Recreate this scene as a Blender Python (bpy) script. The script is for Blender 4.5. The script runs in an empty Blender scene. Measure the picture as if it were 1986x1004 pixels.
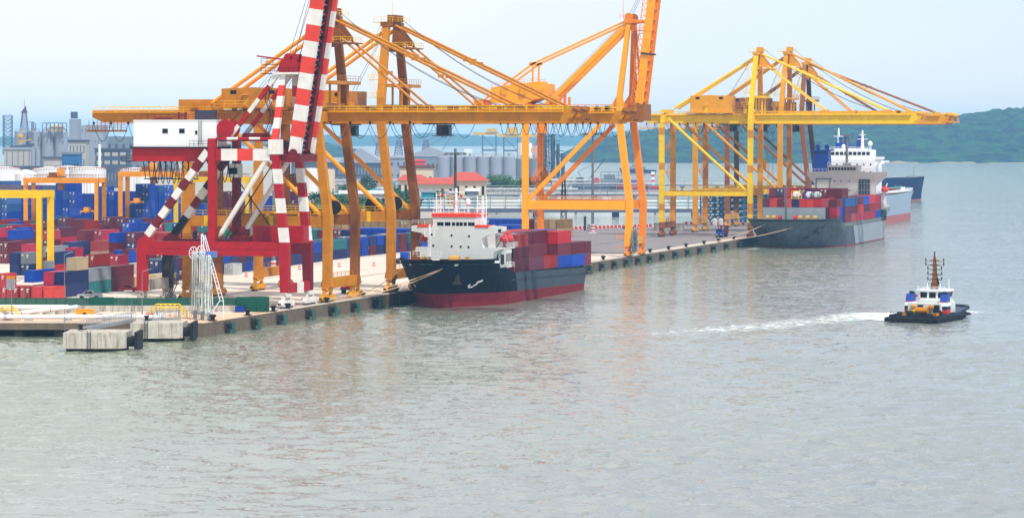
import bpy, math, random
import numpy as np
from mathutils import Vector, Matrix
random.seed(11)
R = math.radians
sc = bpy.context.scene
COL = sc.collection

# ------------------------------------------------------------------ camera, sky, sun
# World axes: +Y runs along the quay away from the viewer, +X points out over the water,
# the origin is the near corner of the quay edge and z = 0 is the water.
YAW = math.atan(1738 / 6000.0)
CAM = Vector((215.0, -542.5, 37.5))
cd = bpy.data.cameras.new("camera")
cam = bpy.data.objects.new("camera", cd)
COL.objects.link(cam)
cam.location = CAM
cam.rotation_euler = (R(90), 0, YAW)
cd.sensor_width = 36.0
cd.lens = 6000 / 1986 * 36.0
cd.shift_y = -240 / 1986
cd.clip_start = 5
cd.clip_end = 60000
sc.camera = cam

SUN_DIR = Vector((0.42, -0.36, 0.83)).normalized()
SUN_EL = math.asin(SUN_DIR.z)
SUN_AZ = math.atan2(SUN_DIR.x, SUN_DIR.y)
w = bpy.data.worlds.new("World")
sc.world = w
w.use_nodes = True
nt = w.node_tree
sky = nt.nodes.new('ShaderNodeTexSky')
sky.sky_type = 'NISHITA'
sky.sun_disc = False
sky.sun_elevation = SUN_EL
sky.sun_rotation = SUN_AZ
sky.air_density = 1.0
sky.dust_density = 0.4
sky.ozone_density = 1.0
bg = nt.nodes['Background']
bg.inputs['Strength'].default_value = 0.12
# thin bright cloud veil, denser towards the land side
tc = nt.nodes.new('ShaderNodeTexCoord')
mp = nt.nodes.new('ShaderNodeMapping')
mp.inputs['Scale'].default_value = (1.0, 1.0, 2.2)
nt.links.new(tc.outputs['Generated'], mp.inputs['Vector'])
cn = nt.nodes.new('ShaderNodeTexNoise')
cn.inputs['Scale'].default_value = 2.6
cn.inputs['Detail'].default_value = 5
cn.inputs['Roughness'].default_value = .5
nt.links.new(mp.outputs[0], cn.inputs['Vector'])
sx = nt.nodes.new('ShaderNodeSeparateXYZ')
nt.links.new(tc.outputs['Generated'], sx.inputs[0])
gr = nt.nodes.new('ShaderNodeMapRange')
gr.inputs[1].default_value = -.50
gr.inputs[2].default_value = -.05
gr.inputs[3].default_value = .6
gr.inputs[4].default_value = -.05
nt.links.new(sx.outputs[0], gr.inputs[0])
ad = nt.nodes.new('ShaderNodeMath')
ad.operation = 'ADD'
ad.use_clamp = True
nt.links.new(cn.outputs['Fac'], ad.inputs[0])
nt.links.new(gr.outputs[0], ad.inputs[1])
tint = nt.nodes.new('ShaderNodeVectorMath')
tint.operation = 'MULTIPLY'
tint.inputs[1].default_value = (.62, .72, .96)
nt.links.new(sky.outputs[0], tint.inputs[0])
cm = nt.nodes.new('ShaderNodeMix')
cm.data_type = 'RGBA'
nt.links.new(ad.outputs[0], cm.inputs[0])
nt.links.new(tint.outputs[0], cm.inputs[6])
cm.inputs[7].default_value = (6.2, 6.25, 6.35, 1)
nt.links.new(cm.outputs[2], bg.inputs['Color'])
sl = bpy.data.lights.new("sun", 'SUN')
sl.energy = 3.1
sl.angle = R(2.5)
sl.color = (1.0, 0.96, 0.9)
so = bpy.data.objects.new("sun", sl)
COL.objects.link(so)
so.rotation_euler = SUN_DIR.to_track_quat('Z', 'Y').to_euler()
so.location = (0, 0, 300)

sc.view_settings.view_transform = 'Standard'
sc.view_settings.look = 'None'
sc.view_settings.exposure = 0.47
sc.view_settings.gamma = 1.0
sc.cycles.max_bounces = 6
sc.cycles.volume_bounces = 1
HAZE_DENSITY = 0.72e-4

# ------------------------------------------------------------------ helpers
RV = Vector((math.cos(YAW), math.sin(YAW), 0))
WV = Vector((-math.sin(YAW), math.cos(YAW), 0))
QZ = 2.6

def FW(X, Y, z=0.0):
    """survey frame of the far shore: X across the view, Y away from the viewpoint (metres)"""
    p = CAM + RV * X + WV * Y
    return Vector((p.x, p.y, z))

def far(px, Y, z=0.0):
    return FW((px - 993) / 6000.0 * Y, Y, z)

def zat(py, Y):
    return 37.5 - (py - 262) * Y / 6000.0

def lin(c):
    return tuple(((v / 255.0) / 12.92 if v / 255.0 <= 0.04045 else ((v / 255.0 + 0.055) / 1.055) ** 2.4) for v in c)

def mkmat(name, rgb, rough=0.55, var=0.18, scale=0.5, rust=0.0, rustcol=(95, 50, 25), streak=0.0, bump=0.0, bscale=4.0, metal=0.0, spec=0.22):
    m = bpy.data.materials.new(name)
    m.use_nodes = True
    t = m.node_tree
    N, L = t.nodes, t.links
    b = N['Principled BSDF']
    b.inputs['Roughness'].default_value = rough
    b.inputs['Metallic'].default_value = metal
    b.inputs['Specular IOR Level'].default_value = spec
    geo = N.new('ShaderNodeNewGeometry')
    base = lin(rgb)
    n1 = N.new('ShaderNodeTexNoise')
    n1.inputs['Scale'].default_value = scale
    n1.inputs['Detail'].default_value = 6
    n1.inputs['Roughness'].default_value = 0.65
    L.new(geo.outputs['Position'], n1.inputs['Vector'])
    r1 = N.new('ShaderNodeMapRange')
    r1.inputs[1].default_value = 0.3
    r1.inputs[2].default_value = 0.7
    r1.inputs[3].default_value = 1 - var
    r1.inputs[4].default_value = 1 + var * 0.5
    L.new(n1.outputs['Fac'], r1.inputs[0])
    mx = N.new('ShaderNodeVectorMath')
    mx.operation = 'SCALE'
    mx.inputs[0].default_value = base
    L.new(r1.outputs[0], mx.inputs['Scale'])
    col = mx.outputs[0]
    if rust > 0 or streak > 0:
        mp = N.new('ShaderNodeMapping')
        mp.inputs['Scale'].default_value = (1.0, 1.0, 0.12 if streak else 1.0)
        L.new(geo.outputs['Position'], mp.inputs['Vector'])
        n2 = N.new('ShaderNodeTexNoise')
        n2.inputs['Scale'].default_value = 0.9
        n2.inputs['Detail'].default_value = 8
        n2.inputs['Roughness'].default_value = 0.7
        L.new(mp.outputs[0], n2.inputs['Vector'])
        r2 = N.new('ShaderNodeMapRange')
        a = max(rust, streak)
        r2.inputs[1].default_value = 0.72 - 0.3 * a
        r2.inputs[2].default_value = 0.82 - 0.12 * a
        r2.inputs[3].default_value = 0
        r2.inputs[4].default_value = min(1, 0.35 + a)
        L.new(n2.outputs['Fac'], r2.inputs[0])
        mc = N.new('ShaderNodeMix')
        mc.data_type = 'RGBA'
        L.new(r2.outputs[0], mc.inputs[0])
        L.new(col, mc.inputs[6])
        mc.inputs[7].default_value = (*lin(rustcol), 1)
        col = mc.outputs[2]
    L.new(col, b.inputs['Base Color'])
    if bump > 0:
        n3 = N.new('ShaderNodeTexNoise')
        n3.inputs['Scale'].default_value = bscale
        n3.inputs['Detail'].default_value = 5
        L.new(geo.outputs['Position'], n3.inputs['Vector'])
        bp = N.new('ShaderNodeBump')
        bp.inputs['Strength'].default_value = bump
        L.new(n3.outputs['Fac'], bp.inputs['Height'])
        L.new(bp.outputs[0], b.inputs['Normal'])
    return m

def tag(o, label=None, cat=None, group=None, kind=None):
    if label: o['label'] = label
    if cat: o['category'] = cat
    if group: o['group'] = group
    if kind: o['kind'] = kind
    return o

def thing(name, label, cat, loc=(0, 0, 0), rz=0.0, group=None):
    o = bpy.data.objects.new(name, None)
    COL.objects.link(o)
    o.empty_display_size = 2
    o.location = loc
    o.rotation_euler = (0, 0, rz)
    return tag(o, label, cat, group)

def copy_tree(o, parent=None):
    c = o.copy()
    COL.objects.link(c)
    c.parent = parent
    for ch in list(o.children):
        copy_tree(ch, c)
    return c

class MB:
    """collects shapes and links them as ONE mesh object"""
    def __init__(s):
        s.v, s.f, s.m = [], [], []
    def add(s, vs, fs, mi=0):
        o = len(s.v)
        s.v += [tuple(p) for p in vs]
        s.f += [tuple(i + o for i in f) for f in fs]
        s.m += [mi] * len(fs)
        return s
    def box(s, x0, x1, y0, y1, z0, z1, mi=0):
        return s.add([(x0, y0, z0), (x1, y0, z0), (x1, y1, z0), (x0, y1, z0), (x0, y0, z1), (x1, y0, z1), (x1, y1, z1), (x0, y1, z1)],
                     [(0, 3, 2, 1), (4, 5, 6, 7), (0, 1, 5, 4), (1, 2, 6, 5), (2, 3, 7, 6), (3, 0, 4, 7)], mi)
    def cbox(s, c, sx, sy, sz, mi=0):
        return s.box(c[0] - sx / 2, c[0] + sx / 2, c[1] - sy / 2, c[1] + sy / 2, c[2], c[2] + sz, mi)
    def beam(s, p, q, wd, h, mi=0, w2=None, h2=None, up=(0, 0, 1), shear=None):
        """rectangular member p->q; wd across (horizontal), h the other way"""
        p, q = Vector(p), Vector(q)
        d = (q - p).normalized()
        upv = Vector(up)
        if abs(d.dot(upv)) > 0.97: upv = Vector((1, 0, 0))
        sd = d.cross(upv).normalized()
        un = sd.cross(d).normalized()
        w2 = wd if w2 is None else w2
        h2 = h if h2 is None else h2
        vs = []
        for c, a, b in ((p, wd / 2, h / 2), (q, w2 / 2, h2 / 2)):
            vs += [c - sd * a - un * b, c + sd * a - un * b, c + sd * a + un * b, c - sd * a + un * b]
        return s.add(vs, [(0, 1, 2, 3), (7, 6, 5, 4), (0, 4, 5, 1), (1, 5, 6, 2), (2, 6, 7, 3), (3, 7, 4, 0)], mi)
    def col(s, p, q, sx, sy, mi=0, sx2=None, sy2=None):
        """column with horizontal ends: p bottom centre, q top centre"""
        sx2 = sx if sx2 is None else sx2
        sy2 = sy if sy2 is None else sy2
        vs = []
        for c, a, b in ((p, sx / 2, sy / 2), (q, sx2 / 2, sy2 / 2)):
            vs += [(c[0] - a, c[1] - b, c[2]), (c[0] + a, c[1] - b, c[2]), (c[0] + a, c[1] + b, c[2]), (c[0] - a, c[1] + b, c[2])]
        return s.add(vs, [(3, 2, 1, 0), (4, 5, 6, 7), (0, 1, 5, 4), (1, 2, 6, 5), (2, 3, 7, 6), (3, 0, 4, 7)], mi)
    def tube(s, p, q, r, n=8, mi=0, r2=None, caps=True):
        p, q = Vector(p), Vector(q)
        d = (q - p)
        if d.length < 1e-6: return s
        d.normalize()
        a = d.orthogonal().normalized()
        b = d.cross(a)
        r2 = r if r2 is None else r2
        vs = []
        for c, rr in ((p, r), (q, r2)):
            for i in range(n):
                t = 2 * math.pi * (i + .5) / n
                vs.append(c + (a * math.cos(t) + b * math.sin(t)) * rr)
        fs = [(i, (i + 1) % n, n + (i + 1) % n, n + i) for i in range(n)]
        if caps: fs += [tuple(range(n))[::-1], tuple(range(n, 2 * n))]
        return s.add(vs, fs, mi)
    def path(s, pts, r, n=5, mi=0):
        for a, b in zip(pts[:-1], pts[1:]):
            s.tube(a, b, r, n, mi, caps=False)
        return s
    def prism(s, poly, axis, d0, d1, mi=0):
        """2-D outline extruded along an axis. axis 'y': poly=(x,z); 'x': poly=(y,z); 'z': poly=(x,y)"""
        n = len(poly)
        def P(a, b, d):
            return (a, d, b) if axis == 'y' else ((d, a, b) if axis == 'x' else (a, b, d))
        vs = [P(a, b, d0) for a, b in poly] + [P(a, b, d1) for a, b in poly]
        fs = [tuple(range(n)), tuple(range(2 * n - 1, n - 1, -1))] + [(i, n + i, n + (i + 1) % n, (i + 1) % n) for i in range(n)]
        return s.add(vs, fs, mi)
    def rail(s, pts, h=1.1, step=2.2, r=0.05, mi=0, mid=True):
        for a, b in zip(pts[:-1], pts[1:]):
            a, b = Vector(a), Vector(b)
            L_ = (b - a).length
            k = max(1, int(L_ / step))
            for i in range(k + 1):
                p = a.lerp(b, i / k)
                s.tube(p, p + Vector((0, 0, h)), r, 4, mi, caps=False)
            s.tube(a + Vector((0, 0, h)), b + Vector((0, 0, h)), r, 4, mi, caps=False)
            if mid: s.tube(a + Vector((0, 0, h * .5)), b + Vector((0, 0, h * .5)), r * .8, 4, mi, caps=False)
        return s
    def lathe(s, prof, c=(0, 0, 0), n=24, mi=0, axis='z'):
        vs = []
        for r_, h in prof:
            for i in range(n):
                t = 2 * math.pi * i / n
                a, b = r_ * math.cos(t), r_ * math.sin(t)
                if axis == 'z': vs.append((c[0] + a, c[1] + b, c[2] + h))
                elif axis == 'x': vs.append((c[0] + h, c[1] + a, c[2] + b))
                else: vs.append((c[0] + a, c[1] + h, c[2] + b))
        fs = []
        for k in range(len(prof) - 1):
            for i in range(n):
                j = (i + 1) % n
                fs.append((k * n + i, k * n + j, (k + 1) * n + j, (k + 1) * n + i))
        fs.append(tuple(range(n))[::-1])
        fs.append(tuple(range((len(prof) - 1) * n, len(prof) * n)))
        return s.add(vs, fs, mi)
    def stripe(s, p, q, wd, h, mats, seg, up=(0, 0, 1), w2=None, h2=None):
        p, q = Vector(p), Vector(q)
        L_ = (q - p).length
        k = max(1, round(L_ / seg))
        w2 = wd if w2 is None else w2
        h2 = h if h2 is None else h2
        for i in range(k):
            a, b = i / k, (i + 1) / k
            s.beam(p.lerp(q, a), p.lerp(q, b), wd + (w2 - wd) * a, h + (h2 - h) * a, mats[i % len(mats)], wd + (w2 - wd) * b, h + (h2 - h) * b, up)
        return s
    def build(s, name, mats, parent=None, label=None, loc=None, smooth=False):
        me = bpy.data.meshes.new(name)
        me.from_pydata(s.v, [], s.f)
        if not isinstance(mats, (list, tuple)): mats = [mats]
        for m in mats: me.materials.append(m)
        if len(mats) > 1:
            me.polygons.foreach_set('material_index', s.m)
        if smooth:
            me.polygons.foreach_set('use_smooth', [True] * len(me.polygons))
        me.update()
        o = bpy.data.objects.new(name, me)
        COL.objects.link(o)
        if parent: o.parent = parent
        if loc: o.location = loc
        if label: o['label'] = label
        return o

def catenary(a, b, sag, n=8):
    a, b = Vector(a), Vector(b)
    out = []
    for i in range(n + 1):
        t = i / n
        p = a.lerp(b, t)
        p.z -= sag * 4 * t * (1 - t)
        out.append(p)
    return out

# ------------------------------------------------------------------ materials
M = {}
def mat(key, *a, **k):
    M[key] = mkmat(key, *a, **k)
    return M[key]
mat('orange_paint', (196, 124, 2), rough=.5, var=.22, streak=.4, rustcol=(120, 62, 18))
mat('brown_orange_paint', (142, 82, 16), rough=.6, var=.25, streak=.45, rustcol=(88, 42, 18))  # browner, darker orange for rear frames, fittings and handrails
mat('bright_orange_paint', (248, 158, 5), rough=.45, var=.16, streak=.26, rustcol=(190, 90, 10))
mat('deep_orange_paint', (228, 128, 5), rough=.5, var=.14, streak=.2, rustcol=(150, 62, 10))
mat('yellow_paint', (238, 192, 3), rough=.45, var=.16, streak=.3, rustcol=(190, 118, 8))
mat('amber_paint', (220, 150, 6), rough=.5, var=.12, streak=.2, rustcol=(165, 88, 12))
mat('mid_brown_paint', (142, 84, 44), rough=.6, var=.2, streak=.3, rustcol=(85, 52, 36))  # one brown for the farthest crane, some crane feet and a house
mat('tan_paint', (205, 150, 62), rough=.6, var=.15, streak=.3, rustcol=(130, 84, 36))
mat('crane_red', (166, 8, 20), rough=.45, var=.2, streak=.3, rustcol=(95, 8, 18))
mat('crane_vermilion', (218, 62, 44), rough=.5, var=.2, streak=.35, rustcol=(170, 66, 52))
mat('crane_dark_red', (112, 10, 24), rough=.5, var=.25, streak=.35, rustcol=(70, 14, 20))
mat('crane_white', (224, 218, 208), rough=.55, var=.14, streak=.4, rustcol=(160, 120, 100))
mat('clean_white', (232, 232, 230), rough=.45, var=.04, streak=.05, rustcol=(170, 150, 130))
mat('black_paint', (28, 22, 24), rough=.5, var=.2)
mat('dark_steel', (58, 52, 50), rough=.55, var=.25, rust=.3)
mat('black_rubber', (20, 20, 22), rough=.8, var=.2, spec=.3)
mat('galvanised_steel', (150, 152, 150), rough=.45, var=.15, metal=.3)
mat('silver_pipe', (206, 212, 202), rough=.5, var=.12, streak=.2, rustcol=(140, 124, 96))
mat('window_glass', (18, 22, 28), rough=.12, var=.1)
mat('concrete', (205, 192, 172), rough=.85, var=.2, scale=.25, streak=.3, rustcol=(140, 118, 92), bump=.15)
mat('quay_wall', (108, 94, 76), rough=.9, var=.3, scale=.6, streak=.7, rustcol=(62, 54, 42), bump=.3)
mat('stained_concrete', (190, 182, 166), rough=.85, var=.22, scale=.8, streak=.75, rustcol=(98, 78, 58), bump=.2)
mat('dark_pile', (40, 38, 36), rough=.9, var=.3)
mat('fence_green', (8, 78, 58), rough=.6, var=.15)
mat('safety_yellow', (240, 200, 16), rough=.45, var=.06)
mat('wood', (120, 98, 74), rough=.85, var=.3)
mat('orange_red_trim', (236, 58, 16), rough=.5, var=.04)
mat('lifeboat_red', (205, 32, 26), rough=.4, var=.08)
mat('rope', (205, 170, 130), rough=.8, var=.1)
mat('ship_white', (214, 214, 208), rough=.5, var=.08, scale=.3, streak=.26, rustcol=(170, 150, 125))
mat('ship_cream', (206, 198, 190), rough=.5, var=.06, streak=.2, rustcol=(160, 130, 105))
mat('hull_black', (10, 14, 30), rough=.7, var=.25, spec=.08, streak=.1, rustcol=(60, 40, 36))
mat('hull_slate', (62, 70, 78), rough=.7, spec=.15, var=.18, streak=.35, rustcol=(48, 46, 48))
mat('hull_red', (116, 20, 32), rough=.75, spec=.15, var=.25, streak=.4, rustcol=(84, 46, 44))
mat('hull_grey', (84, 92, 102), rough=.75, spec=.15, var=.3, streak=.8, rustcol=(70, 56, 44))
mat('hull_light_grey', (140, 148, 150), rough=.5, var=.12, streak=.35, rustcol=(128, 92, 66))
mat('hull_blue_grey', (142, 158, 172), rough=.5, var=.06, streak=.12, rustcol=(120, 120, 124))
mat('hull_navy', (22, 40, 84), rough=.45, var=.15)
mat('hull_boot_pink', (168, 92, 90), rough=.6, var=.15)
mat('funnel_blue', (22, 56, 140), rough=.45, var=.08)
mat('deck_green', (70, 110, 100), rough=.7, var=.2)
mat('deck_red', (110, 46, 44), rough=.75, var=.2)
mat('tug_navy', (30, 34, 58), rough=.5, var=.2)
mat('tug_blue', (44, 72, 150), rough=.45, var=.08)
mat('mast_orange', (140, 84, 22), rough=.5, var=.15)
mat('car_silver', (176, 180, 182), rough=.25, var=.03, metal=.3)
mat('car_red', (170, 16, 44), rough=.25, var=.04)
mat('car_dark', (52, 58, 70), rough=.3, var=.05)
mat('cab_blue', (30, 78, 170), rough=.35, var=.06)
mat('barrier_white', (225, 218, 212), rough=.7, var=.1)
mat('barrier_red', (196, 54, 48), rough=.6, var=.1)
mat('lamp_pole', (110, 112, 116), rough=.5, var=.1)
mat('tar_pole', (84, 66, 56), rough=.7, var=.15)
mat('sign_blue', (92, 112, 178), rough=.5, var=.05)
mat('bark', (92, 74, 56), rough=.9, var=.3)
mat('leaf_green', (62, 104, 50), rough=.6, var=.45, scale=.9)
mat('leaf_dark', (44, 82, 50), rough=.6, var=.45, scale=.9)
mat('roof_tile_red', (184, 78, 58), rough=.75, var=.12, scale=.3)
mat('wall_cream', (206, 186, 160), rough=.8, var=.08)
mat('wall_brown', (96, 66, 58), rough=.8, var=.12)
mat('shed_grey', (118, 126, 138), rough=.7, var=.12, streak=.3, rustcol=(88, 92, 104))
mat('shed_roof', (150, 156, 166), rough=.55, var=.1)
mat('silo_grey', (142, 148, 160), rough=.75, var=.1, scale=.08, streak=.3, rustcol=(104, 106, 114))  # paler and bluer grey, with distance haze put into the colour
mat('plant_dark', (72, 80, 98), rough=.75, var=.25, scale=.1)
mat('plant_pale', (170, 166, 158), rough=.75, var=.12, scale=.1)
mat('tank_white', (226, 224, 220), rough=.6, var=.08, scale=.05, streak=.1, rustcol=(190, 160, 140))
mat('tank_rim', (150, 92, 78), rough=.7, var=.2)
mat('lattice_purple', (104, 62, 96), rough=.6, var=.1)
mat('far_crane_yellow', (206, 162, 52), rough=.6, var=.1)
mat('pipe_grey', (150, 154, 158), rough=.5, var=.15)
mat('pipe_teal', (86, 140, 140), rough=.5, var=.15)
mat('teal_panel', (20, 140, 160), rough=.5, var=.05)
mat('rack_blue', (30, 96, 150), rough=.55, var=.12)
mat('pier_blue_grey', (84, 92, 112), rough=.8, var=.2)
mat('tarpaulin_blue', (20, 66, 150), rough=.6, var=.1)
mat('sand', (150, 142, 118), rough=.95, var=.1)
# container colours
CC = dict(r=(190, 26, 32), c=(176, 22, 58), m=(112, 30, 44), b=(162, 46, 42), n=(38, 48, 100), u=(14, 66, 172), t=(44, 116, 118), e=(132, 138, 144),
          w=(206, 206, 200), y=(196, 176, 138), g=(18, 112, 70), k=(30, 66, 76), o=(214, 62, 44), p=(102, 36, 62), s=(66, 106, 162), M=(170, 138, 92))
CN = dict(r='bright red', c='crimson', m='maroon', b='brick red', n='navy blue', u='blue', t='teal', e='grey', w='pale grey', y='beige', g='green', k='dark teal', o='orange red', p='purple maroon', s='steel blue', M='tan')
CM = {k: mkmat('container_' + CN[k].replace(' ', '_'), v, rough=.5, var=.18, scale=.45, streak=.38, rustcol=tuple(int(x * .6 + 22) for x in v)) for k, v in CC.items()}
for m_ in CM.values():            # every box has faded a little differently
    t_ = m_.node_tree
    b_ = t_.nodes['Principled BSDF']
    src_ = b_.inputs['Base Color'].links[0].from_socket
    oi = t_.nodes.new('ShaderNodeObjectInfo')
    hs = t_.nodes.new('ShaderNodeHueSaturation')
    mr = t_.nodes.new('ShaderNodeMapRange')
    mr.inputs[3].default_value = .62
    mr.inputs[4].default_value = 1.02
    t_.links.new(oi.outputs['Random'], mr.inputs[0])
    t_.links.new(mr.outputs[0], hs.inputs['Value'])
    ms_ = t_.nodes.new('ShaderNodeMapRange')
    ms_.inputs[3].default_value = 1.12
    ms_.inputs[4].default_value = .94
    t_.links.new(oi.outputs['Random'], ms_.inputs[0])
    t_.links.new(ms_.outputs[0], hs.inputs['Saturation'])
    t_.links.new(src_, hs.inputs['Color'])
    t_.links.new(hs.outputs[0], b_.inputs['Base Color'])

# ------------------------------------------------------------------ water, land, hills, haze
def water_material():
    m = bpy.data.materials.new('harbour_water')
    m.use_nodes = True
    t = m.node_tree
    N, L = t.nodes, t.links
    b = N['Principled BSDF']
    b.inputs['IOR'].default_value = 1.33
    geo = N.new('ShaderNodeNewGeometry')
    def noise(sx, sy, scale, detail=3, rot=0.0, rough=.55):
        mp = N.new('ShaderNodeMapping')
        mp.inputs['Scale'].default_value = (sx, sy, 1)
        mp.inputs['Rotation'].default_value = (0, 0, rot)
        L.new(geo.outputs['Position'], mp.inputs['Vector'])
        n = N.new('ShaderNodeTexNoise')
        n.inputs['Scale'].default_value = scale
        n.inputs['Detail'].default_value = detail
        n.inputs['Roughness'].default_value = rough
        L.new(mp.outputs[0], n.inputs['Vector'])
        return n.outputs['Fac']
    def math_(op, a, bb):
        n = N.new('ShaderNodeMath')
        n.operation = op
        for i, x in enumerate((a, bb)):
            if isinstance(x, (int, float)): n.inputs[i].default_value = x
            else: L.new(x, n.inputs[i])
        return n.outputs[0]
    patch = noise(1, .35, .012, 4, R(-62), .6)
    # surface slope of the wind ripples, given directly (three sizes of wave)
    def slope(sx, sy, scale, detail, rot, rough, ax, ay):
        mp = N.new('ShaderNodeMapping')
        mp.inputs['Scale'].default_value = (sx, sy, 1)
        mp.inputs['Rotation'].default_value = (0, 0, rot)
        L.new(geo.outputs['Position'], mp.inputs['Vector'])
        n = N.new('ShaderNodeTexNoise')
        n.inputs['Scale'].default_value = scale
        n.inputs['Detail'].default_value = detail
        n.inputs['Roughness'].default_value = rough
        L.new(mp.outputs[0], n.inputs['Vector'])
        s1 = N.new('ShaderNodeVectorMath')
        s1.operation = 'SUBTRACT'
        L.new(n.outputs['Color'], s1.inputs[0])
        s1.inputs[1].default_value = (.5, .5, .5)
        s2 = N.new('ShaderNodeVectorMath')
        s2.operation = 'MULTIPLY'
        L.new(s1.outputs[0], s2.inputs[0])
        s2.inputs[1].default_value = (ax, ay, 0)
        return s2.outputs[0]
    def vadd(a_, b_):
        n = N.new('ShaderNodeVectorMath')
        n.operation = 'ADD'
        L.new(a_, n.inputs[0])
        L.new(b_, n.inputs[1])
        return n.outputs[0]
    sl_ = vadd(slope(.55, 1, .85, 3, -YAW, .65, .5, .9), slope(.5, 1, .13, 3, -YAW + .35, .5, .12, .2))
    sl_ = vadd(sl_, slope(.7, 1, 3.0, 2, -YAW - .25, .6, .6, 1.1))
    pr = N.new('ShaderNodeMapRange')
    pr.inputs[1].default_value = .35
    pr.inputs[2].default_value = .65
    pr.inputs[3].default_value = .6
    pr.inputs[4].default_value = 1.15
    L.new(patch, pr.inputs[0])
    sc_ = N.new('ShaderNodeVectorMath')
    sc_.operation = 'SCALE'
    L.new(sl_, sc_.inputs[0])
    L.new(pr.outputs[0], sc_.inputs['Scale'])
    up_ = N.new('ShaderNodeVectorMath')
    up_.operation = 'ADD'
    L.new(sc_.outputs[0], up_.inputs[0])
    L.new(geo.outputs['Normal'], up_.inputs[1])
    nm_ = N.new('ShaderNodeVectorMath')
    nm_.operation = 'NORMALIZE'
    L.new(up_.outputs[0], nm_.inputs[0])
    tint = noise(1, .5, .02, 3, .4)
    mc = N.new('ShaderNodeMix')
    mc.data_type = 'RGBA'
    r = N.new('ShaderNodeMapRange')
    r.inputs[1].default_value = .42
    r.inputs[2].default_value = .62
    L.new(tint, r.inputs[0])
    L.new(r.outputs[0], mc.inputs[0])
    mc.inputs[6].default_value = (.25, .268, .25, 1)
    mc.inputs[7].default_value = (.26, .28, .245, 1)
    # greener, siltier water along the quay
    sx_ = N.new('ShaderNodeSeparateXYZ')
    L.new(geo.outputs['Position'], sx_.inputs[0])
    wob = noise(1, .4, .018, 4, .2)
    dd = math_('ADD', sx_.outputs['X'], math_('MULTIPLY', wob, -120))
    gr_ = N.new('ShaderNodeMapRange')
    gr_.inputs[1].default_value = -60
    gr_.inputs[2].default_value = 25
    gr_.inputs[3].default_value = .75
    gr_.inputs[4].default_value = 0
    L.new(dd, gr_.inputs[0])
    m2 = N.new('ShaderNodeMix')
    m2.data_type = 'RGBA'
    L.new(gr_.outputs[0], m2.inputs[0])
    L.new(mc.outputs[2], m2.inputs[6])
    m2.inputs[7].default_value = (.175, .205, .12, 1)
    # silt tone plus the sky's broad reflection painted as matt colour, under rippled gloss
    dif = N.new('ShaderNodeBsdfDiffuse')
    L.new(m2.outputs[2], dif.inputs['Color'])
    L.new(nm_.outputs[0], dif.inputs['Normal'])
    gls = N.new('ShaderNodeBsdfGlossy')
    gls.inputs['Color'].default_value = (.95, .97, .95, 1)
    gls.inputs['Roughness'].default_value = .08
    L.new(nm_.outputs[0], gls.inputs['Normal'])
    ms = N.new('ShaderNodeMixShader')
    lw_ = N.new('ShaderNodeLayerWeight')
    lw_.inputs[0].default_value = .5
    fr_ = N.new('ShaderNodeMapRange')
    fr_.inputs[1].default_value = .82
    fr_.inputs[2].default_value = 1.0
    fr_.inputs[3].default_value = .31
    fr_.inputs[4].default_value = .74
    L.new(lw_.outputs['Facing'], fr_.inputs[0])
    L.new(fr_.outputs[0], ms.inputs[0])
    L.new(dif.outputs[0], ms.inputs[1])
    L.new(gls.outputs[0], ms.inputs[2])
    L.new(ms.outputs[0], N['Material Output'].inputs['Surface'])
    N.remove(b)
    return m
wm = water_material()
# wind chop: real waves near the viewer, running out into a flat sheet farther off
wr = random.Random(77)
WAVES = []
for k in range(46):
    lam = math.exp(wr.uniform(math.log(1.5), math.log(9.0)))
    a = -YAW * 0 + math.radians(100) + wr.gauss(0, .55)
    WAVES.append((2 * math.pi / lam * math.cos(a), 2 * math.pi / lam * math.sin(a), wr.uniform(0, 6.28), lam * .0085))
def water_h(x, y):
    """height of the chop at arrays of world points"""
    h = np.zeros_like(x)
    for kx, ky, ph, am in WAVES:
        h += am * np.sin(kx * x + ky * y + ph)
    gust = .75 + .45 * np.sin(x * .021 + y * .013 + 1.0) * np.sin(y * .017 - x * .009 + .4)
    X = (x - CAM.x) * RV.x + (y - CAM.y) * RV.y
    Y = (x - CAM.x) * WV.x + (y - CAM.y) * WV.y
    px = 993 + 6000 * X / Y
    e = np.clip((Y - 175) / 12, 0, 1) * np.clip((700 - Y) / 160, 0, 1) * np.clip((px + 500) / 120, 0, 1) * np.clip((2560 - px) / 120, 0, 1)
    return h * gust * e
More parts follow.
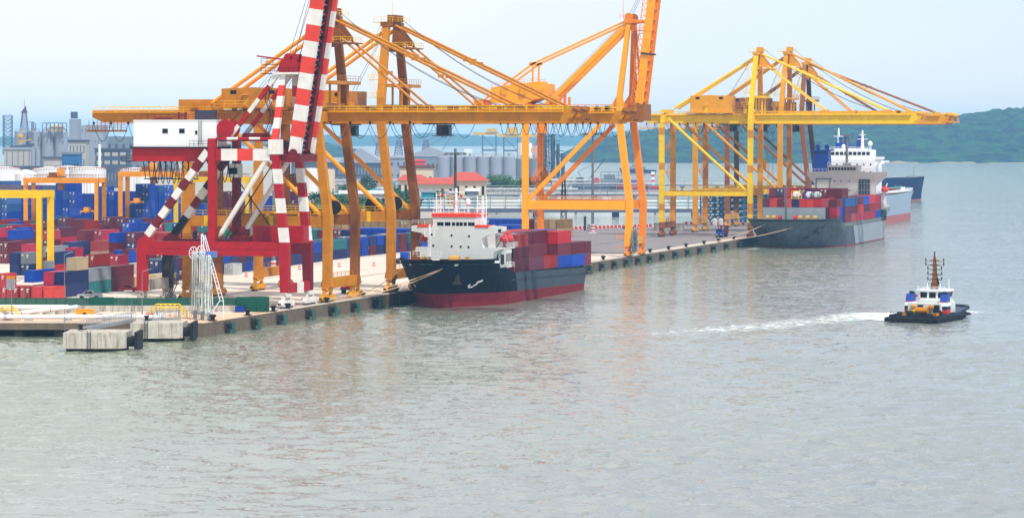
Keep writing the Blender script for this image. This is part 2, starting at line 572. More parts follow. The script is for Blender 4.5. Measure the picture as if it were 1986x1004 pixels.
def build_water():
    Ys = [175.0]
    while Ys[-1] < 700: Ys.append(Ys[-1] + .42 * (Ys[-1] / 190) ** 1.3)
    Ys[-1] = 700.0
    Ys = np.array(Ys)
    pxs = np.linspace(-500, 2560, 1020)
    P_, Y_ = np.meshgrid(pxs, Ys)
    X_ = (P_ - 993) / 6000 * Y_
    wx = CAM.x + RV.x * X_ + WV.x * Y_
    wy = CAM.y + RV.y * X_ + WV.y * Y_
    wz = water_h(wx, wy)
    nr, nc = wx.shape
    co = np.stack([wx, wy, wz], -1).reshape(-1, 3)
    outer = np.array([[-14000, -3000, 0], [14000, -3000, 0], [14000, 16000, 0], [-14000, 16000, 0]], float)
    n0 = len(co)
    co = np.vstack([co, outer])
    i = np.arange(nr - 1)[:, None] * nc + np.arange(nc - 1)[None, :]
    quads = np.stack([i, i + 1, i + nc + 1, i + nc], -1).reshape(-1, 4)
    a, b, c, d = 0, nc - 1, nr * nc - 1, (nr - 1) * nc
    ring = np.array([[n0, n0 + 1, b, a], [n0 + 1, n0 + 2, c, b], [n0 + 2, n0 + 3, d, c], [n0 + 3, n0, a, d]])
    quads = np.vstack([quads, ring])
    me = bpy.data.meshes.new('water')
    me.vertices.add(len(co))
    me.vertices.foreach_set('co', co.ravel())
    me.loops.add(quads.size)
    me.loops.foreach_set('vertex_index', quads.ravel().astype(np.int32))
    me.polygons.add(len(quads))
    me.polygons.foreach_set('loop_start', (np.arange(len(quads)) * 4).astype(np.int32))
    me.polygons.foreach_set('loop_total', np.full(len(quads), 4, np.int32))
    me.polygons.foreach_set('use_smooth', np.array([True] * (len(quads) - 4) + [False] * 4))
    me.update(calc_edges=True)
    me.validate()
    me.materials.append(wm)
    o = bpy.data.objects.new('water', me)
    COL.objects.link(o)
    o['kind'] = 'structure'
build_water()

def ground_material(name, rgb, rgb2, lines=0.5, dark=.35):
    m = mkmat(name, rgb, rough=.9, var=.1, scale=.06, bump=.05)
    t = m.node_tree
    N, L = t.nodes, t.links
    b = N['Principled BSDF']
    src = b.inputs['Base Color'].links[0].from_socket
    geo = N.new('ShaderNodeNewGeometry')
    mp = N.new('ShaderNodeMapping')
    mp.inputs['Scale'].default_value = (1, .03, 1)
    L.new(geo.outputs['Position'], mp.inputs['Vector'])
    n = N.new('ShaderNodeTexNoise')
    n.inputs['Scale'].default_value = .55
    n.inputs['Detail'].default_value = 6
    n.inputs['Roughness'].default_value = .7
    L.new(mp.outputs[0], n.inputs['Vector'])
    r = N.new('ShaderNodeMapRange')
    r.inputs[1].default_value = .5
    r.inputs[2].default_value = .72
    r.inputs[4].default_value = lines
    L.new(n.outputs['Fac'], r.inputs[0])
    n2 = N.new('ShaderNodeTexNoise')
    n2.inputs['Scale'].default_value = .11
    n2.inputs['Detail'].default_value = 7
    L.new(geo.outputs['Position'], n2.inputs['Vector'])
    r2 = N.new('ShaderNodeMapRange')
    r2.inputs[1].default_value = .55
    r2.inputs[2].default_value = .75
    r2.inputs[4].default_value = dark
    L.new(n2.outputs['Fac'], r2.inputs[0])
    ad = N.new('ShaderNodeMath')
    ad.operation = 'MAXIMUM'
    L.new(r.outputs[0], ad.inputs[0])
    L.new(r2.outputs[0], ad.inputs[1])
    mc = N.new('ShaderNodeMix')
    mc.data_type = 'RGBA'
    L.new(ad.outputs[0], mc.inputs[0])
    L.new(src, mc.inputs[6])
    mc.inputs[7].default_value = (*lin(rgb2), 1)
    L.new(mc.outputs[2], b.inputs['Base Color'])
    return m
M['apron'] = ground_material('apron_concrete', (212, 200, 182), (150, 134, 118), .7, .4)
M['jetty_top'] = ground_material('jetty_concrete', (214, 180, 148), (168, 128, 98), .25, .6)
M['asphalt'] = ground_material('worn_asphalt', (132, 124, 122), (102, 96, 98), .5, .4)
M['shore'] = ground_material('shore_ground', (168, 160, 146), (112, 118, 96), .1, .6)

def slab(name, poly, z0, z1, top, side):
    """poly counter-clockwise seen from above"""
    mb = MB()
    n = len(poly)
    vs = [(x, y, z0) for x, y in poly] + [(x, y, z1) for x, y in poly]
    mb.add(vs, [tuple(range(n, 2 * n))], 0)
    mb.add(vs, [(i, (i + 1) % n, n + (i + 1) % n, n + i) for i in range(n)], 1)
    o = mb.build(name, [top, side])
    o['kind'] = 'structure'
    return o
def along(p, s, d=0.0):
    return (p[0] + RV.x * s + WV.x * d, p[1] + RV.y * s + WV.y * d)
CORNER = (0.0, -6.0)
WALLR = (-2.4, 31.2)
quay_poly = [(0, -6), (0, 648), (-58, 650), (-64, 610), (-84, 560), (-262, 604), (-600, 640), (-600, -150), along(WALLR, -130, -8), along(WALLR, -6, -8), along(CORNER, -7)]
slab('quay', quay_poly, -3, QZ, M['apron'], M['quay_wall'])
# jetty deck in front of the green fence
J = [along(CORNER, -7.02), along(WALLR, -6.05, -8.02), along(WALLR, -130, -8.02), along(CORNER, -130)]
j = slab('jetty_deck', [J[0], J[1], J[2], J[3]], 1.35, QZ - .01, M['jetty_top'], M['quay_wall'])
top = MB().add([(x, y, QZ + .004) for x, y in [along(CORNER, -7), (0, -6), (0, 30), along(WALLR, 1.5), along(WALLR, -5.9, 0), along(WALLR, -5.9, -8)]], [(0, 1, 2, 3, 4, 5)]).build('jetty_pavement', M['jetty_top'])
top['kind'] = 'structure'
top = MB().add([(x, y, QZ + .004) for x, y in [(-600, 338), (-4.5, 338), (-4.5, 646), (-56, 648), (-62, 610), (-80, 561), (-262, 602), (-600, 636)]], [(0, 1, 2, 3, 4, 5, 6, 7)]).build('road', M['asphalt'])
top['kind'] = 'structure'
# piles and back wall under the jetty deck
mb = MB()
for k in range(16):
    for d in (1.2, 5):
        p = along(CORNER, -12 - k * 7.5, d)
        mb.box(p[0] - .8, p[0] + .8, p[1] - .8, p[1] + .8, -3, 1.34)
q0, q1 = along(CORNER, -9, 9), along(CORNER, -130, 9)
mb.beam((q0[0], q0[1], -.8), (q1[0], q1[1], -.8), .6, 4.2)
o = mb.build('jetty_piles', M['dark_pile']); o['kind'] = 'structure'
# crane rails
for nm, xx in (('crane_rail', -2.0), ('crane_rail', -33.5)):
    o = MB().box(xx - .12, xx + .12, 20, 640, QZ + .005, QZ + .05).build(nm, M['dark_steel']); o['kind'] = 'structure'
# quay coping: a pale worn strip along the edge
o = MB().box(-1.1, .06, 36, 640, QZ + .002, QZ + .14).build('quay_kerb', M['concrete']); o['kind'] = 'structure'

# far shore land (tank farm, mill, villages)
def fp(px, Y): 
    p = far(px, Y); return (p.x, p.y)
shore_poly = [fp(700, 1270), fp(905, 1330), fp(905, 1480), fp(1040, 1560), fp(1100, 2080), fp(1110, 2600), fp(900, 2950), fp(640, 3300), fp(300, 3900), fp(-900, 4200), fp(-900, 1180), fp(300, 1180)]
slab('far_shore', shore_poly, -3, 2.4, M['shore'], M['quay_wall'])

# wooded hills across the strait: crowns modelled as a bumpy canopy
def forest_material(name, a, b):
    m = mkmat(name, a, rough=.9, var=.35, scale=.012, bump=.0, spec=.1)
    t = m.node_tree
    N, L = t.nodes, t.links
    bs = N['Principled BSDF']
    src = bs.inputs['Base Color'].links[0].from_socket
    geo = N.new('ShaderNodeNewGeometry')
    v = N.new('ShaderNodeTexVoronoi')
    v.inputs['Scale'].default_value = .045
    L.new(geo.outputs['Position'], v.inputs['Vector'])
    mc = N.new('ShaderNodeMix')
    mc.data_type = 'RGBA'
    r = N.new('ShaderNodeMapRange')
    r.inputs[1].default_value = .25
    r.inputs[2].default_value = .85
    sp = N.new('ShaderNodeSeparateColor')
    L.new(v.outputs['Color'], sp.inputs[0])
    L.new(sp.outputs[0], r.inputs[0])
    L.new(r.outputs[0], mc.inputs[0])
    L.new(src, mc.inputs[6])
    mc.inputs[7].default_value = (*lin(b), 1)
    L.new(mc.outputs[2], bs.inputs['Base Color'])
    return m
M['forest'] = forest_material('forest_canopy', (14, 44, 58), (38, 80, 60))  # blue of the distance haze is mixed into this canopy colour
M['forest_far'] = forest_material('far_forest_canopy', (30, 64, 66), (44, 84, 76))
from mathutils import noise as mnoise
def hill(name, contour, Y0, Y1, m, nx=220, ny=22, crown=7.0, seed=0):
    """contour: (px, py) of the ridge line as surveyed; Y0 the shoreline distance, Y1 the ridge distance"""
    mb = MB()
    xs = [contour[0][0] + (contour[-1][0] - contour[0][0]) * i / nx for i in range(nx + 1)]
    def top(px):
        for (a, ya), (b, yb) in zip(contour[:-1], contour[1:]):
            if a <= px <= b:
                return zat(ya + (yb - ya) * (px - a) / (b - a), Y1)
        return 0
    vs = []
    for jj in range(ny + 1):
        t = jj / ny
        Y = Y0 + (Y1 - Y0) * 1.25 * t
        prof = min(1, t * 1.25)
        prof = math.sin(prof * math.pi / 2) ** .8 if t <= .8 else 1 - (t - .8) * .5
        for px in xs:
            X = (px - 993) / 6000 * Y1
            H = top(px)
            p = FW(X, Y + 60 * mnoise.noise((X * .004, seed, 0)))
            lump = mnoise.noise((p.x * .02, p.y * .02, seed)) + .6 * mnoise.noise((p.x * .055, p.y * .055, seed + 3)) + .45 * mnoise.noise((p.x * .13, p.y * .13, seed + 5)) 
            spur = mnoise.noise((p.x * .0035, p.y * .0035, seed + 7))
            z = max(0, H) * prof * (1 + .22 * spur * (1 - prof)) + crown * lump * min(1, prof * 2 + .25) * min(1, max(0, H) / 20) 
            if jj == 0: z = -1
            vs.append((p.x, p.y, z if H > 0 else -2))
    fs = []
    for jj in range(ny):
        for i in range(nx):
            a = jj * (nx + 1) + i
            fs.append((a, a + 1, a + nx + 2, a + nx + 1))
    mb.add(vs, fs)
    o = mb.build(name, m, smooth=False)
    o['kind'] = 'structure'
    return o
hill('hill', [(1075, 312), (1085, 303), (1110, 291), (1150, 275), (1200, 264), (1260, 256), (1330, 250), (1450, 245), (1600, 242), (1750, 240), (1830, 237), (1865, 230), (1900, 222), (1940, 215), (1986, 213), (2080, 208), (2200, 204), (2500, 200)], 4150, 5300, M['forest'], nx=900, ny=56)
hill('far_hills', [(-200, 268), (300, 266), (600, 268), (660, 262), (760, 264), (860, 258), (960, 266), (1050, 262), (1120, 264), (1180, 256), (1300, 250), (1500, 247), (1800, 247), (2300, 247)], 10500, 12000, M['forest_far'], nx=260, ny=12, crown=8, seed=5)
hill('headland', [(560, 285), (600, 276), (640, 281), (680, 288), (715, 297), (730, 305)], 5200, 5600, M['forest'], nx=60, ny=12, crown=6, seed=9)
# narrow sandy shore at the foot of the right-hand hill
mb = MB()
for k in range(60):
    if k % 17 > 12: continue
    a, b_ = 1700 + k * 6.5, 1700 + (k + 1) * 6.5
    h0, h1 = [.6 + 2.4 * max(0, mnoise.noise((q * .03, 2, 0)) + .25) for q in (a, b_)]
    p, q = far(a, 4125), far(b_, 4125)
    mb.add([(p.x, p.y, .2), (q.x, q.y, .2), (q.x + WV.x * 40, q.y + WV.y * 40, h1), (p.x + WV.x * 40, p.y + WV.y * 40, h0)], [(0, 1, 2, 3)])
o = mb.build('beach', M['sand']); o['kind'] = 'structure'

def add_haze():
    mb = MB().box(-16000, 16000, -4000, 18000, -4.5, 112)
    hm = bpy.data.materials.new('haze_air')
    hm.use_nodes = True
    t = hm.node_tree
    t.nodes.clear()
    out = t.nodes.new('ShaderNodeOutputMaterial')
    vol = t.nodes.new('ShaderNodeVolumePrincipled')
    vol.inputs['Color'].default_value = (.33, .68, 1.0, 1)
    vol.inputs['Density'].default_value = HAZE_DENSITY
    vol.inputs['Anisotropy'].default_value = 0.0
    t.links.new(vol.outputs[0], out.inputs['Volume'])
    o = mb.build('haze', hm)
    tag(o, kind='stuff')
    return o
HAZE = add_haze() if HAZE_DENSITY > 0 else None

# ------------------------------------------------------------------ shipping containers
def container_body(L_, h):
    """corner posts, rails, corrugated sides; origin at the near right bottom corner (x<0 is the body)"""
    mb = MB()
    W_ = 2.44
    e = .11
    for x in (-W_, -e * 1.3):
        for y in (0, L_ - e):
            mb.box(x, x + e * 1.3, y, y + e, 0, h)
    for x in (-W_, -e):
        mb.box(x, x + e, e, L_ - e, 0, .16)
        mb.box(x, x + e, e, L_ - e, h - .12, h)
    for y in (0, L_ - e):
        mb.box(-W_ + .143, -.143, y, y + e, 0, .16)
        mb.box(-W_ + .143, -.143, y, y + e, h - .12, h)
    k = int(L_ / .56)
    for side in (0, 1):
        pts = []
        for i in range(k):
            y0 = e + (L_ - 2 * e) * i / k
            st = (L_ - 2 * e) / k
            for dy, dx in ((0, .018), (.36, .018), (.5, .07), (.86, .07)):
                pts.append((y0 + st * dy, dx))
        pts.append((L_ - e, .018))
        vs = []
        for y, dx in pts:
            x = -dx if side else -W_ + dx
            vs += [(x, y, .16), (x, y, h - .12)]
        fs = [(2 * i, 2 * i + 2, 2 * i + 3, 2 * i + 1) if side else (2 * i + 1, 2 * i + 3, 2 * i + 2, 2 * i) for i in range(len(pts) - 1)]
        mb.add(vs, fs)
    mb.add([(-W_ + .01, .01, h - .02), (-.01, .01, h - .02), (-.01, L_ - .01, h - .02), (-W_ + .01, L_ - .01, h - .02)], [(0, 1, 2, 3)])
    mb.add([(-W_ + .1, L_ - .03, .1), (-.1, L_ - .03, .1), (-.1, L_ - .03, h - .1), (-W_ + .1, L_ - .03, h - .1)], [(3, 2, 1, 0)])
    mb.add([(-W_ + .1, .1, .08), (-.1, .1, .08), (-.1, L_ - .1, .08), (-W_ + .1, L_ - .1, .08)], [(3, 2, 1, 0)])
    # ribbed blank end behind the doors
    pts = [(-W_ + .143 + (W_ - .286) * i / 12, (.03 if i % 2 else .075)) for i in range(13)]
    vs = []
    for x, dy in pts: vs += [(x, dy, .16), (x, dy, h - .12)]
    mb.add(vs, [(2 * i, 2 * i + 2, 2 * i + 3, 2 * i + 1) for i in range(12)])
    return mb
def door_mesh(h, side):
    mb = MB()
    x0 = -2.44 + .15 if side == 0 else -1.215
    x1 = -1.225 if side == 0 else -.15
    mb.box(x0, x1, .012, .028, .17, h - .13)
    for f in (.22, .72):
        x = x0 + (x1 - x0) * f
        mb.tube((x, -.02, .1), (x, -.02, h - .06), .025, 5, 1)
        mb.box(x - .07, x + .07, -.045, .01, .95, 1.05, 1)
    for z in (.5, h * .5, h - .5):
        mb.box(x0, x1, .0, .012, z, z + .05)
    if side == 1:
        mb.box(x0 + .34, x1 - .12, -.004, .011, h - .62, h - .42, 2).box(x0 + .34, x1 - .2, -.004, .011, h - .86, h - .7, 2).box(x0 + .34, x1 - .3, -.004, .011, h - 1.25, h - 1.0, 2)
    else:
        mb.box(x0 + .1, x0 + .62, -.004, .011, h - .78, h - .42, 2)
    return mb
CMESH, DMESH = {}, {}
def new_container(code, L_, h, loc, label, group, doors, rz=0.0):
    key = (L_, h)
    if key not in CMESH:
        o = container_body(6.06 if L_ == 20 else 12.19, h).build('shipping_container', CM[code])
        CMESH[key] = o.data
        for s_ in (0, 1):
            d = door_mesh(h, s_).build('door', [CM[code], M['galvanised_steel'], M['ship_white']])
            DMESH[(h, s_)] = d.data
            bpy.data.objects.remove(d)
    else:
        o = bpy.data.objects.new('shipping_container', CMESH[key])
        COL.objects.link(o)
    o.material_slots[0].link = 'OBJECT'
    o.material_slots[0].material = CM[code]
    o.location = loc
    o.rotation_euler = (0, 0, rz)
    tag(o, label, 'container', group)
    if doors:
        for s_ in (0, 1):
            d = bpy.data.objects.new('door', DMESH[(h, s_)])
            COL.objects.link(d)
            d.material_slots[0].link = 'OBJECT'
            d.material_slots[0].material = CM[code]
            d.parent = o
    return o

# rows: zone, x of the right side, y of the near end, length in feet, height, lowest tier,  colours bottom to top,  1 = a container of its own
YARD = [
    [2, -62.3, 69.5, 40, 2.70, 0,  5, 5,  1, 1],
    [2, -62.3, 75.6, 20, 2.74, 2,  9,  1],
    [2, -64.9, 69.5, 40, 2.70, 0,  5, 2,  0, 1],
    [2, -67.5, 69.5, 40, 2.60, 0,  5,  0],
    [2, -62.3, 82.1, 40, 2.80, 0,  7, 8,  1, 1],
    [2, -62.3, 94.7, 40, 2.80, 0,  3, 3,  1, 1],
    [2, -62.3, 107.5, 40, 2.70, 0,  9,  1],
    [2, -62.4, 120.1, 40, 2.70, 0,  9,  1],
    [1, -72.7, 62.5, 20, 2.60, 0,  1,  1],
    [1, -70.0, 62.5, 20, 2.60, 0,  1,  1],
    [1, -67.2, 62.5, 20, 2.60, 0,  4,  1],
    [1, -64.5, 62.5, 20, 2.60, 0,  1,  1],
    [1, -61.7, 62.5, 20, 2.60, 0,  13,  1],
    [3, -95.9, 110.5, 20, 2.90, 0,  1,  1],
    [3, -97.5, 129.4, 40, 2.80, 0,  6,  1],
    [3, -106.3, 157.2, 40, 2.60, 0,  1,  1],
    [3, -92.7, 132.6, 40, 2.60, 0,  5,  0],
    [4, -109.7, 168.0, 40, 2.80, 0,  5, 5,  0, 1],
    [4, -116.9, 162.3, 20, 2.80, 0,  5, 5,  1, 1],
    [4, -114.3, 163.1, 20, 2.80, 0,  5, 8,  1, 1],
    [4, -96.2, 161.7, 40, 2.70, 0,  3, 4,  0, 1],
    [4, -89.1, 160.3, 20, 2.70, 0,  3, 2,  0, 1],
    [5, -150.0, 225.7, 40, 2.90, 0,  3, 3,  1, 1],
    [5, -142.3, 223.2, 20, 2.70, 0,  5, 2,  0, 1],
    [5, -129.2, 207.0, 40, 2.70, 0,  3, 8,  0, 1],
    [5, -119.8, 201.9, 20, 2.70, 0,  3, 2,  0, 1],
    [5, -99.3, 192.0, 40, 2.80, 0,  5, 3,  0, 1],
    [5, -95.4, 186.6, 20, 2.70, 0,  5, 6,  0, 1],
    [5, -102.7, 193.7, 40, 2.60, 0,  5, 6,  0, 0],
    [5, -90.7, 174.2, 20, 2.80, 0,  12,  1],
    [6, -135.8, 235.8, 40, 2.80, 0,  5, 5,  0, 1],
    [6, -132.0, 245.5, 40, 2.80, 0,  9, 4,  0, 1],
    [6, -67.9, 149.8, 40, 2.70, 0,  3, 3,  1, 1],
    [7, -124.2, 240.3, 20, 2.70, 0,  5, 3, 6,  0, 1, 1],
    [7, -119.5, 241.7, 40, 2.70, 0,  3, 5, 14,  0, 1, 1],
    [7, -114.4, 243.2, 40, 2.70, 0,  14, 3, 2,  1, 1, 1],
    [7, -111.9, 243.9, 40, 2.70, 0,  3, 5, 4,  1, 1, 1],
    [7, -173.9, 274.3, 20, 2.70, 0,  3, 14, 2,  0, 0, 1],
    [7, -161.9, 255.8, 40, 2.70, 0,  6, 14, 6,  0, 1, 1],
    [7, -170.4, 279.1, 20, 2.70, 0,  6, 3, 6,  0, 0, 0],
    [7, -167.4, 286.3, 40, 2.70, 0,  3, 6, 14,  0, 1, 1],
    [7, -150.7, 255.5, 20, 2.70, 0,  4, 14, 2,  0, 1, 1],
    [7, -159.0, 279.2, 40, 2.70, 0,  3, 2, 14,  0, 1, 1],
    [7, -141.2, 257.1, 40, 2.70, 0,  14, 3, 3,  0, 0, 1],
    [7, -136.6, 258.3, 40, 2.70, 0,  3, 14, 2,  0, 0, 1],
    [8, -158.3, 328.4, 20, 2.70, 0,  5, 3, 6,  0, 0, 1],
    [8, -153.7, 329.7, 20, 2.70, 0,  3, 14, 6,  0, 0, 1],
    [8, -148.7, 331.2, 20, 2.70, 0,  3, 3, 2,  0, 0, 1],
    [8, -146.0, 331.9, 20, 2.70, 0,  5, 3, 7,  0, 0, 1],
    [8, -143.4, 332.7, 20, 2.70, 0,  5, 3, 6,  0, 0, 1],
    [8, -140.1, 333.6, 20, 2.70, 0,  3, 5, 2,  1, 1, 1],
    [8, -136.5, 334.7, 20, 2.70, 0,  7, 3, 7,  1, 1, 1],
    [8, -110.1, 278.1, 40, 2.70, 0,  3, 6, 10,  0, 1, 1],
    [8, -190.5, 340.8, 20, 2.80, 0,  3, 3, 14,  0, 0, 1],
    [8, -198.3, 370.3, 20, 2.80, 0,  3, 6, 14,  0, 0, 1],
    [8, -185.5, 350.7, 40, 2.80, 0,  4, 4, 3,  0, 0, 1],
    [8, -174.9, 337.7, 20, 2.80, 0,  3, 3, 4,  0, 0, 1],
    [8, -186.2, 377.9, 40, 2.80, 0,  3, 3, 3,  0, 0, 1],
    [8, -177.1, 367.6, 20, 2.80, 0,  6, 3, 14,  0, 0, 1],
    [8, -170.4, 361.1, 20, 2.80, 0,  3, 3, 6,  0, 0, 1],
    [8, -172.9, 373.5, 20, 2.80, 0,  3, 6, 3,  0, 0, 0],
    [8, -254.2, 442.2, 40, 2.70, 0,  3, 4,  0, 1],
    [8, -239.3, 420.1, 20, 2.70, 0,  6, 6,  0, 0],
    [8, -241.5, 434.3, 20, 2.70, 0,  2, 4,  0, 0],
    [8, -233.6, 424.5, 20, 2.70, 0,  3, 7,  0, 0],
    [8, -236.6, 440.8, 40, 2.70, 0,  5, 14,  0, 0],
    [8, -232.6, 444.8, 40, 2.70, 0,  2, 7,  0, 0],
    [8, -214.8, 425.5, 40, 2.70, 0,  7, 3,  0, 0],
    [8, -217.3, 445.0, 20, 2.70, 0,  6, 3,  0, 0],
    [8, -202.6, 445.3, 20, 2.70, 0,  6, 2,  0, 0],
    [8, -204.8, 457.4, 20, 2.70, 0,  14, 3,  0, 0],
    [8, -194.5, 442.9, 40, 2.70, 0,  3, 3,  0, 0],
    [8, -227.2, 385.6, 40, 2.70, 0,  2, 7,  0, 0],
    [8, -222.7, 382.5, 40, 2.70, 0,  3, 2,  0, 1],
    [8, -221.9, 395.0, 40, 2.70, 0,  2, 2,  0, 0],
    [8, -212.9, 386.0, 40, 2.70, 0,  14, 5,  0, 0],
    [8, -199.7, 400.3, 40, 2.70, 0,  2, 3,  0, 0],
    [8, -178.9, 384.2, 40, 2.70, 0,  2, 3,  0, 0],
    [8, -181.2, 401.7, 40, 2.70, 0,  7, 7,  0, 0],
    [7, -205.0, 339.0, 40, 2.70, 0,  3, 3,  0, 0],
    [7, -192.1, 325.4, 40, 2.70, 0,  6, 2,  0, 0],
    [7, -187.4, 324.9, 40, 2.70, 0,  3, 3,  0, 0],
    [7, -179.5, 345.4, 20, 2.70, 0,  5, 7,  0, 0],
    [7, -174.4, 344.6, 20, 2.70, 0,  14, 3,  0, 0],
    [7, -164.6, 340.4, 40, 2.70, 0,  4, 5,  0, 0],
    [7, -158.4, 349.4, 40, 2.70, 0,  5, 14,  0, 0],
    [9, -292.0, 538.9, 20, 2.90, 0,  6, 6, 6,  0, 0, 0],
    [9, -289.4, 538.9, 20, 2.90, 0,  6, 6, 6,  0, 0, 0],
    [9, -286.8, 538.9, 20, 2.90, 0,  6, 6, 6,  0, 0, 0],
    [9, -284.2, 538.9, 20, 2.90, 0,  6, 6, 6,  0, 0, 0],
    [9, -281.6, 538.9, 20, 2.90, 0,  6, 6, 6,  0, 1, 1],
    [9, -251.9, 485.2, 20, 2.90, 0,  6, 15, 6, 6, 6, 6,  0, 0, 0, 0, 0, 0],
    [9, -249.3, 485.2, 20, 2.90, 0,  6, 15, 6, 6, 15, 6,  0, 0, 1, 0, 0, 0],
    [9, -246.7, 485.2, 20, 2.90, 0,  6, 6, 6, 6, 6, 6,  0, 0, 1, 1, 1, 1],
    [9, -296.3, 578.1, 20, 2.90, 0,  6, 6, 6,  0, 0, 0],
    [9, -289.1, 587.5, 20, 2.90, 0,  6, 6, 6, 6,  0, 0, 0, 0],
    [9, -286.5, 587.5, 20, 2.90, 0,  6, 6, 6, 6,  0, 0, 0, 0],
    [9, -283.8, 587.5, 20, 2.90, 0,  6, 6, 6, 6,  0, 0, 0, 0],
    [9, -236.6, 485.2, 40, 2.90, 0,  6, 6, 6, 6, 6,  0, 0, 0, 0, 0],
    [9, -234.0, 485.2, 40, 2.90, 0,  6, 6, 6, 6, 6,  0, 0, 0, 0, 1],
    [9, -231.4, 485.2, 40, 2.90, 0,  6, 6, 6, 6, 6,  0, 0, 0, 0, 1],
    [9, -228.7, 485.2, 40, 2.90, 0,  6, 6, 6, 6, 6,  0, 0, 0, 0, 1],
    [9, -226.1, 485.2, 40, 2.90, 0,  6, 6, 6, 6, 6,  0, 0, 0, 0, 0],
    [9, -223.5, 485.2, 40, 2.90, 0,  6, 6, 6, 6, 6,  0, 0, 0, 0, 0],
    [9, -218.4, 479.6, 20, 2.90, 0,  6, 6, 6, 6, 6, 6,  0, 0, 1, 0, 0, 0],
    [9, -215.8, 479.6, 20, 2.90, 0,  6, 6, 6, 6, 6, 6,  0, 0, 1, 1, 1, 1],
    [9, -269.3, 616.0, 40, 2.90, 0,  6, 6, 6, 6, 6,  0, 0, 0, 0, 0],
    [9, -266.6, 616.0, 40, 2.90, 0,  6, 6, 6, 6, 15,  0, 0, 0, 0, 0],
    [9, -264.0, 616.0, 40, 2.90, 0,  6, 15, 15, 6, 6,  0, 0, 1, 1, 1],
    [10, -294.7, 524.5, 40, 2.90, 0,  6, 6, 15, 15, 15, 15,  0, 0, 0, 0, 0, 0],
    [10, -292.1, 524.5, 40, 2.90, 0,  6, 6, 15, 15, 15, 15,  0, 1, 1, 1, 1, 1],
    [10, -321.0, 601.0, 40, 2.90, 0,  6, 15, 6, 6, 6,  0, 0, 0, 0, 0],
    [10, -318.3, 601.0, 40, 2.90, 0,  6, 6, 6, 6, 6,  0, 0, 0, 0, 0],
    [10, -315.7, 601.0, 40, 2.90, 0,  6, 6, 6, 6, 6,  0, 0, 0, 0, 0],
    [10, -313.1, 601.0, 40, 2.90, 0,  6, 6, 15, 6, 6,  0, 0, 0, 0, 0],
    [10, -310.5, 601.0, 40, 2.90, 0,  6, 6, 6, 6, 15,  0, 0, 0, 0, 0],
    [10, -307.9, 601.0, 40, 2.90, 0,  15, 6, 6, 15, 15,  0, 0, 0, 0, 0],
    [10, -280.2, 585.3, 20, 2.90, 0,  6, 14, 3, 3, 6,  0, 0, 0, 0, 0],
    [10, -277.6, 585.3, 20, 2.90, 0,  3, 6, 6, 6, 6,  0, 0, 0, 0, 1],
    [10, -236.5, 557.3, 20, 2.90, 0,  6, 6, 6,  0, 0, 0],
    [10, -233.9, 557.3, 20, 2.90, 0,  6, 6, 6,  0, 0, 0],
    [10, -231.3, 557.3, 20, 2.90, 0,  6, 15, 6,  0, 0, 0],
    [10, -228.6, 557.3, 20, 2.90, 0,  6, 6, 6,  0, 0, 0],
    [10, -226.0, 557.3, 20, 2.90, 0,  15, 6, 6,  0, 0, 0],
    [10, -223.4, 557.3, 20, 2.90, 0,  6, 6, 15,  0, 0, 0],
    [10, -220.8, 557.3, 20, 2.90, 0,  15, 6, 6,  0, 0, 0],
    [10, -218.2, 557.3, 20, 2.90, 0,  6, 6, 6,  0, 0, 0],
    [10, -193.1, 497.8, 20, 2.90, 0,  3, 14, 3, 14, 14,  0, 0, 0, 0, 0],
    [10, -190.5, 497.8, 20, 2.90, 0,  14, 3, 3, 3, 3,  0, 0, 0, 0, 1],
    [10, -187.9, 497.8, 20, 2.90, 0,  3, 3, 3, 14, 6,  1, 1, 1, 1, 1],
    [10, -212.9, 567.0, 20, 2.90, 0,  6, 6, 6, 3,  0, 0, 0, 0],
    [10, -210.3, 567.0, 20, 2.90, 0,  3, 6, 6, 3,  0, 0, 0, 0],
    [10, -207.7, 567.0, 20, 2.90, 0,  6, 6, 6, 3,  0, 0, 0, 0],
    [10, -205.0, 567.0, 20, 2.90, 0,  3, 6, 6, 6,  0, 0, 0, 0],
    [10, -202.4, 567.0, 20, 2.90, 0,  6, 6, 6, 6,  0, 0, 0, 0],
    [10, -199.8, 567.0, 20, 2.90, 0,  6, 6, 6, 6,  0, 0, 0, 0],
    [10, -174.4, 503.2, 20, 2.90, 0,  14, 4, 14, 3, 14,  0, 0, 0, 0, 0],
    [10, -171.8, 503.2, 20, 2.90, 0,  14, 14, 14, 14, 3,  0, 0, 0, 0, 1],
    [10, -169.2, 503.2, 20, 2.90, 0,  3, 3, 14, 14, 14,  1, 1, 1, 1, 1],
    [11, -67.5, 134.0, 40, 2.70, 0,  5, 5,  1, 1],
    [11, -70.1, 134.0, 40, 2.70, 0,  5, 7,  0, 1],
    [11, -71.3, 159.4, 40, 2.70, 0,  5, 5,  0, 0],
    [11, -74.0, 159.4, 40, 2.70, 0,  3, 14,  0, 0],
    [11, -69.3, 172.1, 20, 2.70, 0,  6, 5,  1, 1],
    [11, -72.0, 172.1, 20, 2.70, 0,  14, 12,  0, 0],
    [11, -74.6, 172.1, 20, 2.70, 0,  5, 7,  0, 0],
    [11, -69.6, 178.6, 20, 2.70, 0,  5, 6,  0, 1],
    [11, -74.9, 178.6, 20, 2.70, 0,  5, 5,  0, 0],
    [11, -69.9, 185.2, 20, 2.70, 0,  5, 5,  0, 1],
    [11, -72.5, 185.2, 20, 2.70, 0,  5, 10,  0, 0],
    [11, -75.2, 185.2, 20, 2.70, 0,  5, 4,  0, 0],
    [11, -70.2, 191.8, 20, 2.70, 0,  5, 14,  0, 1],
    [11, -75.5, 191.8, 20, 2.70, 0,  5, 5,  0, 0],
    [11, -70.5, 198.3, 20, 2.70, 0,  6, 5,  1, 1],
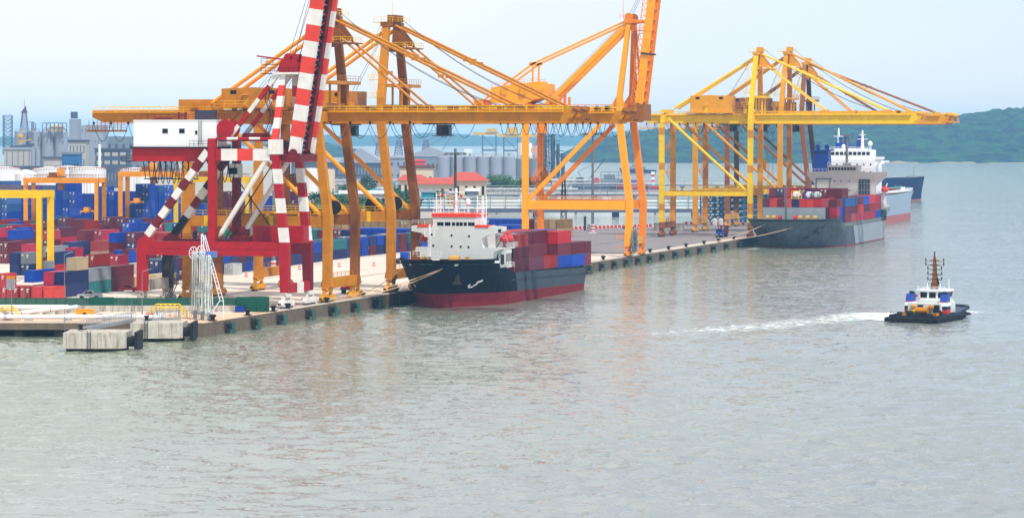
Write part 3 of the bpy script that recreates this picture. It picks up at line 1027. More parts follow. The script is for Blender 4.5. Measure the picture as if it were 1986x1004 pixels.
    [11, -73.2, 198.3, 20, 2.70, 0,  5, 10,  0, 0],
    [11, -75.8, 198.3, 20, 2.70, 0,  5, 5,  0, 0],
    [11, -70.8, 204.9, 20, 2.70, 0,  6, 6,  1, 1],
    [11, -73.5, 204.9, 20, 2.70, 0,  5, 5,  0, 0],
    [11, -76.1, 204.9, 20, 2.70, 0,  5, 7,  0, 0],
    [11, -71.2, 211.4, 40, 2.70, 0,  5, 3,  1, 1],
    [11, -76.4, 211.4, 40, 2.70, 0,  5, 7,  0, 0],
    [11, -71.8, 224.1, 40, 2.70, 0,  3, 5,  1, 1],
    [11, -72.4, 236.8, 40, 2.70, 0,  5, 5,  1, 1],
    [11, -77.6, 236.8, 40, 2.70, 0,  5, 7,  0, 0],
    [11, -73.0, 249.5, 40, 2.70, 0,  5, 6,  1, 1],
    [11, -75.6, 249.5, 40, 2.70, 0,  3, 3,  0, 0],
    [11, -78.2, 249.5, 40, 2.70, 0,  3, 14,  0, 0],
    [11, -73.6, 262.2, 20, 2.70, 0,  5, 5,  1, 1],
    [11, -76.2, 262.2, 20, 2.70, 0,  5, 7,  0, 0],
    [11, -78.8, 262.2, 20, 2.70, 0,  5, 4,  0, 0],
    [11, -73.9, 268.8, 20, 2.70, 0,  6, 5,  1, 1],
    [11, -79.1, 268.8, 20, 2.70, 0,  3, 14,  0, 0],
    [11, -74.2, 275.3, 40, 2.70, 0,  5, 7,  1, 1],
    [11, -79.4, 275.3, 40, 2.70, 0,  5, 7,  0, 0],
    [11, -74.8, 288.0, 20, 2.70, 0,  5, 5,  0, 0],
    [11, -80.0, 288.0, 20, 2.70, 0,  5, 4,  0, 0],
    [11, -74.6, 294.6, 20, 2.70, 0,  6, 5,  1, 1],
    [11, -79.9, 294.6, 20, 2.70, 0,  5, 5,  0, 0],
    [11, -74.4, 301.1, 20, 2.70, 0,  6, 6,  1, 1],
    [11, -77.1, 301.1, 20, 2.70, 0,  5, 5,  0, 0],
    [11, -79.7, 301.1, 20, 2.70, 0,  5, 12,  0, 0],
    [11, -74.2, 307.7, 20, 2.70, 0,  3, 5,  1, 1],
    [11, -74.1, 314.2, 20, 2.70, 0,  5, 6,  1, 1],
    [11, -79.3, 314.2, 20, 2.70, 0,  5, 12,  0, 0],
    [11, -73.9, 320.8, 20, 2.70, 0,  5, 5,  1, 1],
    [11, -76.5, 320.8, 20, 2.70, 0,  5, 10,  0, 0],
    [11, -73.7, 327.4, 20, 2.70, 0,  5, 5,  1, 1],
    [11, -76.3, 327.4, 20, 2.70, 0,  14, 12,  0, 0],
    [11, -73.5, 333.9, 20, 2.70, 0,  3, 3,  1, 1],
    [11, -78.8, 333.9, 20, 2.70, 0,  3, 14,  0, 0],
    [11, -73.3, 340.5, 40, 2.70, 0,  5, 7,  1, 1],
    [11, -73.0, 353.2, 20, 2.70, 0,  6, 5,  1, 1],
    [11, -72.8, 359.7, 20, 2.70, 0,  5, 6,  1, 1],
    [11, -78.0, 359.7, 20, 2.70, 0,  5, 5,  0, 0],
    [11, -72.6, 366.3, 20, 2.70, 0,  5, 5,  1, 1],
    [11, -77.9, 366.3, 20, 2.70, 0,  5, 5,  0, 0],
    [11, -72.4, 372.9, 20, 2.70, 0,  5, 14,  0, 1],
    [11, -77.7, 372.9, 20, 2.70, 0,  3, 14,  0, 0],
    [11, -72.2, 379.4, 40, 2.70, 0,  6, 5,  1, 1],
    [11, -74.9, 379.4, 40, 2.70, 0,  5, 10,  0, 0],
    [11, -77.5, 379.4, 40, 2.70, 0,  5, 5,  0, 0],
    [11, -71.9, 392.1, 20, 2.70, 0,  6, 6,  0, 1],
    [12, -113.2, 363.9, 40, 2.70, 0,  14, 7,  0, 1],
    [12, -110.6, 363.9, 40, 2.70, 0,  14, 7,  0, 1],
    [12, -108.0, 363.9, 40, 2.70, 0,  7, 3,  0, 1],
    [12, -105.3, 363.9, 40, 2.70, 0,  14, 14,  0, 1],
    [12, -102.7, 363.9, 40, 2.70, 0,  5, 14,  0, 1],
    [12, -100.1, 363.9, 40, 2.70, 0,  14, 5,  0, 1],
    [12, -104.5, 383.0, 40, 2.70, 0,  6, 6,  0, 0],
    [12, -101.9, 383.0, 40, 2.70, 0,  6, 6,  0, 0],
    [12, -99.3, 383.0, 40, 2.70, 0,  6, 6,  0, 1],
    [12, -96.6, 383.0, 40, 2.70, 0,  6, 6,  0, 1],
    [12, -93.1, 380.8, 40, 2.70, 0,  5, 6,  0, 0],
    [12, -90.5, 380.8, 40, 2.70, 0,  6, 6,  0, 0],
    [12, -87.9, 380.8, 40, 2.70, 0,  6, 6,  0, 0],
    [12, -85.2, 380.8, 40, 2.70, 0,  6, 6,  0, 0],
    [13, -145.0, 454.9, 20, 2.90, 0,  9, 9,  0, 0],
    [13, -142.4, 454.9, 20, 2.90, 0,  9, 9,  0, 1],
    [13, -139.8, 454.9, 20, 2.90, 0,  9, 9,  0, 1],
    [13, -137.1, 454.9, 20, 2.90, 0,  9, 9,  0, 1],
    [13, -134.5, 454.9, 20, 2.90, 0,  9, 9,  0, 1],
    [13, -131.9, 454.9, 20, 2.90, 0,  9, 9,  0, 1],
    [13, -129.3, 454.9, 20, 2.90, 0,  9, 9,  0, 0],
    [13, -126.7, 454.9, 20, 2.90, 0,  2, 9,  0, 0],
    [13, -124.0, 454.9, 20, 2.90, 0,  9, 9,  0, 0],
    [13, -121.4, 454.9, 20, 2.90, 0,  9, 9,  0, 0],
    [13, -118.8, 454.9, 20, 2.90, 0,  9, 9,  0, 0],
    [13, -116.2, 454.9, 20, 2.90, 0,  9, 9,  0, 0],
    [13, -113.6, 454.9, 20, 2.90, 0,  2, 9,  0, 0],
    [13, -110.9, 454.9, 20, 2.90, 0,  9, 9,  0, 1],
    [13, -104.1, 460.1, 40, 2.90, 0,  9, 9,  0, 1],
    [13, -101.5, 460.1, 40, 2.90, 0,  9, 3,  0, 1],
    [13, -98.9, 460.1, 40, 2.90, 0,  9, 9,  0, 1],
    [13, -91.1, 444.4, 40, 2.90, 0,  6, 6,  0, 0],
    [13, -88.5, 444.4, 40, 2.90, 0,  6, 6,  0, 1],
    [13, -92.8, 483.5, 40, 2.90, 0,  6, 6,  1, 1],
    [13, -90.2, 483.5, 40, 2.90, 0,  6, 6,  1, 1],
    [13, -87.6, 483.5, 40, 2.90, 0,  6, 6,  0, 1],
    [13, -84.9, 483.5, 40, 2.90, 0,  6, 6,  0, 0],
    [13, -82.3, 483.5, 40, 2.90, 0,  6, 6,  0, 0],
    [13, -79.7, 483.5, 40, 2.90, 0,  6, 6,  0, 0],
    [13, -75.4, 481.0, 40, 2.90, 0,  3, 3,  0, 1],
    [13, -71.5, 482.9, 40, 2.90, 0,  9, 9,  0, 1],
    [13, -68.9, 482.9, 40, 2.90, 0,  9, 9,  0, 1],
    [13, -66.3, 482.9, 40, 2.90, 0,  9, 9,  1, 1],
    [13, -63.6, 482.9, 40, 2.90, 0,  9, 9,  1, 1],
    [14, -69.3, 428.1, 40, 2.70, 0,  6, 6,  1, 1],
    [14, -66.7, 428.1, 40, 2.70, 0,  6, 6,  1, 1],
    [14, -64.1, 428.1, 40, 2.70, 0,  6, 6,  1, 1],
    [15, -66.9, 180.4, 20, 2.70, 0,  12,  1],
]
CODES = "rcmbnuteygkwopsM"
ZONE = {'A': 'row by green fence', 'B': 'edge row by pickup', 'C': 'row behind yellow gantry', 'D': 'row behind beige box',
        'E': 'maroon mid-yard row', 'F': 'mixed mid-yard row', 'G': 'crimson row under gantries', 'H': 'purple row below blue wall',
        'I': 'tall blue wall', 'J': 'far blue block', 'K': 'long edge row by road', 'L': 'second row from road',
        'M': 'tan row behind white bridge', 'N': 'blue row before tan stacks', 'P': 'loose group by road'}
ORD = ['first', 'second', 'third', 'fourth', 'fifth', 'sixth', 'seventh', 'eighth', 'ninth', 'tenth', 'eleventh', 'twelfth', 'thirteenth', 'fourteenth', 'fifteenth', 'sixteenth', 'seventeenth', 'eighteenth', 'nineteenth', 'twentieth']
ORD += ['twenty-' + a for a in ORD[:9]] + ['thirtieth'] + ['thirty-' + a for a in ORD[:9]] + ['fortieth'] + ['forty-' + a for a in ORD[:9]] + ['fiftieth'] + ['fifty-' + a for a in ORD[:9]] + ['sixtieth'] + ['sixty-' + a for a in ORD[:9]]
TIER = ['bottom', 'second-tier', 'third-tier', 'fourth-tier', 'fifth-tier', 'sixth-tier', 'seventh-tier']
def viewx(x, y):
    d = Vector((x, y, 0)) - Vector((CAM.x, CAM.y, 0))
    return d.dot(RV) / d.dot(WV)
def load_yard():
    zones = {}
    for q in YARD:
        z, v, u, L_, h, t0 = q[:6]
        n = (len(q) - 6) // 2
        zones.setdefault('ABCDEFGHIJKLMNP'[z - 1], []).append((v, u, L_, h, t0, [CODES[i - 1] for i in q[6:6 + n]], q[6 + n:]))
    rest = MB()
    order = []
    for z, st in zones.items():
        st.sort(key=lambda s_: viewx(s_[0] - 1.2, s_[1]))
        k = -1
        for v, u, L_, h, t0, cols, ind in st:
            if 1 in ind: k += 1
            for t_, (c, iv) in enumerate(zip(cols, ind)):
                tt = t0 + t_
                zz = QZ + .03 + tt * (h + .02)
                if z == 'M' and c == 'y': c = 'M'
                if iv == 1:
                    top = (t_ == len(cols) - 1)
                    tn = ('lone' if len(cols) == 1 and t0 == 0 else ('top-tier' if top else TIER[tt]))
                    lab = '%s %s container, %s stack from left in %s' % (tn, CN[c], ORD[k], ZONE[z])
                    ws = lab.split()
                    new_container(c, L_, h, (v, u, zz), lab, 'containers in ' + ZONE[z], doors=(random.random() < (.65 if z in 'IJ' else .45)))
                else:
                    Lm = 6.06 if L_ == 20 else 12.19
                    if c not in order: order.append(c)
                    rest.box(v - 2.44, v, u, u + Lm, zz, zz + h, order.index(c))
    o = rest.build('container_stacks', [CM[c] for c in order])
    tag(o, 'further stacked containers half hidden behind the front stacks of the yard', 'containers', kind='stuff')
load_yard()

# ------------------------------------------------------------------ ship-to-shore cranes
def sheave_house(mb, x0, x1, y0, y1, z0, z1, mi=0):
    mb.box(x0, x1, y0, y1, z0, z1, mi)

def bogies(t, x, ya, m, dark, length=8.0, ztop=3.0):
    for y in ya:
        mb = MB()
        mb.prism([(y - length * .30, ztop), (y + length * .30, ztop), (y + length * .16, ztop - .9), (y - length * .16, ztop - .9)], 'x', x - .55, x + .55)
        for s_ in (-1, 1):
            yc = y + s_ * length * .25
            mb.prism([(yc - 1.75, .75), (yc - 1.3, 1.55), (yc + 1.3, 1.55), (yc + 1.75, .75), (yc + 1.6, .35), (yc - 1.6, .35)], 'x', x - .5, x + .5)
            mb.box(x - .3, x + .3, yc - .35, yc + .35, 1.5, ztop - .5)
            mb.box(x - .85, x - .5, yc - .6, yc + .1, .7, 1.35, 1)
        b = mb.build('bogie', [m, M['dark_steel']], t)
        for s_ in (-1, 1):
            for k in (-1, 1):
                yc = y + s_ * length * .25 + k * .95
                MB().lathe([(.38, -.35), (.42, -.3), (.42, .3), (.38, .35)], (x, yc, .42), 14, 0, 'x').build('wheel', dark, b)
    # rail clamps / buffers at both ends
    for y, s_ in ((ya[0] - length * .5, -1), (ya[-1] + length * .5, 1)):
        MB().tube((x, y, .9), (x, y + s_ * .9, .9), .22, 8).build('buffer', dark, t)

def festoon(t, x0, x1, y, z, n, sag, r=.06):
    mb = MB()
    for i in range(n):
        a = x0 + (x1 - x0) * i / n
        b = x0 + (x1 - x0) * (i + 1) / n
        mb.path(catenary((a, y, z), (b, y, z), sag, 7), r, 4)
        mb.box(a - .18, a + .18, y - .18, y + .18, z - .1, z + .45)
    mb.build('festoon_cable', M['black_rubber'], t)

def zigzag_stair(t, x, y0, y1, z0, z1, m, wdt=1.0, step=4.0):
    """flights climbing between two levels, turning at small landings"""
    mb = MB()
    n = max(1, round((z1 - z0) / step))
    for i in range(n):
        za, zb = z0 + (z1 - z0) * i / n, z0 + (z1 - z0) * (i + 1) / n
        a, b = (y0, y1) if i % 2 == 0 else (y1, y0)
        for dx in (0, wdt):
            mb.beam((x + dx, a, za), (x + dx, b, zb), .08, .22)
            mb.tube((x + dx, a, za + 1), (x + dx, b, zb + 1), .05, 4)
            mb.tube((x + dx, a, za), (x + dx, a, za + 1), .05, 4)
        k = 8
        for j in range(k):
            f = (j + .5) / k
            yy, zz = a + (b - a) * f, za + (zb - za) * f
            mb.box(x, x + wdt, yy - .16, yy + .16, zz - .03, zz + .03)
        e = .7 if b > a else -.7
        mb.box(x - .1, x + wdt + .1, min(b, b + e), max(b, b + e), zb - .06, zb + .04)
        mb.rail([(x, b + e, zb), (x + wdt, b + e, zb)], 1.0, 1.0, .05)
    mb.build('stair_tower', m, t)

def sts_crane(name_label, group, u0, P, mats):
    """A-frame container crane. Local x = world x, y from the near frame, z above the quay."""
    t = thing('ship_to_shore_crane', name_label, 'crane', (0, u0, QZ), 0, group)
    mf, mr, mg, mh, mk = mats['front'], mats['rear'], mats['girder'], mats['house'], mats['tie']
    wb = P['wb']
    xf, xm, xt, xl = P['xf'], P['xm'], P['xt'], P['xl']
    z0, zp, zg0, zg1 = 3.9, P['zp'], P['zg0'], P['zg1']
    gy = P['gy']
    lw = P.get('lw', 1.75)
    mast = P['mast']      # (x base, x top, z top, y near, y far)
    # sill beams and bogies
    for x in (xf, xl):
        mb = MB()
        mb.box(x - .75, x + .75, -1.2, wb + 1.2, 2.9, 5.0)
        mb.rail([(x, 1.2, 5.0), (x, wb - 1.2, 5.0)], 1.0, 2.5, .05)
        mb.build('sill_beam', mats['sill'], t)
        bogies(t, x, (0, wb), mats['bogie'], M['dark_steel'])
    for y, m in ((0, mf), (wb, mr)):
        # waterside leg
        mb = MB()
        mb.col((xf, y, 5.0), (xm, y, zp + 1.1), lw, lw * .95)
        mb.col((xm, y, zp + 1.1), (xt, y, zg0), lw, lw * .95)
        mb.col((xf, y, 3.2), (xf, y, 5.0), lw + .7, lw + .1, 0, lw, lw * .95)
        if P.get('bands'):
            for zz in P['bands']:
                f = (zz - zp) / (zg0 - zp)
                xx = xm + (xt - xm) * max(0, f) if zz > zp else xf + (xm - xf) * (zz - 5) / (zp - 5)
                mb.box(xx - lw * .51, xx + lw * .51, y - lw * .49, y + lw * .49, zz, zz + 1.6 + (zz * 7 % 3), 1)
        mb.build('leg', [m, mats.get('band', m)], t)
        # landside leg
        mb = MB()
        mb.col((xl, y, 5.0), (xl, y, zg0), lw, lw * .95)
        if P.get('bands'):
            for zz in P['bands']:
                mb.box(xl - lw * .51, xl + lw * .51, y - lw * .49, y + lw * .49, zz + 1, zz + 3.4, 1)
        mb.build('leg', [m, mats.get('band', m)], t)
        # portal beam and its walkway rail
        mb = MB()
        ph = P.get('ph', 2.1)
        mb.box(xl + lw / 2 + .003, xm - lw / 2 - .003, y - .55, y + .55, zp - ph / 2, zp + ph / 2)
        for k in range(4):
            xx = xl + (xm - xl) * (k + .6) / 4.3
            mb.box(xx - .45, xx + .45, y - .6, y + .6, zp - ph / 2 - .05, zp + ph / 2 + .05, 1)
        mb.build('portal_beam', [m, mk], t)
        MB().rail([(xl + 1, y - .5, zp + ph / 2), (xm - 1, y - .5, zp + ph / 2)], 1.1, 2.6, .045).build('handrail', mk, t)
        # long tubular diagonal
        d0, d1 = P['diag'][0], P['diag'][1]
        mb = MB()
        mb.tube((d0[0], y, d0[1]), (d1[0], y, d1[1]), .48, 10)
        for q in (d0, d1):
            mb.cbox((q[0], y, q[1] - .7), 1.3, .5, 1.5)
        mb.build('brace', mats['brace'] if y == 0 else mats.get('brace_rear', mats['brace']), t)
        # mast leg of the A-frame
        mb = MB()
        ym = mast[3] if y == 0 else mast[4]
        mb.col((xt, y, zg0 - .01), (mast[0], y + (ym - y) * .12, zg1 + 3), lw * .98, lw * .94)
        mb.col((mast[0], y + (ym - y) * .12, zg1 + 3), (mast[1], ym, mast[2]), lw * .98, lw * .94, 0, lw * .85, lw * .85)
        mb.build('mast_leg', m, t)
    # cross beams between the two frames at girder height, carrying the girders
    for x in (xl, xt):
        mb = MB()
        mb.box(x - .7, x + .7, lw / 2 + .01, gy[0] - .72, zg0 + .2, zg1 - .3)
        mb.box(x - .7, x + .7, gy[1] + .72, wb - lw / 2 - .01, zg0 + .2, zg1 - .3)
        mb.box(x - .7, x + .7, gy[0] + .72, gy[1] - .72, zg1 - .8, zg1 + .4)
        mb.box(x - .6, x + .6, lw / 2 + .01, wb - lw / 2 - .01, zg1 + .42, zg1 + 1.5)
        mb.build('cross_beam', mg, t)
    # twin box girders
    xb, xtip = P['xb'], P['xtip']
    for i, y in enumerate(gy):
        mb = MB()
        mb.prism([(xb, zg0 + 1.2), (xb + 2.5, zg0 + .12), (xtip - 1.6, zg0), (xtip, zg1 - .8), (xtip - .3, zg1), (xb, zg1)], 'y', y - .65, y + .65)
        mb.box(xb + 1.5, xtip - 2, y - .8, y + .8, zg0 - .14, zg0 - .001)
        for k in range(14):
            xx = xb + (xtip - xb) * (k + .7) / 14.5
            mb.box(xx - .04, xx + .04, y - .69, y + .69, zg0 + .1, zg1 - .03)
        mb.build('boom_girder', mg, t)
        mb = MB()
        mb.box(xb + .5, xtip - 2.5, y - 1.5 if i == 0 else y + .7, y - .7 if i == 0 else y + 1.5, zg1 - .5, zg1 - .4)
        yy = y - 1.45 if i == 0 else y + 1.45
        mb.rail([(xb + .5, yy, zg1 - .4), (xtip - 2.5, yy, zg1 - .4)], 1.15, 2.6, .05)
        mb.build('walkway', mk, t)
    mb = MB()
    k = int((xtip - xb) / 9)
    for i in range(k + 1):
        xx = xb + .8 + (xtip - xb - 2.5) * i / k
        mb.box(xx - .35, xx + .35, gy[0] + .66, gy[1] - .66, zg1 - .9, zg1 - .1)
    mb.build('girder_tie', mg, t)
    if P.get('haunch'):
        h0, h1, hh = P['haunch']
        MB().box(h0, h1, gy[0] - .6, gy[0] + .6, zg1 + .003, zg1 + hh).box(h0, h1, gy[1] - .6, gy[1] + .6, zg1 + .003, zg1 + hh).box(h0 + 1, h1 - 1, gy[0] + .61, gy[1] - .61, zg1 + .3, zg1 + hh - .4).build('haunch', mg, t)
    # boom tip machinery
    mb = MB()
    for y in gy:
        mb.tube((xtip - .6, y - .5, zg1 + .25), (xtip + .9, y - .5, zg1 - .3), .55, 10)
        mb.tube((xtip - .2, y + .5, zg1 + .3), (xtip + .9, y + .5, zg1 + .1), .5, 10)
        mb.box(xtip - 1.5, xtip + 1.5, y - .8, y + .8, zg0 + .5, zg0 + .8)
    mb.box(xtip - .5, xtip + 1.4, gy[0] - .6, gy[1] + .6, zg0 + .82, zg0 + 1.0)
    mb.rail([(xtip + 1.3, gy[0] - .6, zg0 + 1), (xtip + 1.3, gy[1] + .6, zg0 + 1)], 1.1, 1.6, .05)
    mb.build('boom_tip', mats['dirty'], t)
    # deck clutter: winch bases, forestay lugs, sheaves along the boom
    mb = MB()
    rnd = random.Random(int(u0))
    for k in range(16):
        xx = rnd.uniform(2, xtip - 6)
        y = rnd.choice(gy)
        a = rnd.uniform(.5, 1.6)
        mb.box(xx, xx + a, y - .5, y + .5, zg1 + .003, zg1 + rnd.uniform(.4, 1.2))
    for q in (P['stay1'], P['stay2']):
        for y in gy:
            mb.prism([(q[0] - 1.3, zg1), (q[0] + 1.3, zg1), (q[0] + .4, q[1] + .5), (q[0] - .5, q[1] + .5)], 'y', y - .35, y + .35)
    mb.tube((-1, gy[0] + .2, zg1 + .6), (xtip - 12, gy[0] + .2, zg1 + .6), .07, 4)
    mb.tube((3, gy[1] + .2, zg1 + .9), (xtip - 8, gy[1] + .2, zg1 + .9), .07, 4)
    mb.build('deck_gear', mats['dirty'], t)
    # machinery house
    hx0, hx1, hy0, hy1, hz0, hz1 = P['house']
    mb = MB()
    mid = (hx0 + hx1) / 2
    mb.prism([(hx0, hz0), (hx1, hz0), (hx1, hz1 - .25), (mid, hz1), (hx0, hz1 - .25)], 'y', hy0, hy1)
    mb.box(hx0 - 1.2, hx1 + 1.2, hy0 - 1.4, hy1 + 1.4, hz0 - .35, hz0 - .003)
    for xx in (hx0 + 2, mid, hx1 - 2):
        for y in gy:
            mb.box(xx - .4, xx + .4, y - .5, y + .5, zg1 + .003, hz0 - .36)
    h = mb.build('machinery_house', mh, t)
    for fx in (.14, .74):
        xx = hx0 + (hx1 - hx0) * fx
        MB().box(xx, xx + 1.4, hy0 - .05, hy0 - .002, hz1 - 1.4, hz1 - .6).build('vent_window', M['window_glass'], h)
    mb = MB().box(hx0 + 5.0, hx0 + 6.1, hy0 - .06, hy0 - .002, hz0 + .05, hz0 + 2.1)
    mb.box(hx0 + 4.8, hx0 + 6.3, hy0 - .7, hy0 - .003, hz0 + 2.3, hz0 + 2.5)
    mb.build('door', mats['doorm'], h)
    MB().rail([(hx0 - 1.1, hy0 - 1.3, hz0), (hx1 + 1.1, hy0 - 1.3, hz0)], 1.1, 2.2, .045).build('handrail', mk, h)
    # mast head
    mx, mz, my0, my1 = mast[1], mast[2], mast[3], mast[4]
    mb = MB()
    mb.box(mx - .7, mx + .7, my0 + .75, my1 - .75, mz - 5.6, mz - 4.2)
    mb.box(mx - 1.1, mx + 1.1, my0 - 1.0, my1 + 1.0, mz + .003, mz + 1.0)
    mb.box(mx - .2, mx + 1.6, my0 + 1.2, my1 - 1.2, mz + 1.02, mz + 2.6)
    mb.prism([(mx + .7, mz - 4.2), (mx + 4.5, mz - 4.4), (mx + 4.2, mz - 3.4), (mx + 1.1, mz + .6)], 'y', my0 + 1.6, my0 + 2.1)
    mb.prism([(mx + .7, mz - 4.2), (mx + 4.5, mz - 4.4), (mx + 4.2, mz - 3.4), (mx + 1.1, mz + .6)], 'y', my1 - 2.1, my1 - 1.6)
    mb.box(mx - 1.0, mx + 5.8, my0 - .6, my1 + .6, mz - 5.0, mz - 4.75)
    head = mb.build('mast_head', mats['dirty'], t)
    mb = MB()
    mb.rail([(mx - 1.0, my0 - .6, mz - 4.75), (mx + 5.8, my0 - .6, mz - 4.75), (mx + 5.8, my1 + .6, mz - 4.75)], 1.1, 1.6, .045)
    mb.rail([(mx - 2.6, my0 - 1, mz + 1), (mx + 1.1, my0 - 1, mz + 1), (mx + 2.4, my1 + 1, mz + 1)], 1.1, 1.4, .045)
    mb.box(mx - 2.8, mx - 1.1, my0 - .9, my0 + .6, mz + .85, mz + .98)
    mb.tube((mx + .8, my0 + 2, mz + 2.6), (mx + .8, my0 + 2, mz + 5.4), .06, 4)
    mb.build('handrail', mk, head)
    # ladder tower on the near mast leg
    mb = MB()
    zz = zg1 + 3
    k = 0
    while zz < mz - 3:
        f = (zz - zg1) / (mz - zg1)
        xx = xt + (mx - xt) * f - 1.9
        yy = my0 * f
        mb.box(xx - 1.4, xx + 1.0, yy - .6, yy + .6, zz, zz + .1)
        mb.rail([(xx - 1.4, yy - .6, zz + .1), (xx + 1, yy - .6, zz + .1)], 1, 1.2, .045)
        f2 = (zz + 4 - zg1) / (mz - zg1)
        dx = .8 if k % 2 else -.8
        for o_ in (-.3, .3):
            mb.tube((xx - dx + o_, yy - .3, zz), (xx + dx + o_ + (mx - xt) * (f2 - f), my0 * f2 - .3, zz + 4), .06, 4)
        zz += 4
        k += 1
    mb.build('ladder', mk, t)
    # mid-mast cross platform
    zc = zg1 + 5.4
    f = (zc - zg1) / (mz - zg1)
    mb = MB()
    mb.box(xt + .2, xt + 3.6, my0 * f + 1, wb - (wb - my1) * f + 1.5, zc, zc + .7)
    mb.rail([(xt + .3, my0 * f + 1, zc + .7), (xt + 3.6, my0 * f + 1, zc + .7), (xt + 3.6, wb - (wb - my1) * f + 1.5, zc + .7)], 1.1, 1.6, .045)
    for yy in (gy[0] + .4, gy[1] - .4):
        mb.box(xt + .5, xt + .9, yy - .2, yy + .2, zg1 + 1.5, zc)
        mb.box(xt + 2.6, xt + 3.0, yy - .2, yy + .2, zg1 + .1, zc)
    mb.build('mast_platform', mf, t)
    # stays
    for y, ym in ((gy[0], my0 + 1.6), (gy[1], my1 - 1.6)):
        MB().tube((P['back'][0], y, P['back'][1]), (mx - .3, ym, mz - .6), .42, 10).build('backstay', mats['stay'], t)
        for q, za, r_ in ((P['stay1'], mz + .2, .30), (P['stay2'], mz - 3.9, .26)):
            a = Vector((mx + (1.6 if q is P['stay1'] else 3.6), ym, za))
            b = Vector((q[0], y, q[1]))
            mb = MB().tube(a, b, r_, 8)
            for f in (.42, .46) if q is P['stay1'] else (.5,):
                c = a.lerp(b, f)
                mb.cbox((c.x, c.y, c.z - .35), 1.2, .9, .7)
            mb.build('forestay', mats['stay2'], t)
    mb = MB()
    for y in (gy[0] + 1.5, gy[0] + 2.2, gy[1] - 1.5):
        mb.path(catenary((mx + 1.5, (my0 + my1) / 2, mz + 2.3), (P['stay1'][0] - 4, y, zg1 + 1), 2.5, 8), .045, 4)
    for y in (gy[0] + 2, gy[1] - 2):
        mb.tube((hx1 - 1, y, hz1), (mx, (my0 + my1) / 2, mz + 2.2), .045, 4)
    mb.build('hoist_rope', M['dark_steel'], t)
    # trolley and cab under the girders
    xc = P['cab']
    mb = MB()
    mb.box(xc - 3.2, xc + 2.2, gy[0] + .7, gy[1] - .7, zg0 - .4, zg0 + .1)
    mb.build('trolley', M['dark_steel'], t)
    mb = MB()
    mb.box(xc, xc + 2.6, gy[0] + .3, gy[0] + 2.8, zg0 - 2.7, zg0 - .45)
    mb.box(xc - .8, xc + 3.2, gy[0] - .2, gy[0] + 3.2, zg0 - 2.85, zg0 - 2.71)
    mb.rail([(xc - .8, gy[0] - .2, zg0 - 2.7), (xc, gy[0] - .2, zg0 - 2.7)], 1.0, .8, .04)
    cb = mb.build('operator_cab', mats['cabm'], t)
    mb = MB().box(xc + 1.3, xc + 2.5, gy[0] + .24, gy[0] + .298, zg0 - 2.3, zg0 - 1.0)
    mb.box(xc + 2.602, xc + 2.65, gy[0] + .5, gy[0] + 2.6, zg0 - 2.5, zg0 - 1.0)
    mb.build('window', M['window_glass'], cb)
    # spreader
    if P.get('spread'):
        xs_, zs_ = P['spread']
        yc = (gy[0] + gy[1]) / 2
        mb = MB()
        mb.box(xs_ - 1.2, xs_ + 1.2, yc - 3, yc + 3, zs_, zs_ + .6)
        mb.box(xs_ - .8, xs_ + .8, yc - 1.2, yc + 1.2, zs_ + .6, zs_ + 2.0)
        for sx in (-1, 1):
            for sy in (-1, 1):
                mb.tube((xs_ + sx * .9, yc + sy * 1.0, zs_ + 1.9), (xs_ + sx * .4, yc + sy * .5, zs_ + 2.7), .2, 6)
                mb.lathe([(.45, -.12), (.45, .12)], (xs_ + sx * .8, yc + sy * 1.0, zs_ + 2.3), 10, 0, 'x')
                mb.box(xs_ + sx * 1.2 - .12, xs_ + sx * 1.2 + .12, yc + sy * 3 - .15, yc + sy * 3 + .15, zs_ - .5, zs_ + .3)
        sp = mb.build('spreader', mats['dirty'], t)
        mb = MB()
        for sx in (-1, 1):
            for sy in (-1, 1):
                mb.tube((xs_ + sx * .8, yc + sy, zs_ + 2.4), (xs_ + sx * .8, yc + sy * 1.2, zg0 - .3), .05, 4)
        mb.build('hoist_rope', M['dark_steel'], sp)
    fx = P['fest']
    festoon(t, fx[0], fx[1], gy[0] - .9, zg0 - .2, fx[2], fx[3])
    if len(fx) > 4: festoon(t, fx[4], fx[5], gy[0] - .9, zg0 - .2, fx[6], fx[7])
    # landside tip: cable tray hung below the back reach
    mb = MB()
    mb.box(xb - 1.2, xb + 8, gy[0] - .9, gy[0] - .3, zg0 - 1.9, zg0 - 1.5)
    for k in range(9):
        mb.box(xb - .8 + k * .95, xb - .7 + k * .95, gy[0] - .7, gy[0] - .6, zg0 - 1.5, zg0 + .6)
    mb.rail([(xb - 1.2, gy[0] - .9, zg0 - 1.5), (xb + 8, gy[0] - .9, zg0 - 1.5)], 1.0, 1.3, .045)
    mb.build('back_platform', mats['dirty'], t)
    if P.get('stair'):
        zigzag_stair(t, xl + 1.2, 1.5, wb * .62, 5, zg0 - .5, mats['stairm'])
    if P.get('reel'):
        for yy, xx in P['reel']:
            MB().lathe([(.3, -.25), (1.5, -.25), (1.5, -.15), (.6, -.1), (.6, .1), (1.5, .15), (1.5, .25), (.3, .25)], (xx - 1.6, yy, zp + 2.6), 22, 0, 'y').build('cable_reel', M['black_rubber'], t)
    return t

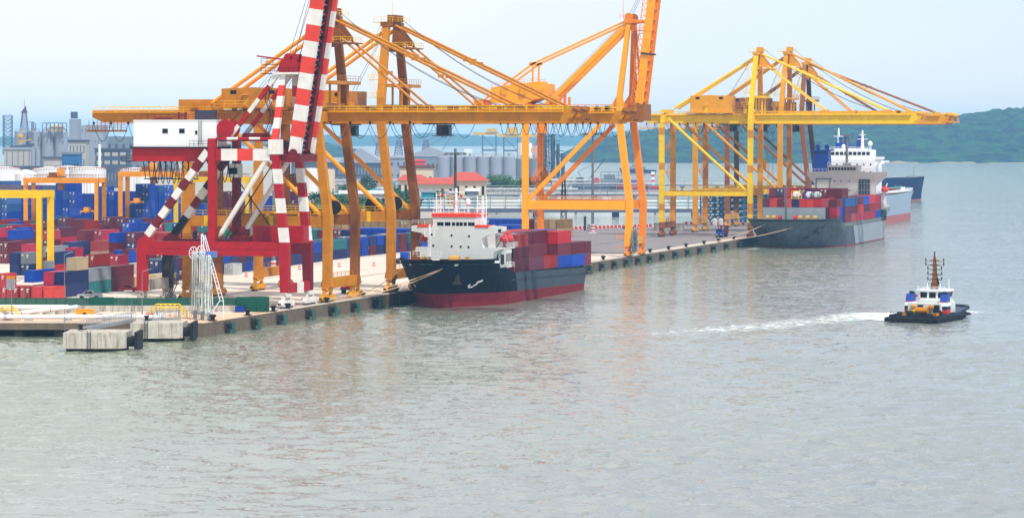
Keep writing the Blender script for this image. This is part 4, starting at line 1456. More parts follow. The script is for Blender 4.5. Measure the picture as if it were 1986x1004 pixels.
zl = lambda z: z - QZ
AB = dict(wb=17.5, xf=-2.0, xm=-1.9, xt=-4.3, xl=-33.4, zp=zl(19.4), zg0=zl(40.1), zg1=zl(42.8), gy=(5.6, 11.9), mast=(-4.4, -4.6, zl(61.8), 4.6, 13.0),
          xb=-57.5, xtip=50.4, house=(-27.0, -12.6, 3.2, 14.4, zl(43.6), zl(47.6)), back=(-30.2, zl(44.2)), stay1=(36.6, zl(43.4)), stay2=(16.6, zl(43.4)),
          diag=((-24.5, zl(40.0)), (-3.4, zl(20.6))), cab=20.0, fest=(-3, 19, 5, 3.1, -57, -45, 3, 3.8), haunch=(-37.5, -30.2, 2.3), spread=(-12.5, zl(26.5)), ph=2.2, reel=((.9, -5.2), (16.2, -4.6)))
MA = dict(front=M['orange_paint'], rear=M['brown_orange_paint'], girder=M['orange_paint'], house=M['orange_paint'], tie=M['yellow_paint'], sill=M['orange_paint'], bogie=M['amber_paint'],
          brace=M['bright_orange_paint'], dirty=M['brown_orange_paint'], stay=M['bright_orange_paint'], stay2=M['orange_paint'], cabm=M['dark_steel'], doorm=M['amber_paint'], stairm=M['orange_paint'])
GRP = 'container cranes along the quay'
sts_crane('weathered orange container crane with lowered boom, nearest behind the red and white crane', GRP, 68.0, AB, MA)
PB = dict(AB, fest=(-3, 16, 4, 3.0, 22, 46, 14, 2.4), spread=None, cab=-15.0, reel=((.9, -5.2), (16.2, -4.6)))
sts_crane('weathered orange container crane with lowered boom, its waterside legs by the white bow bridge', GRP, 110.0, PB, MA)
DD = dict(wb=17.0, xf=-.6, xm=-.6, xt=-.5, xl=-31.6, zp=zl(17.4), zg0=zl(41.5), zg1=zl(44.8), gy=(5.4, 11.4), mast=(-.4, .4, zl(65.0), 5.2, 11.6), lw=1.7,
          xb=-39.5, xtip=56.5, house=(-22.3, -8.6, 3.0, 13.6, zl(45.3), zl(51.2)), back=(-28.5, zl(46.6)), stay1=(45.6, zl(45.6)), stay2=(24, zl(45.6)),
          diag=((-29.0, zl(42.8)), (-2.0, zl(18.4))), cab=-9.0, fest=(-38, -12, 9, 3.2), spread=None, ph=1.5, stair=True, bands=(8, 22, 34))
MD = dict(front=M['yellow_paint'], rear=M['amber_paint'], girder=M['yellow_paint'], house=M['amber_paint'], tie=M['yellow_paint'], sill=M['mid_brown_paint'], bogie=M['mid_brown_paint'], band=M['mid_brown_paint'],
          brace=M['yellow_paint'], dirty=M['amber_paint'], stay=M['yellow_paint'], stay2=M['yellow_paint'], cabm=M['dark_steel'], doorm=M['yellow_paint'], stairm=M['orange_paint'], brace_rear=M['amber_paint'])
MD['band'] = mkmat('worn_yellow_patch', (206, 132, 14), rough=.6, var=.2, streak=.3, rustcol=(150, 88, 16))
sts_crane('bright yellow container crane with brown feet, nearest of the three by the grey ship', GRP, 494.0, DD, MD)
PE = dict(DD, xtip=58.5, spread=(-8.0, zl(26)), bands=None, mast=(-.2, .6, zl(66.5), 5.2, 11.6), house=(-19.5, -6.0, 3.0, 13.6, zl(45.3), zl(51.0)))
ME = dict(MD, front=M['amber_paint'], rear=M['orange_paint'], girder=M['amber_paint'], house=M['mid_brown_paint'], brace=M['amber_paint'], brace_rear=M['orange_paint'], stay=M['amber_paint'], stay2=M['amber_paint'], sill=M['tan_paint'], bogie=M['tan_paint'])
sts_crane('amber container crane with brown machinery house, middle of the three by the grey ship', GRP, 546.0, PE, ME)
PF = dict(DD, xf=-1.6, xm=-1.8, xt=-4.4, xl=-33.0, mast=(-4.4, -4.2, zl(64.0), 5.2, 11.6), xtip=52, stair=False, bands=None, spread=(-18.0, zl(9)), house=(-21, -9, 3.0, 13.6, zl(45.3), zl(50.2)))
MF = dict(ME, front=M['mid_brown_paint'], rear=mkmat('dark_brown_paint', (92, 60, 44), rough=.65, var=.25, streak=.3, rustcol=(66, 44, 36)), girder=M['mid_brown_paint'], brace=M['mid_brown_paint'], brace_rear=M['mid_brown_paint'], stay=M['mid_brown_paint'], stay2=M['mid_brown_paint'])
sts_crane('brown container crane with leaning legs, farthest of the three by the grey ship', GRP, 607.0, PF, MF)

# ------------------------------------------------------------------ red and white crane, boom raised
def red_crane():
    t = thing('ship_to_shore_crane', 'red and white striped crane with raised boom and white machinery house, nearest on the quay', 'crane', (0, 46.0, QZ), 0, GRP)
    RD, DR, VM, WH, BK = M['crane_red'], M['crane_dark_red'], M['crane_vermilion'], M['crane_white'], M['black_paint']
    YR = 13.5
    ST = [WH, VM]
    # bogies, sills
    for x, xl_ in ((-3.0, False), (-34.4, True)):
        bogies(t, x, (0, YR), M['stained_concrete'] if xl_ else M['crane_white'], M['dark_steel'], 7.0, 3.0)
        mb = MB()
        if xl_:
            mb.box(x - .6, x + .6, .9, YR - .9, 3.0, 5.2, 0)
        else:
            for k in range(3):
                mb.box(x - .6, x + .6, .9 + (YR - 1.8) * k / 3, .9 + (YR - 1.8) * (k + 1) / 3 - .002, 2.9, 4.9, k % 2 + 1)
        mb.build('sill_beam', [M['stained_concrete'], RD, WH], t)
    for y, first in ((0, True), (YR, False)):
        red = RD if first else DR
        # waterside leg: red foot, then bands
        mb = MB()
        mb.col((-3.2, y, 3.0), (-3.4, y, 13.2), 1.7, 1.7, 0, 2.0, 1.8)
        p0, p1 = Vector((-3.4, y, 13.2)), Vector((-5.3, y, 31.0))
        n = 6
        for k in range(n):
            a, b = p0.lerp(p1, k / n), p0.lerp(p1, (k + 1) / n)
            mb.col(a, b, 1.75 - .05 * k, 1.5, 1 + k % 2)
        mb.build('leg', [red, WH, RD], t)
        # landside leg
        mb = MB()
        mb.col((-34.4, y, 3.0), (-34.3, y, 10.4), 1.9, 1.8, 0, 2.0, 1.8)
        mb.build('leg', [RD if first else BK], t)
        # portal beam
        mb = MB()
        mb.prism([(-35.4, 10.402), (-4.4, 10.402), (-4.4, 13.2), (-31.8, 13.2), (-33.4, 14.6), (-35.0, 13.6), (-35.4, 12.8)], 'y', y - .8, y + .8)
        mb.box(-31.5, -4.6, y - .83, y + .83, 11.7, 11.78, 1)
        mb.build('portal_beam', [red, DR], t)
        MB().rail([(-31, y - .7, 13.2), (-6, y - .7, 13.2)], 1.1, 2.4, .05).build('handrail', DR, t)
        # mid column
        MB().col((-19.0, y, 13.202), (-19.0, y, 34.2), 1.5, 1.5).build('column', red, t)
        # striped rear diagonal
        mb = MB()
        if first:
            mb.stripe((-33.2, y, 14.4), (-20.0, y, 31.6), 1.25, 1.4, [0, 1], 2.45)
            mb.build('brace', [WH, DR], t)
        else:
            mb.stripe((-33.0, y, 14.0), (-20.0, y, 31.6), 1.25, 1.4, [2, 2, 0, 1, 0, 2, 0, 1], 2.45)
            mb.build('brace', [WH, DR, BK], t)
        # white front diagonal tube
        a, b = Vector((-17.6, y, 14.2)), Vector((-6.2, y, 31.6))
        mb = MB().tube(a.lerp(b, .05), a.lerp(b, .95), .52, 10)
        mb.tube(a, a.lerp(b, .05), .2, 8, 0, .52)
        mb.tube(a.lerp(b, .95), b, .52, 8, 0, .2)
        mb.build('brace', WH, t)
        # joint block, mast
        mb = MB()
        mb.col((-5.3, y, 31.002), (-5.3, y, 34.0), 2.6, 1.7)
        mb.build('joint_block', WH, t)
        mb = MB()
        p0, p1 = Vector((-5.5, y + (.2 if first else -.2), 34.002)), Vector((-4.5, 2.5 if first else 9.5, 47.2))
        for k in range(6):
            mb.col(p0.lerp(p1, k / 6), p0.lerp(p1, (k + 1) / 6), 1.25, 1.2, (k + 1) % 2)
        mb.build('mast_leg', [WH, VM], t)
        # backstay
        yb = 2.0 if first else 9.5
        mb = MB().stripe((-16.2, yb, 34.2), (-5.2, yb, 47.6), .75, .8, [0, 1, 0, 1, 0], 3.5)
        mb.build('backstay', [WH, RD], t)
        # striped upper beam
        mb = MB()
        for k, (a, b) in enumerate(((-18.2, -16.9), (-16.9, -13.4), (-13.4, -10.0), (-10.0, -6.4))):
            mb.box(a, b - .002, y - .6, y + .6, 29.7, 32.1, (0, 1, 2, 1)[k])
        mb.build('upper_beam', [RD, WH, VM], t)
        # red rear cantilever
        MB().box(-37.2, -19.76, y * .72 + 1.2, y * .72 + 2.3, 29.5, 32.2).build('rear_girder', RD, t)
    # tie pipe between column top and mast joint
    mb = MB()
    for k in range(5):
        mb.tube((-18.2 + k * 2.4, 0, 34.2), (-18.2 + (k + 1) * 2.4, 0, 34.2), .28, 8, k % 2)
    mb.build('tie_pipe', [RD, WH], t)
    MB().box(-37.4, -18.3, .5, 12.8, 32.2, 32.5).build('rear_platform', BK, t)
    # machinery house
    mb = MB()
    mb.box(-36.8, -18.6, 1.0, 9.2, 32.502, 37.8)
    mb.box(-36.9, -18.5, .9, 9.3, 37.802, 38.0)
    for k in range(1, 6):
        mb.box(-36.8 + k * 3.05, -36.74 + k * 3.05, .97, 1.0, 32.6, 37.8)
    h = mb.build('machinery_house', M['clean_white'], t)
    for x0, x1, z0, z1 in ((-30.4, -29.2, 35.3, 36.2), (-26.7, -25.5, 35.3, 36.2), (-23.2, -22.7, 35.1, 35.8)):
        mb = MB().box(x0, x1, .94, .968, z0, z1).box(x0 - .08, x1 + .08, .955, .985, z0 - .1, z0, 1)
        mb.build('window', [M['window_glass'], M['galvanised_steel']], h)
    mb = MB()
    for dx in (0, .55):
        mb.tube((-22.3 + dx, .8, 33), (-22.3 + dx, .8, 37.9), .05, 4)
    for k in range(12):
        mb.tube((-22.3, .8, 33.2 + k * .4), (-21.75, .8, 33.2 + k * .4), .03, 4)
    mb.rail([(-24, -.2, 32.5), (-20, -.2, 32.5)], 1.2, 1, .04)
    mb.box(-24, -19.8, -.3, .88, 32.4, 32.5)
    mb.build('ladder', M['dark_steel'], h)
    MB().rail([(-36.7, 1.1, 38.0), (-18.7, 1.1, 38.0), (-18.7, 9.0, 38.0)], 1.1, 1.5, .045).build('handrail', DR, h)
    mb = MB()
    mb.box(-24.5, -20.5, 4, 6.5, 38.002, 40.0)
    mb.build('roof_vent', M['car_dark'], h)
    for x in (-28, -26.5): MB().tube((x, 4, 38), (x, 4, 39.6), .25, 8).build('exhaust_pipe', DR, h)
    MB().tube((-33, 3, 38.3), (-29, 3, 38.3), .2, 8).build('roof_pipe', DR, h)
    # winch drum beside the house
    mb = MB().lathe([(.5, -1.8), (1.9, -1.8), (1.9, -1.6), (1.2, -1.5), (1.2, 1.5), (1.9, 1.6), (1.9, 1.8), (.5, 1.8)], (-16.7, 3.0, 36.2), 22, 0, 'y')
    mb.box(-17.8, -15.6, 1.4, 4.8, 34.25, 35.2)
    mb.build('winch_drum', RD, t)
    mb = MB().box(-18.2, -7.2, 1.5, 11.5, 33.6, 33.85)
    mb.box(-14, -10, 4, 9, 33.852, 35.3)
    mb.rail([(-14.5, 1.6, 33.85), (-7.3, 1.6, 33.85)], 1.1, 1.4, .045)
    mb.build('winch_platform', DR, t)
    # head of the mast
    mb = MB()
    mb.box(-6.4, -.9, 1.2, 11.0, 47.202, 47.6, 1)
    mb.prism([(-6.0, 47.602), (-1.0, 47.602), (-1.6, 50.2), (-4.8, 50.2)], 'y', 2.0, 4.0)
    mb.prism([(-6.0, 47.602), (-1.0, 47.602), (-1.6, 50.2), (-4.8, 50.2)], 'y', 8.0, 10.0)
    for yy in (3.0, 6.0, 9.0):
        mb.lathe([(.5, -.5), (.9, -.5), (.9, .5), (.5, .5)], (-3.6, yy, 50.6), 16, 0, 'y')
        mb.lathe([(.5, -.5), (.9, -.5), (.9, .5), (.5, .5)], (-2.2, yy, 50.5), 16, 0, 'y')
    mb.beam((-3, 3, 50.0), (-10.5, 3, 51.0), .3, .3)
    mb.beam((-1.6, 2.6, 49.2), (1.6, 2.6, 48.6), .7, .9)
    mb.beam((-1.6, 9.4, 49.2), (1.6, 9.4, 48.6), .7, .9)
    hd = mb.build('mast_head', [RD, WH], t)
    mb = MB()
    mb.box(-9.0, -6.4, 1.4, 4.0, 47.3, 47.42).box(-9.0, -6.4, 1.4, 4.0, 49.2, 49.32)
    mb.rail([(-9.0, 1.4, 47.42), (-1, 1.4, 47.42)], 1.1, 1.0, .05)
    mb.rail([(-9.0, 1.4, 49.32), (-6.4, 1.4, 49.32)], 1.1, 1.0, .05)
    mb.build('handrail', BK, hd)
    # access ladders on the mast
    zigzag_stair(t, -8.6, 2.5, 6.0, 35, 46, DR, .8, 3.6)
    # raised boom: two banded girders with a plated deck between
    B0, B1 = Vector((-1.9, 0, 31.3)), Vector((5.2, 0, 76.5))
    for y in (2.0, 10.0):
        mb = MB()
        n = 14
        for k in range(n):
            a, b = B0.lerp(B1, k / n), B0.lerp(B1, (k + 1) / n)
            a, b = Vector((a.x, y, a.z)), Vector((b.x, y, b.z))
            wd = 2.7 if k else 2.4
            mb.beam(a, b, 1.3, wd, k % 2, up=(1, 0, 0))
            mb.beam(a.lerp(b, .03) + Vector((0, -.66, 0)), a.lerp(b, .05) + Vector((0, -.66, 0)), .06, wd * .98, k % 2, up=(1, 0, 0))
        mb.build('boom_girder', [WH, VM], t)
    mb = MB()
    off = Vector((.55, 0, 0))
    for y0, y1 in ((2.7, 4.3), (7.7, 9.3)):
        a, b = B0 + off, B1 + off
        mb.beam((a.x, (y0 + y1) / 2, a.z + .6), (b.x, (y0 + y1) / 2, b.z), y1 - y0, .25, up=(1, 0, 0))
    for k in range(24):
        p = B0.lerp(B1, (k + .3) / 24.5)
        mb.box(p.x - .5, p.x + .3, 2.66, 9.34, p.z - .25, p.z + .25)
    a, b = B0 + Vector((-.5, 0, 0)), B1 + Vector((-.5, 0, 0))
    mb.beam((a.x, 6.0, a.z + 1), (b.x, 6.0, b.z), 6.6, .15, up=(1, 0, 0))
    mb.build('boom_deck', DR, t)
    mb = MB()
    for k in range(44):
        p = B0.lerp(B1, (k + .5) / 44.5)
        mb.box(p.x + 1.2, p.x + 1.5, 2.68, 2.95, p.z - .12, p.z + .12)
    mb.build('trolley_rail', M['galvanised_steel'], t)
    mb = MB()
    mb.box(-3.6, -.4, .8, 11.2, 29.4, 31.0)
    mb.box(-5.0, -3.7, 1.0, 11.0, 29.7, 32.1)
    for y in (2, 10): mb.lathe([(.9, -.9), (.9, .9)], (-2.0, y, 31.2), 14, 0, 'y')
    mb.build('boom_hinge', DR, t)
    # folded forestay links and hoist ropes
    for y in (3.2, 8.8):
        p = Vector((-.6, y, 40.0))
        q = Vector((-.3, y, 49.0))
        mb = MB().stripe((-2.6, y, 34.5), p, .55, .55, [0, 1], 3).stripe(p + Vector((.3, .7, .0)), (2.4, y + .7, 66.0), .55, .55, [1, 0], 7)
        mb.build('forestay', [WH, RD], t)
    mb = MB()
    for y in (3, 6, 9):
        mb.tube((-3.4, y, 51.3), (3.9, y, 74), .05, 4)
        mb.tube((-2.2, y, 51.2), (3.9, y, 74), .05, 4)
        mb.tube((-16.7, 3, 37.0), (-4.2, y, 51.2), .04, 4)
    mb.build('hoist_rope', M['dark_steel'], t)
    # suspended cable loops, truss and cab below the rear cantilever
    festoon(t, -33.6, -23.6, 1.4, 29.3, 8, 4.4, .09)
    festoon(t, -22.0, -16.0, 5.0, 29.2, 4, 4.0, .09)
    mb = MB()
    mb.box(-35.4, -23.4, 3.0, 3.3, 25.8, 26.0)
    for k in range(7):
        x = -35 + k * 1.9
        mb.beam((x, 3.1, 26), (x + (1.2 if k % 2 else -.5), 3.1, 29.5), .12, .12)
    for a, b in ((-31, -27.5), (-27.5, -24)):
        mb.beam((a, 3.1, 29.4), (b, 3.1, 26), .1, .1)
    mb.build('cable_truss', BK, t)
    mb = MB().box(-39.6, -37.21, 1.2, 4.5, 29.4, 29.6)
    mb.rail([(-39.6, 1.2, 29.6), (-37.3, 1.2, 29.6)], 1.1, .8, .05)
    mb.build('rear_catwalk', BK, t)
    mb = MB().box(-17.6, -15.4, 5, 7.6, 26.2, 29.0)
    cb = mb.build('operator_cab', M['silver_pipe'], t)
    MB().box(-17.5, -15.5, 4.95, 4.99, 26.9, 28.2).build('window', M['window_glass'], cb)
    # cross ties between frames
    for x, z0, z1 in ((-34.4, 10.8, 13), (-19.0, 29.8, 32), (-5.3, 31.6, 33.6)):
        MB().box(x - .5, x + .5, 1.0, YR - 1.0, z0, z1).build('cross_beam', DR, t)
    mb = MB()
    mb.beam((-19, 6.7, 13.5), (-8, 6.7, 29.6), .2, .2).beam((-19, 6.9, 29.4), (-7, 6.9, 13.5), .2, .2)
    mb.build('wind_brace', BK, t)
    # long red equipment box and headblock standing on the portal
    mb = MB().box(-12.0, -.9, 4.5, 7.5, 13.25, 16.4)
    for k in range(12): mb.box(-11.9 + k * .92, -11.6 + k * .92, 4.44, 4.5, 13.4, 16.2)
    mb.box(-12, -.9, 3, 10.5, 13.0, 13.24)
    mb.build('equipment_box', RD, t)
    mb = MB().box(-16.6, -13.2, 3.5, 8, 13.4, 14.2).box(-16.2, -13.6, 4, 7, 14.2, 15.6)
    for x in (-16, -14):
        for z in (14, 15.6): mb.lathe([(.7, -.2), (.7, .2)], (x, 3.8, z), 14, 0, 'y')
    mb.box(-16.6, -13.2, 3, 10.5, 13.0, 13.38)
    mb.build('spreader', M['crane_dark_red'], t)
    zigzag_stair(t, -31.6, 5.5, 9.5, 1.0, 10.2, M['dark_steel'], 1.0, 3.0)
    return t
red_crane()

# ------------------------------------------------------------------ bright orange crane, boom raised
def orange_crane():
    t = thing('ship_to_shore_crane', 'bright orange crane with its boom raised upright, standing alone beyond the black ship', 'crane', (0, 320.0, QZ), 0, GRP)
    BO, DO = M['bright_orange_paint'], M['deep_orange_paint']
    YR = 16.5
    zg0, zg1 = 38.4, 42.8
    for x in (-.1, -30.8):
        bogies(t, x, (0, YR), DO, M['dark_steel'], 6.0, 3.0)
        MB().box(x - .6, x + .6, .9, YR - .9, 3.4, 5.4).build('sill_beam', M['tan_paint'], t)
    for y, m in ((0, BO), (YR, DO)):
        mb = MB()
        mb.col((-.1, y, 3.0), (.35, y, 15), 1.9, 1.7)
        mb.col((.35, y, 15), (-2.6, y, zg0), 1.9, 1.7)
        mb.build('leg', m, t)
        MB().col((-30.8, y, 3.0), (-30.8, y, zg0), 1.7, 1.6).build('leg', m, t)
        mb = MB().box(-29.94, -.72, y - .6, y + .6, 13.4, 16.0)
        mb.build('portal_beam', m, t)
        MB().rail([(-29.5, y - .5, 16), (-1.5, y - .5, 16)], 1.1, 2.6, .05).build('handrail', m, t)
        MB().beam((-29.8, y, 16.2), (-8.4, y, 38.0), 1.1, 1.15).build('brace', m, t)
        ym = 5.0 if y == 0 else 11.5
        mb = MB()
        mb.col((-2.6, y, zg0 + .002), (-2.8, y + (ym - y) * .15, 46), 1.8, 1.6, 0, 1.6, 1.5)
        mb.col((-2.8, y + (ym - y) * .15, 46), (-1.2, ym, 67.2), 1.6, 1.5, 0, 1.3, 1.3)
        mb.build('mast_leg', M['amber_paint'] if y == 0 else DO, t)
        mb = MB()
        mb.prism([(-5.8, 42.9), (-1.6, 42.9), (-2.0, 46.5), (-3.4, 46.5)], 'y', y * .8 + .9, y * .8 + 1.5)
        mb.build('gusset', BO, t)
    for x in (-30.8, -2.6):
        MB().box(x - .7, x + .7, .86, YR - .86, zg1 + .1, zg1 + 1.2).box(x - .6, x + .6, .86, 4.2, zg0 + .3, zg1).box(x - .6, x + .6, 12.3, YR - .86, zg0 + .3, zg1).build('cross_beam', DO, t)
    for i, y in enumerate((5.0, 11.5)):
        mb = MB().box(-46.5, 1.6, y - .65, y + .65, zg0 + .4, zg1)
        mb.box(-46, 1.4, y - .8, y + .8, zg0 + .2, zg0 + .399)
        mb.build('girder', BO if i == 0 else DO, t)
        yy = y - 1.5 if i == 0 else y + 1.5
        mb = MB().box(-46, 1.2, min(y - .66, yy) if i == 0 else y + .66, y - .66 if i == 0 else yy, zg1 - .4, zg1 - .3)
        mb.rail([(-46, yy, zg1 - .3), (1.2, yy, zg1 - .3)], 1.15, 2.4, .05)
        mb.build('walkway', DO, t)
        # thick backstay and long thin tie with its post
        MB().beam((-1.6, y, 67.0), (-26.0, y, 43.6), .9, 1.35).build('backstay', BO, t)
        mb = MB().beam((-1.6, y, 68.0), (-30.0, y, 55.6), .4, .55).beam((-30.0, y, 55.6), (-46.2, y, 44.2), .4, .55)
        mb.cbox((-30.0, y, 55.2), 2.2, .4, .9)
        mb.beam((-30.0, y, 55.2), (-30.0, y, 49.0), .4, .5)
        mb.build('tie_bar', BO, t)
    # machinery house with sloping end
    mb = MB().prism([(-42.3, 44.2), (-32, 43.9), (-25.2, 46.5), (-25.5, 49.8), (-27.5, 49.9), (-27.8, 50.5), (-42.3, 48.8)], 'y', 3.4, 13.0)
    mb.box(-43.5, -26, 2.6, 13.8, 43.3, 43.55)
    h = mb.build('machinery_house', BO, t)
    for x in (-38.9, -33.2):
        MB().box(x, x + 1.6, 2.7, 3.39, 46.7, 49.0).build('vent_hood', M['amber_paint'], h)
    MB().prism([(-29.2, 45.4), (-27.2, 45.4), (-26.2, 48.0), (-28.0, 48.0)], 'y', 2.9, 3.39).build('vent_hood', M['amber_paint'], h)
    MB().rail([(-42.2, 3.5, 48.8), (-28, 3.5, 50.4)], 1.1, 1.8, .045).rail([(-27.4, 3.5, 49.9), (-25.6, 3.5, 49.8)], 1.1, .8, .045).build('handrail', DO, h)
    mb = MB()
    for k in range(7):
        x = -24.6 + k * .9
        mb.box(x, x + .5, 4 + (k * 1.7) % 5, 5.5 + (k * 1.7) % 5, 43.0, 44.5 + (k * 37 % 5) * .7)
    mb.tube((-24, 4, 46), (-21.5, 4, 45), .8, 12)
    mb.build('winch_gear', DO, t)
    MB().box(-47.5, -44.8, 3.5, 13, 42.9, 45.2).box(-50, -47.5, 4, 8, 42.7, 43.2).build('tail_platform', DO, t)
    # mast head
    mb = MB()
    mb.box(-2.4, .2, 4.0, 12.5, 67.202, 68.4)
    mb.lathe([(1.1, -.6), (1.1, .6)], (-1.2, 5.0, 69.0), 16, 0, 'y').lathe([(1.1, -.6), (1.1, .6)], (-1.2, 11.5, 69.0), 16, 0, 'y')
    for y in (5, 11.5):
        mb.beam((.2, y, 67.8), (5.2, y, 67.4), .6, .8)
    mb.box(.2, 3.6, 3.5, 8, 65.0, 65.15)
    hd = mb.build('mast_head', DO, t)
    mb = MB().rail([(-3.6, 3.8, 68.4), (.2, 3.8, 68.4)], 1.1, 1.2, .05).rail([(.2, 3.5, 65.15), (3.6, 3.5, 65.15)], 1.1, 1.1, .05)
    mb.tube((-2.6, 4, 68.4), (-2.6, 4, 74), .07, 4)
    mb.build('handrail', DO, hd)
    # raised boom
    B0, B1 = Vector((1.8, 0, 43.6)), Vector((7.3, 0, 88.0))
    for y in (5.0, 11.5):
        a, b = Vector((B0.x, y, B0.z)), Vector((B1.x, y, B1.z))
        mb = MB().beam(a, b, 1.1, 2.2, up=(1, 0, 0))
        for k in range(20):
            c = a.lerp(b, (k + .5) / 20)
            mb.box(c.x - 1.1, c.x + 1.1, y - .6, y + .6, c.z - .07, c.z + .07)
        mb.build('boom_girder', BO if y == 5 else DO, t)
    mb = MB()
    for k in range(15):
        p = B0.lerp(B1, (k + .4) / 15)
        mb.box(p.x - .7, p.x + .5, 5.56, 10.94, p.z - .3, p.z + .3)
    mb.build('boom_tie', DO, t)
    mb = MB()
    for k in range(26):
        p = B0.lerp(B1, k / 26)
        q = B0.lerp(B1, (k + 1) / 26)
        x0 = p.x - 2.4
        mb.tube((x0, 4.6, p.z), (q.x - 2.4, 4.6, q.z), .12, 5).tube((p.x - 1.3, 4.6, p.z), (q.x - 2.4, 4.6, q.z), .08, 4).tube((x0, 4.6, p.z), (p.x - 1.1, 4.6, p.z), .08, 4)
    mb.build('boom_catwalk', DO, t)
    mb = MB().beam((2.6, 4.2, 58.5), (6.4, 4.2, 58.0), .5, .5).box(5.2, 7.0, 3.9, 4.5, 57.8, 58.3)
    mb.build('boom_latch', M['dark_steel'], t)
    # folded forestay links standing between mast and boom
    for y in (6.0, 10.5):
        mb = MB().beam((-.4, y, 66.0), (.8, y, 50), .45, .55).beam((.8, y, 50), (1.7, y, 44.5), .6, .9)
        mb.beam((1.4, y, 52), (3.4, y, 66), .35, .45)
        mb.build('forestay', DO, t)
    mb = MB()
    mb.box(-.8, 3.6, 3.8, 12.7, zg0 + .6, zg1 + 1.0)
    for y in (5, 11.5): mb.lathe([(1.0, -1), (1.0, 1)], (1.6, y, 43.2), 14, 0, 'y')
    mb.build('boom_hinge', M['brown_orange_paint'], t)
    mb = MB()
    for k in range(5):
        x = -1.8
        z = 46 + k * 4.2
        mb.box(x + 1.0, x + 3.0, 6.5, 9.5, z, z + .1)
        mb.rail([(x + 1.0, 6.5, z + .1), (x + 3.0, 6.5, z + .1)], 1.0, 1.0, .05)
        mb.tube((x + 1.2, 7, z), (x + 2.6, 7, z + 4.2), .08, 4)
    mb.build('ladder', DO, t)
    mb = MB()
    for y in (6, 8, 10):
        mb.tube((-25, y, 46), (-1.2, y, 69.5), .045, 4)
        mb.tube((-1.2, y, 69.8), (6.0, y, 84), .05, 4)
    mb.build('hoist_rope', M['dark_steel'], t)
    # cable drum disc beside the near leg
    mb = MB().lathe([(.4, -.15), (3.4, -.12), (3.4, .12), (.4, .15)], (1.35, 1.6, 4.4), 36, 0, 'x')
    for k in range(12):
        a = k * math.pi / 6
        mb.beam((1.53, 1.6 + .5 * math.cos(a), 4.4 + .5 * math.sin(a)), (1.53, 1.6 + 3.3 * math.cos(a), 4.4 + 3.3 * math.sin(a)), .12, .08, 1)
    mb.build('cable_reel', [M['lamp_pole'], M['dark_steel']], t)
    mb = MB().box(-3.4, -1.1, -.9, .9, 5.2, 5.32)
    mb.rail([(-3.4, -.9, 5.32), (-1.1, -.9, 5.32)], 1.1, .9, .06)
    mb.rail([(-3.4, -.9, 2.0), (-1.1, -.9, 2.0)], 1.1, .9, .06)
    mb.build('leg_platform', DO, t)
    festoon(t, -26, 0, 3.9, zg0 + .1, 8, 4.2, .07)
    zigzag_stair(t, -29.6, 2.5, 11, 5, zg0, DO)
    # trolley, cab, spreader parked over the landside
    MB().box(-30, -24, 5.7, 10.8, zg0 - .2, zg0 + .19).build('trolley', M['dark_steel'], t)
    mb = MB().box(-28.2, -25.8, 3.2, 5.6, zg0 - 3.0, zg0 - .3)
    mb.build('operator_cab', DO, t)
    mb = MB()
    mb.box(-28.5, -26, 5, 11.5, 21.0, 21.7).box(-28.1, -26.4, 7, 9.6, 21.7, 23.4)
    for sx in (-28.4, -26.1):
        for sy in (5.2, 11.3): mb.box(sx - .12, sx + .12, sy - .15, sy + .15, 20.4, 21.3)
    for k in (-1, 1):
        mb.tube((-27.25 + k * .8, 8.3, 23.3), (-27.25, 8.3, 25.6), .2, 6)
        mb.lathe([(.6, -.15), (.6, .15)], (-27.25 + k * .7, 7.2, 23.6), 12, 0, 'y')
    sp = mb.build('spreader', M['brown_orange_paint'], t)
    mb = MB()
    for sx in (-28, -26.5):
        for sy in (7, 9.6): mb.tube((sx, sy, 23.4), (sx, sy, zg0 - .2), .05, 4)
    mb.build('hoist_rope', M['dark_steel'], sp)
    return t
orange_crane()

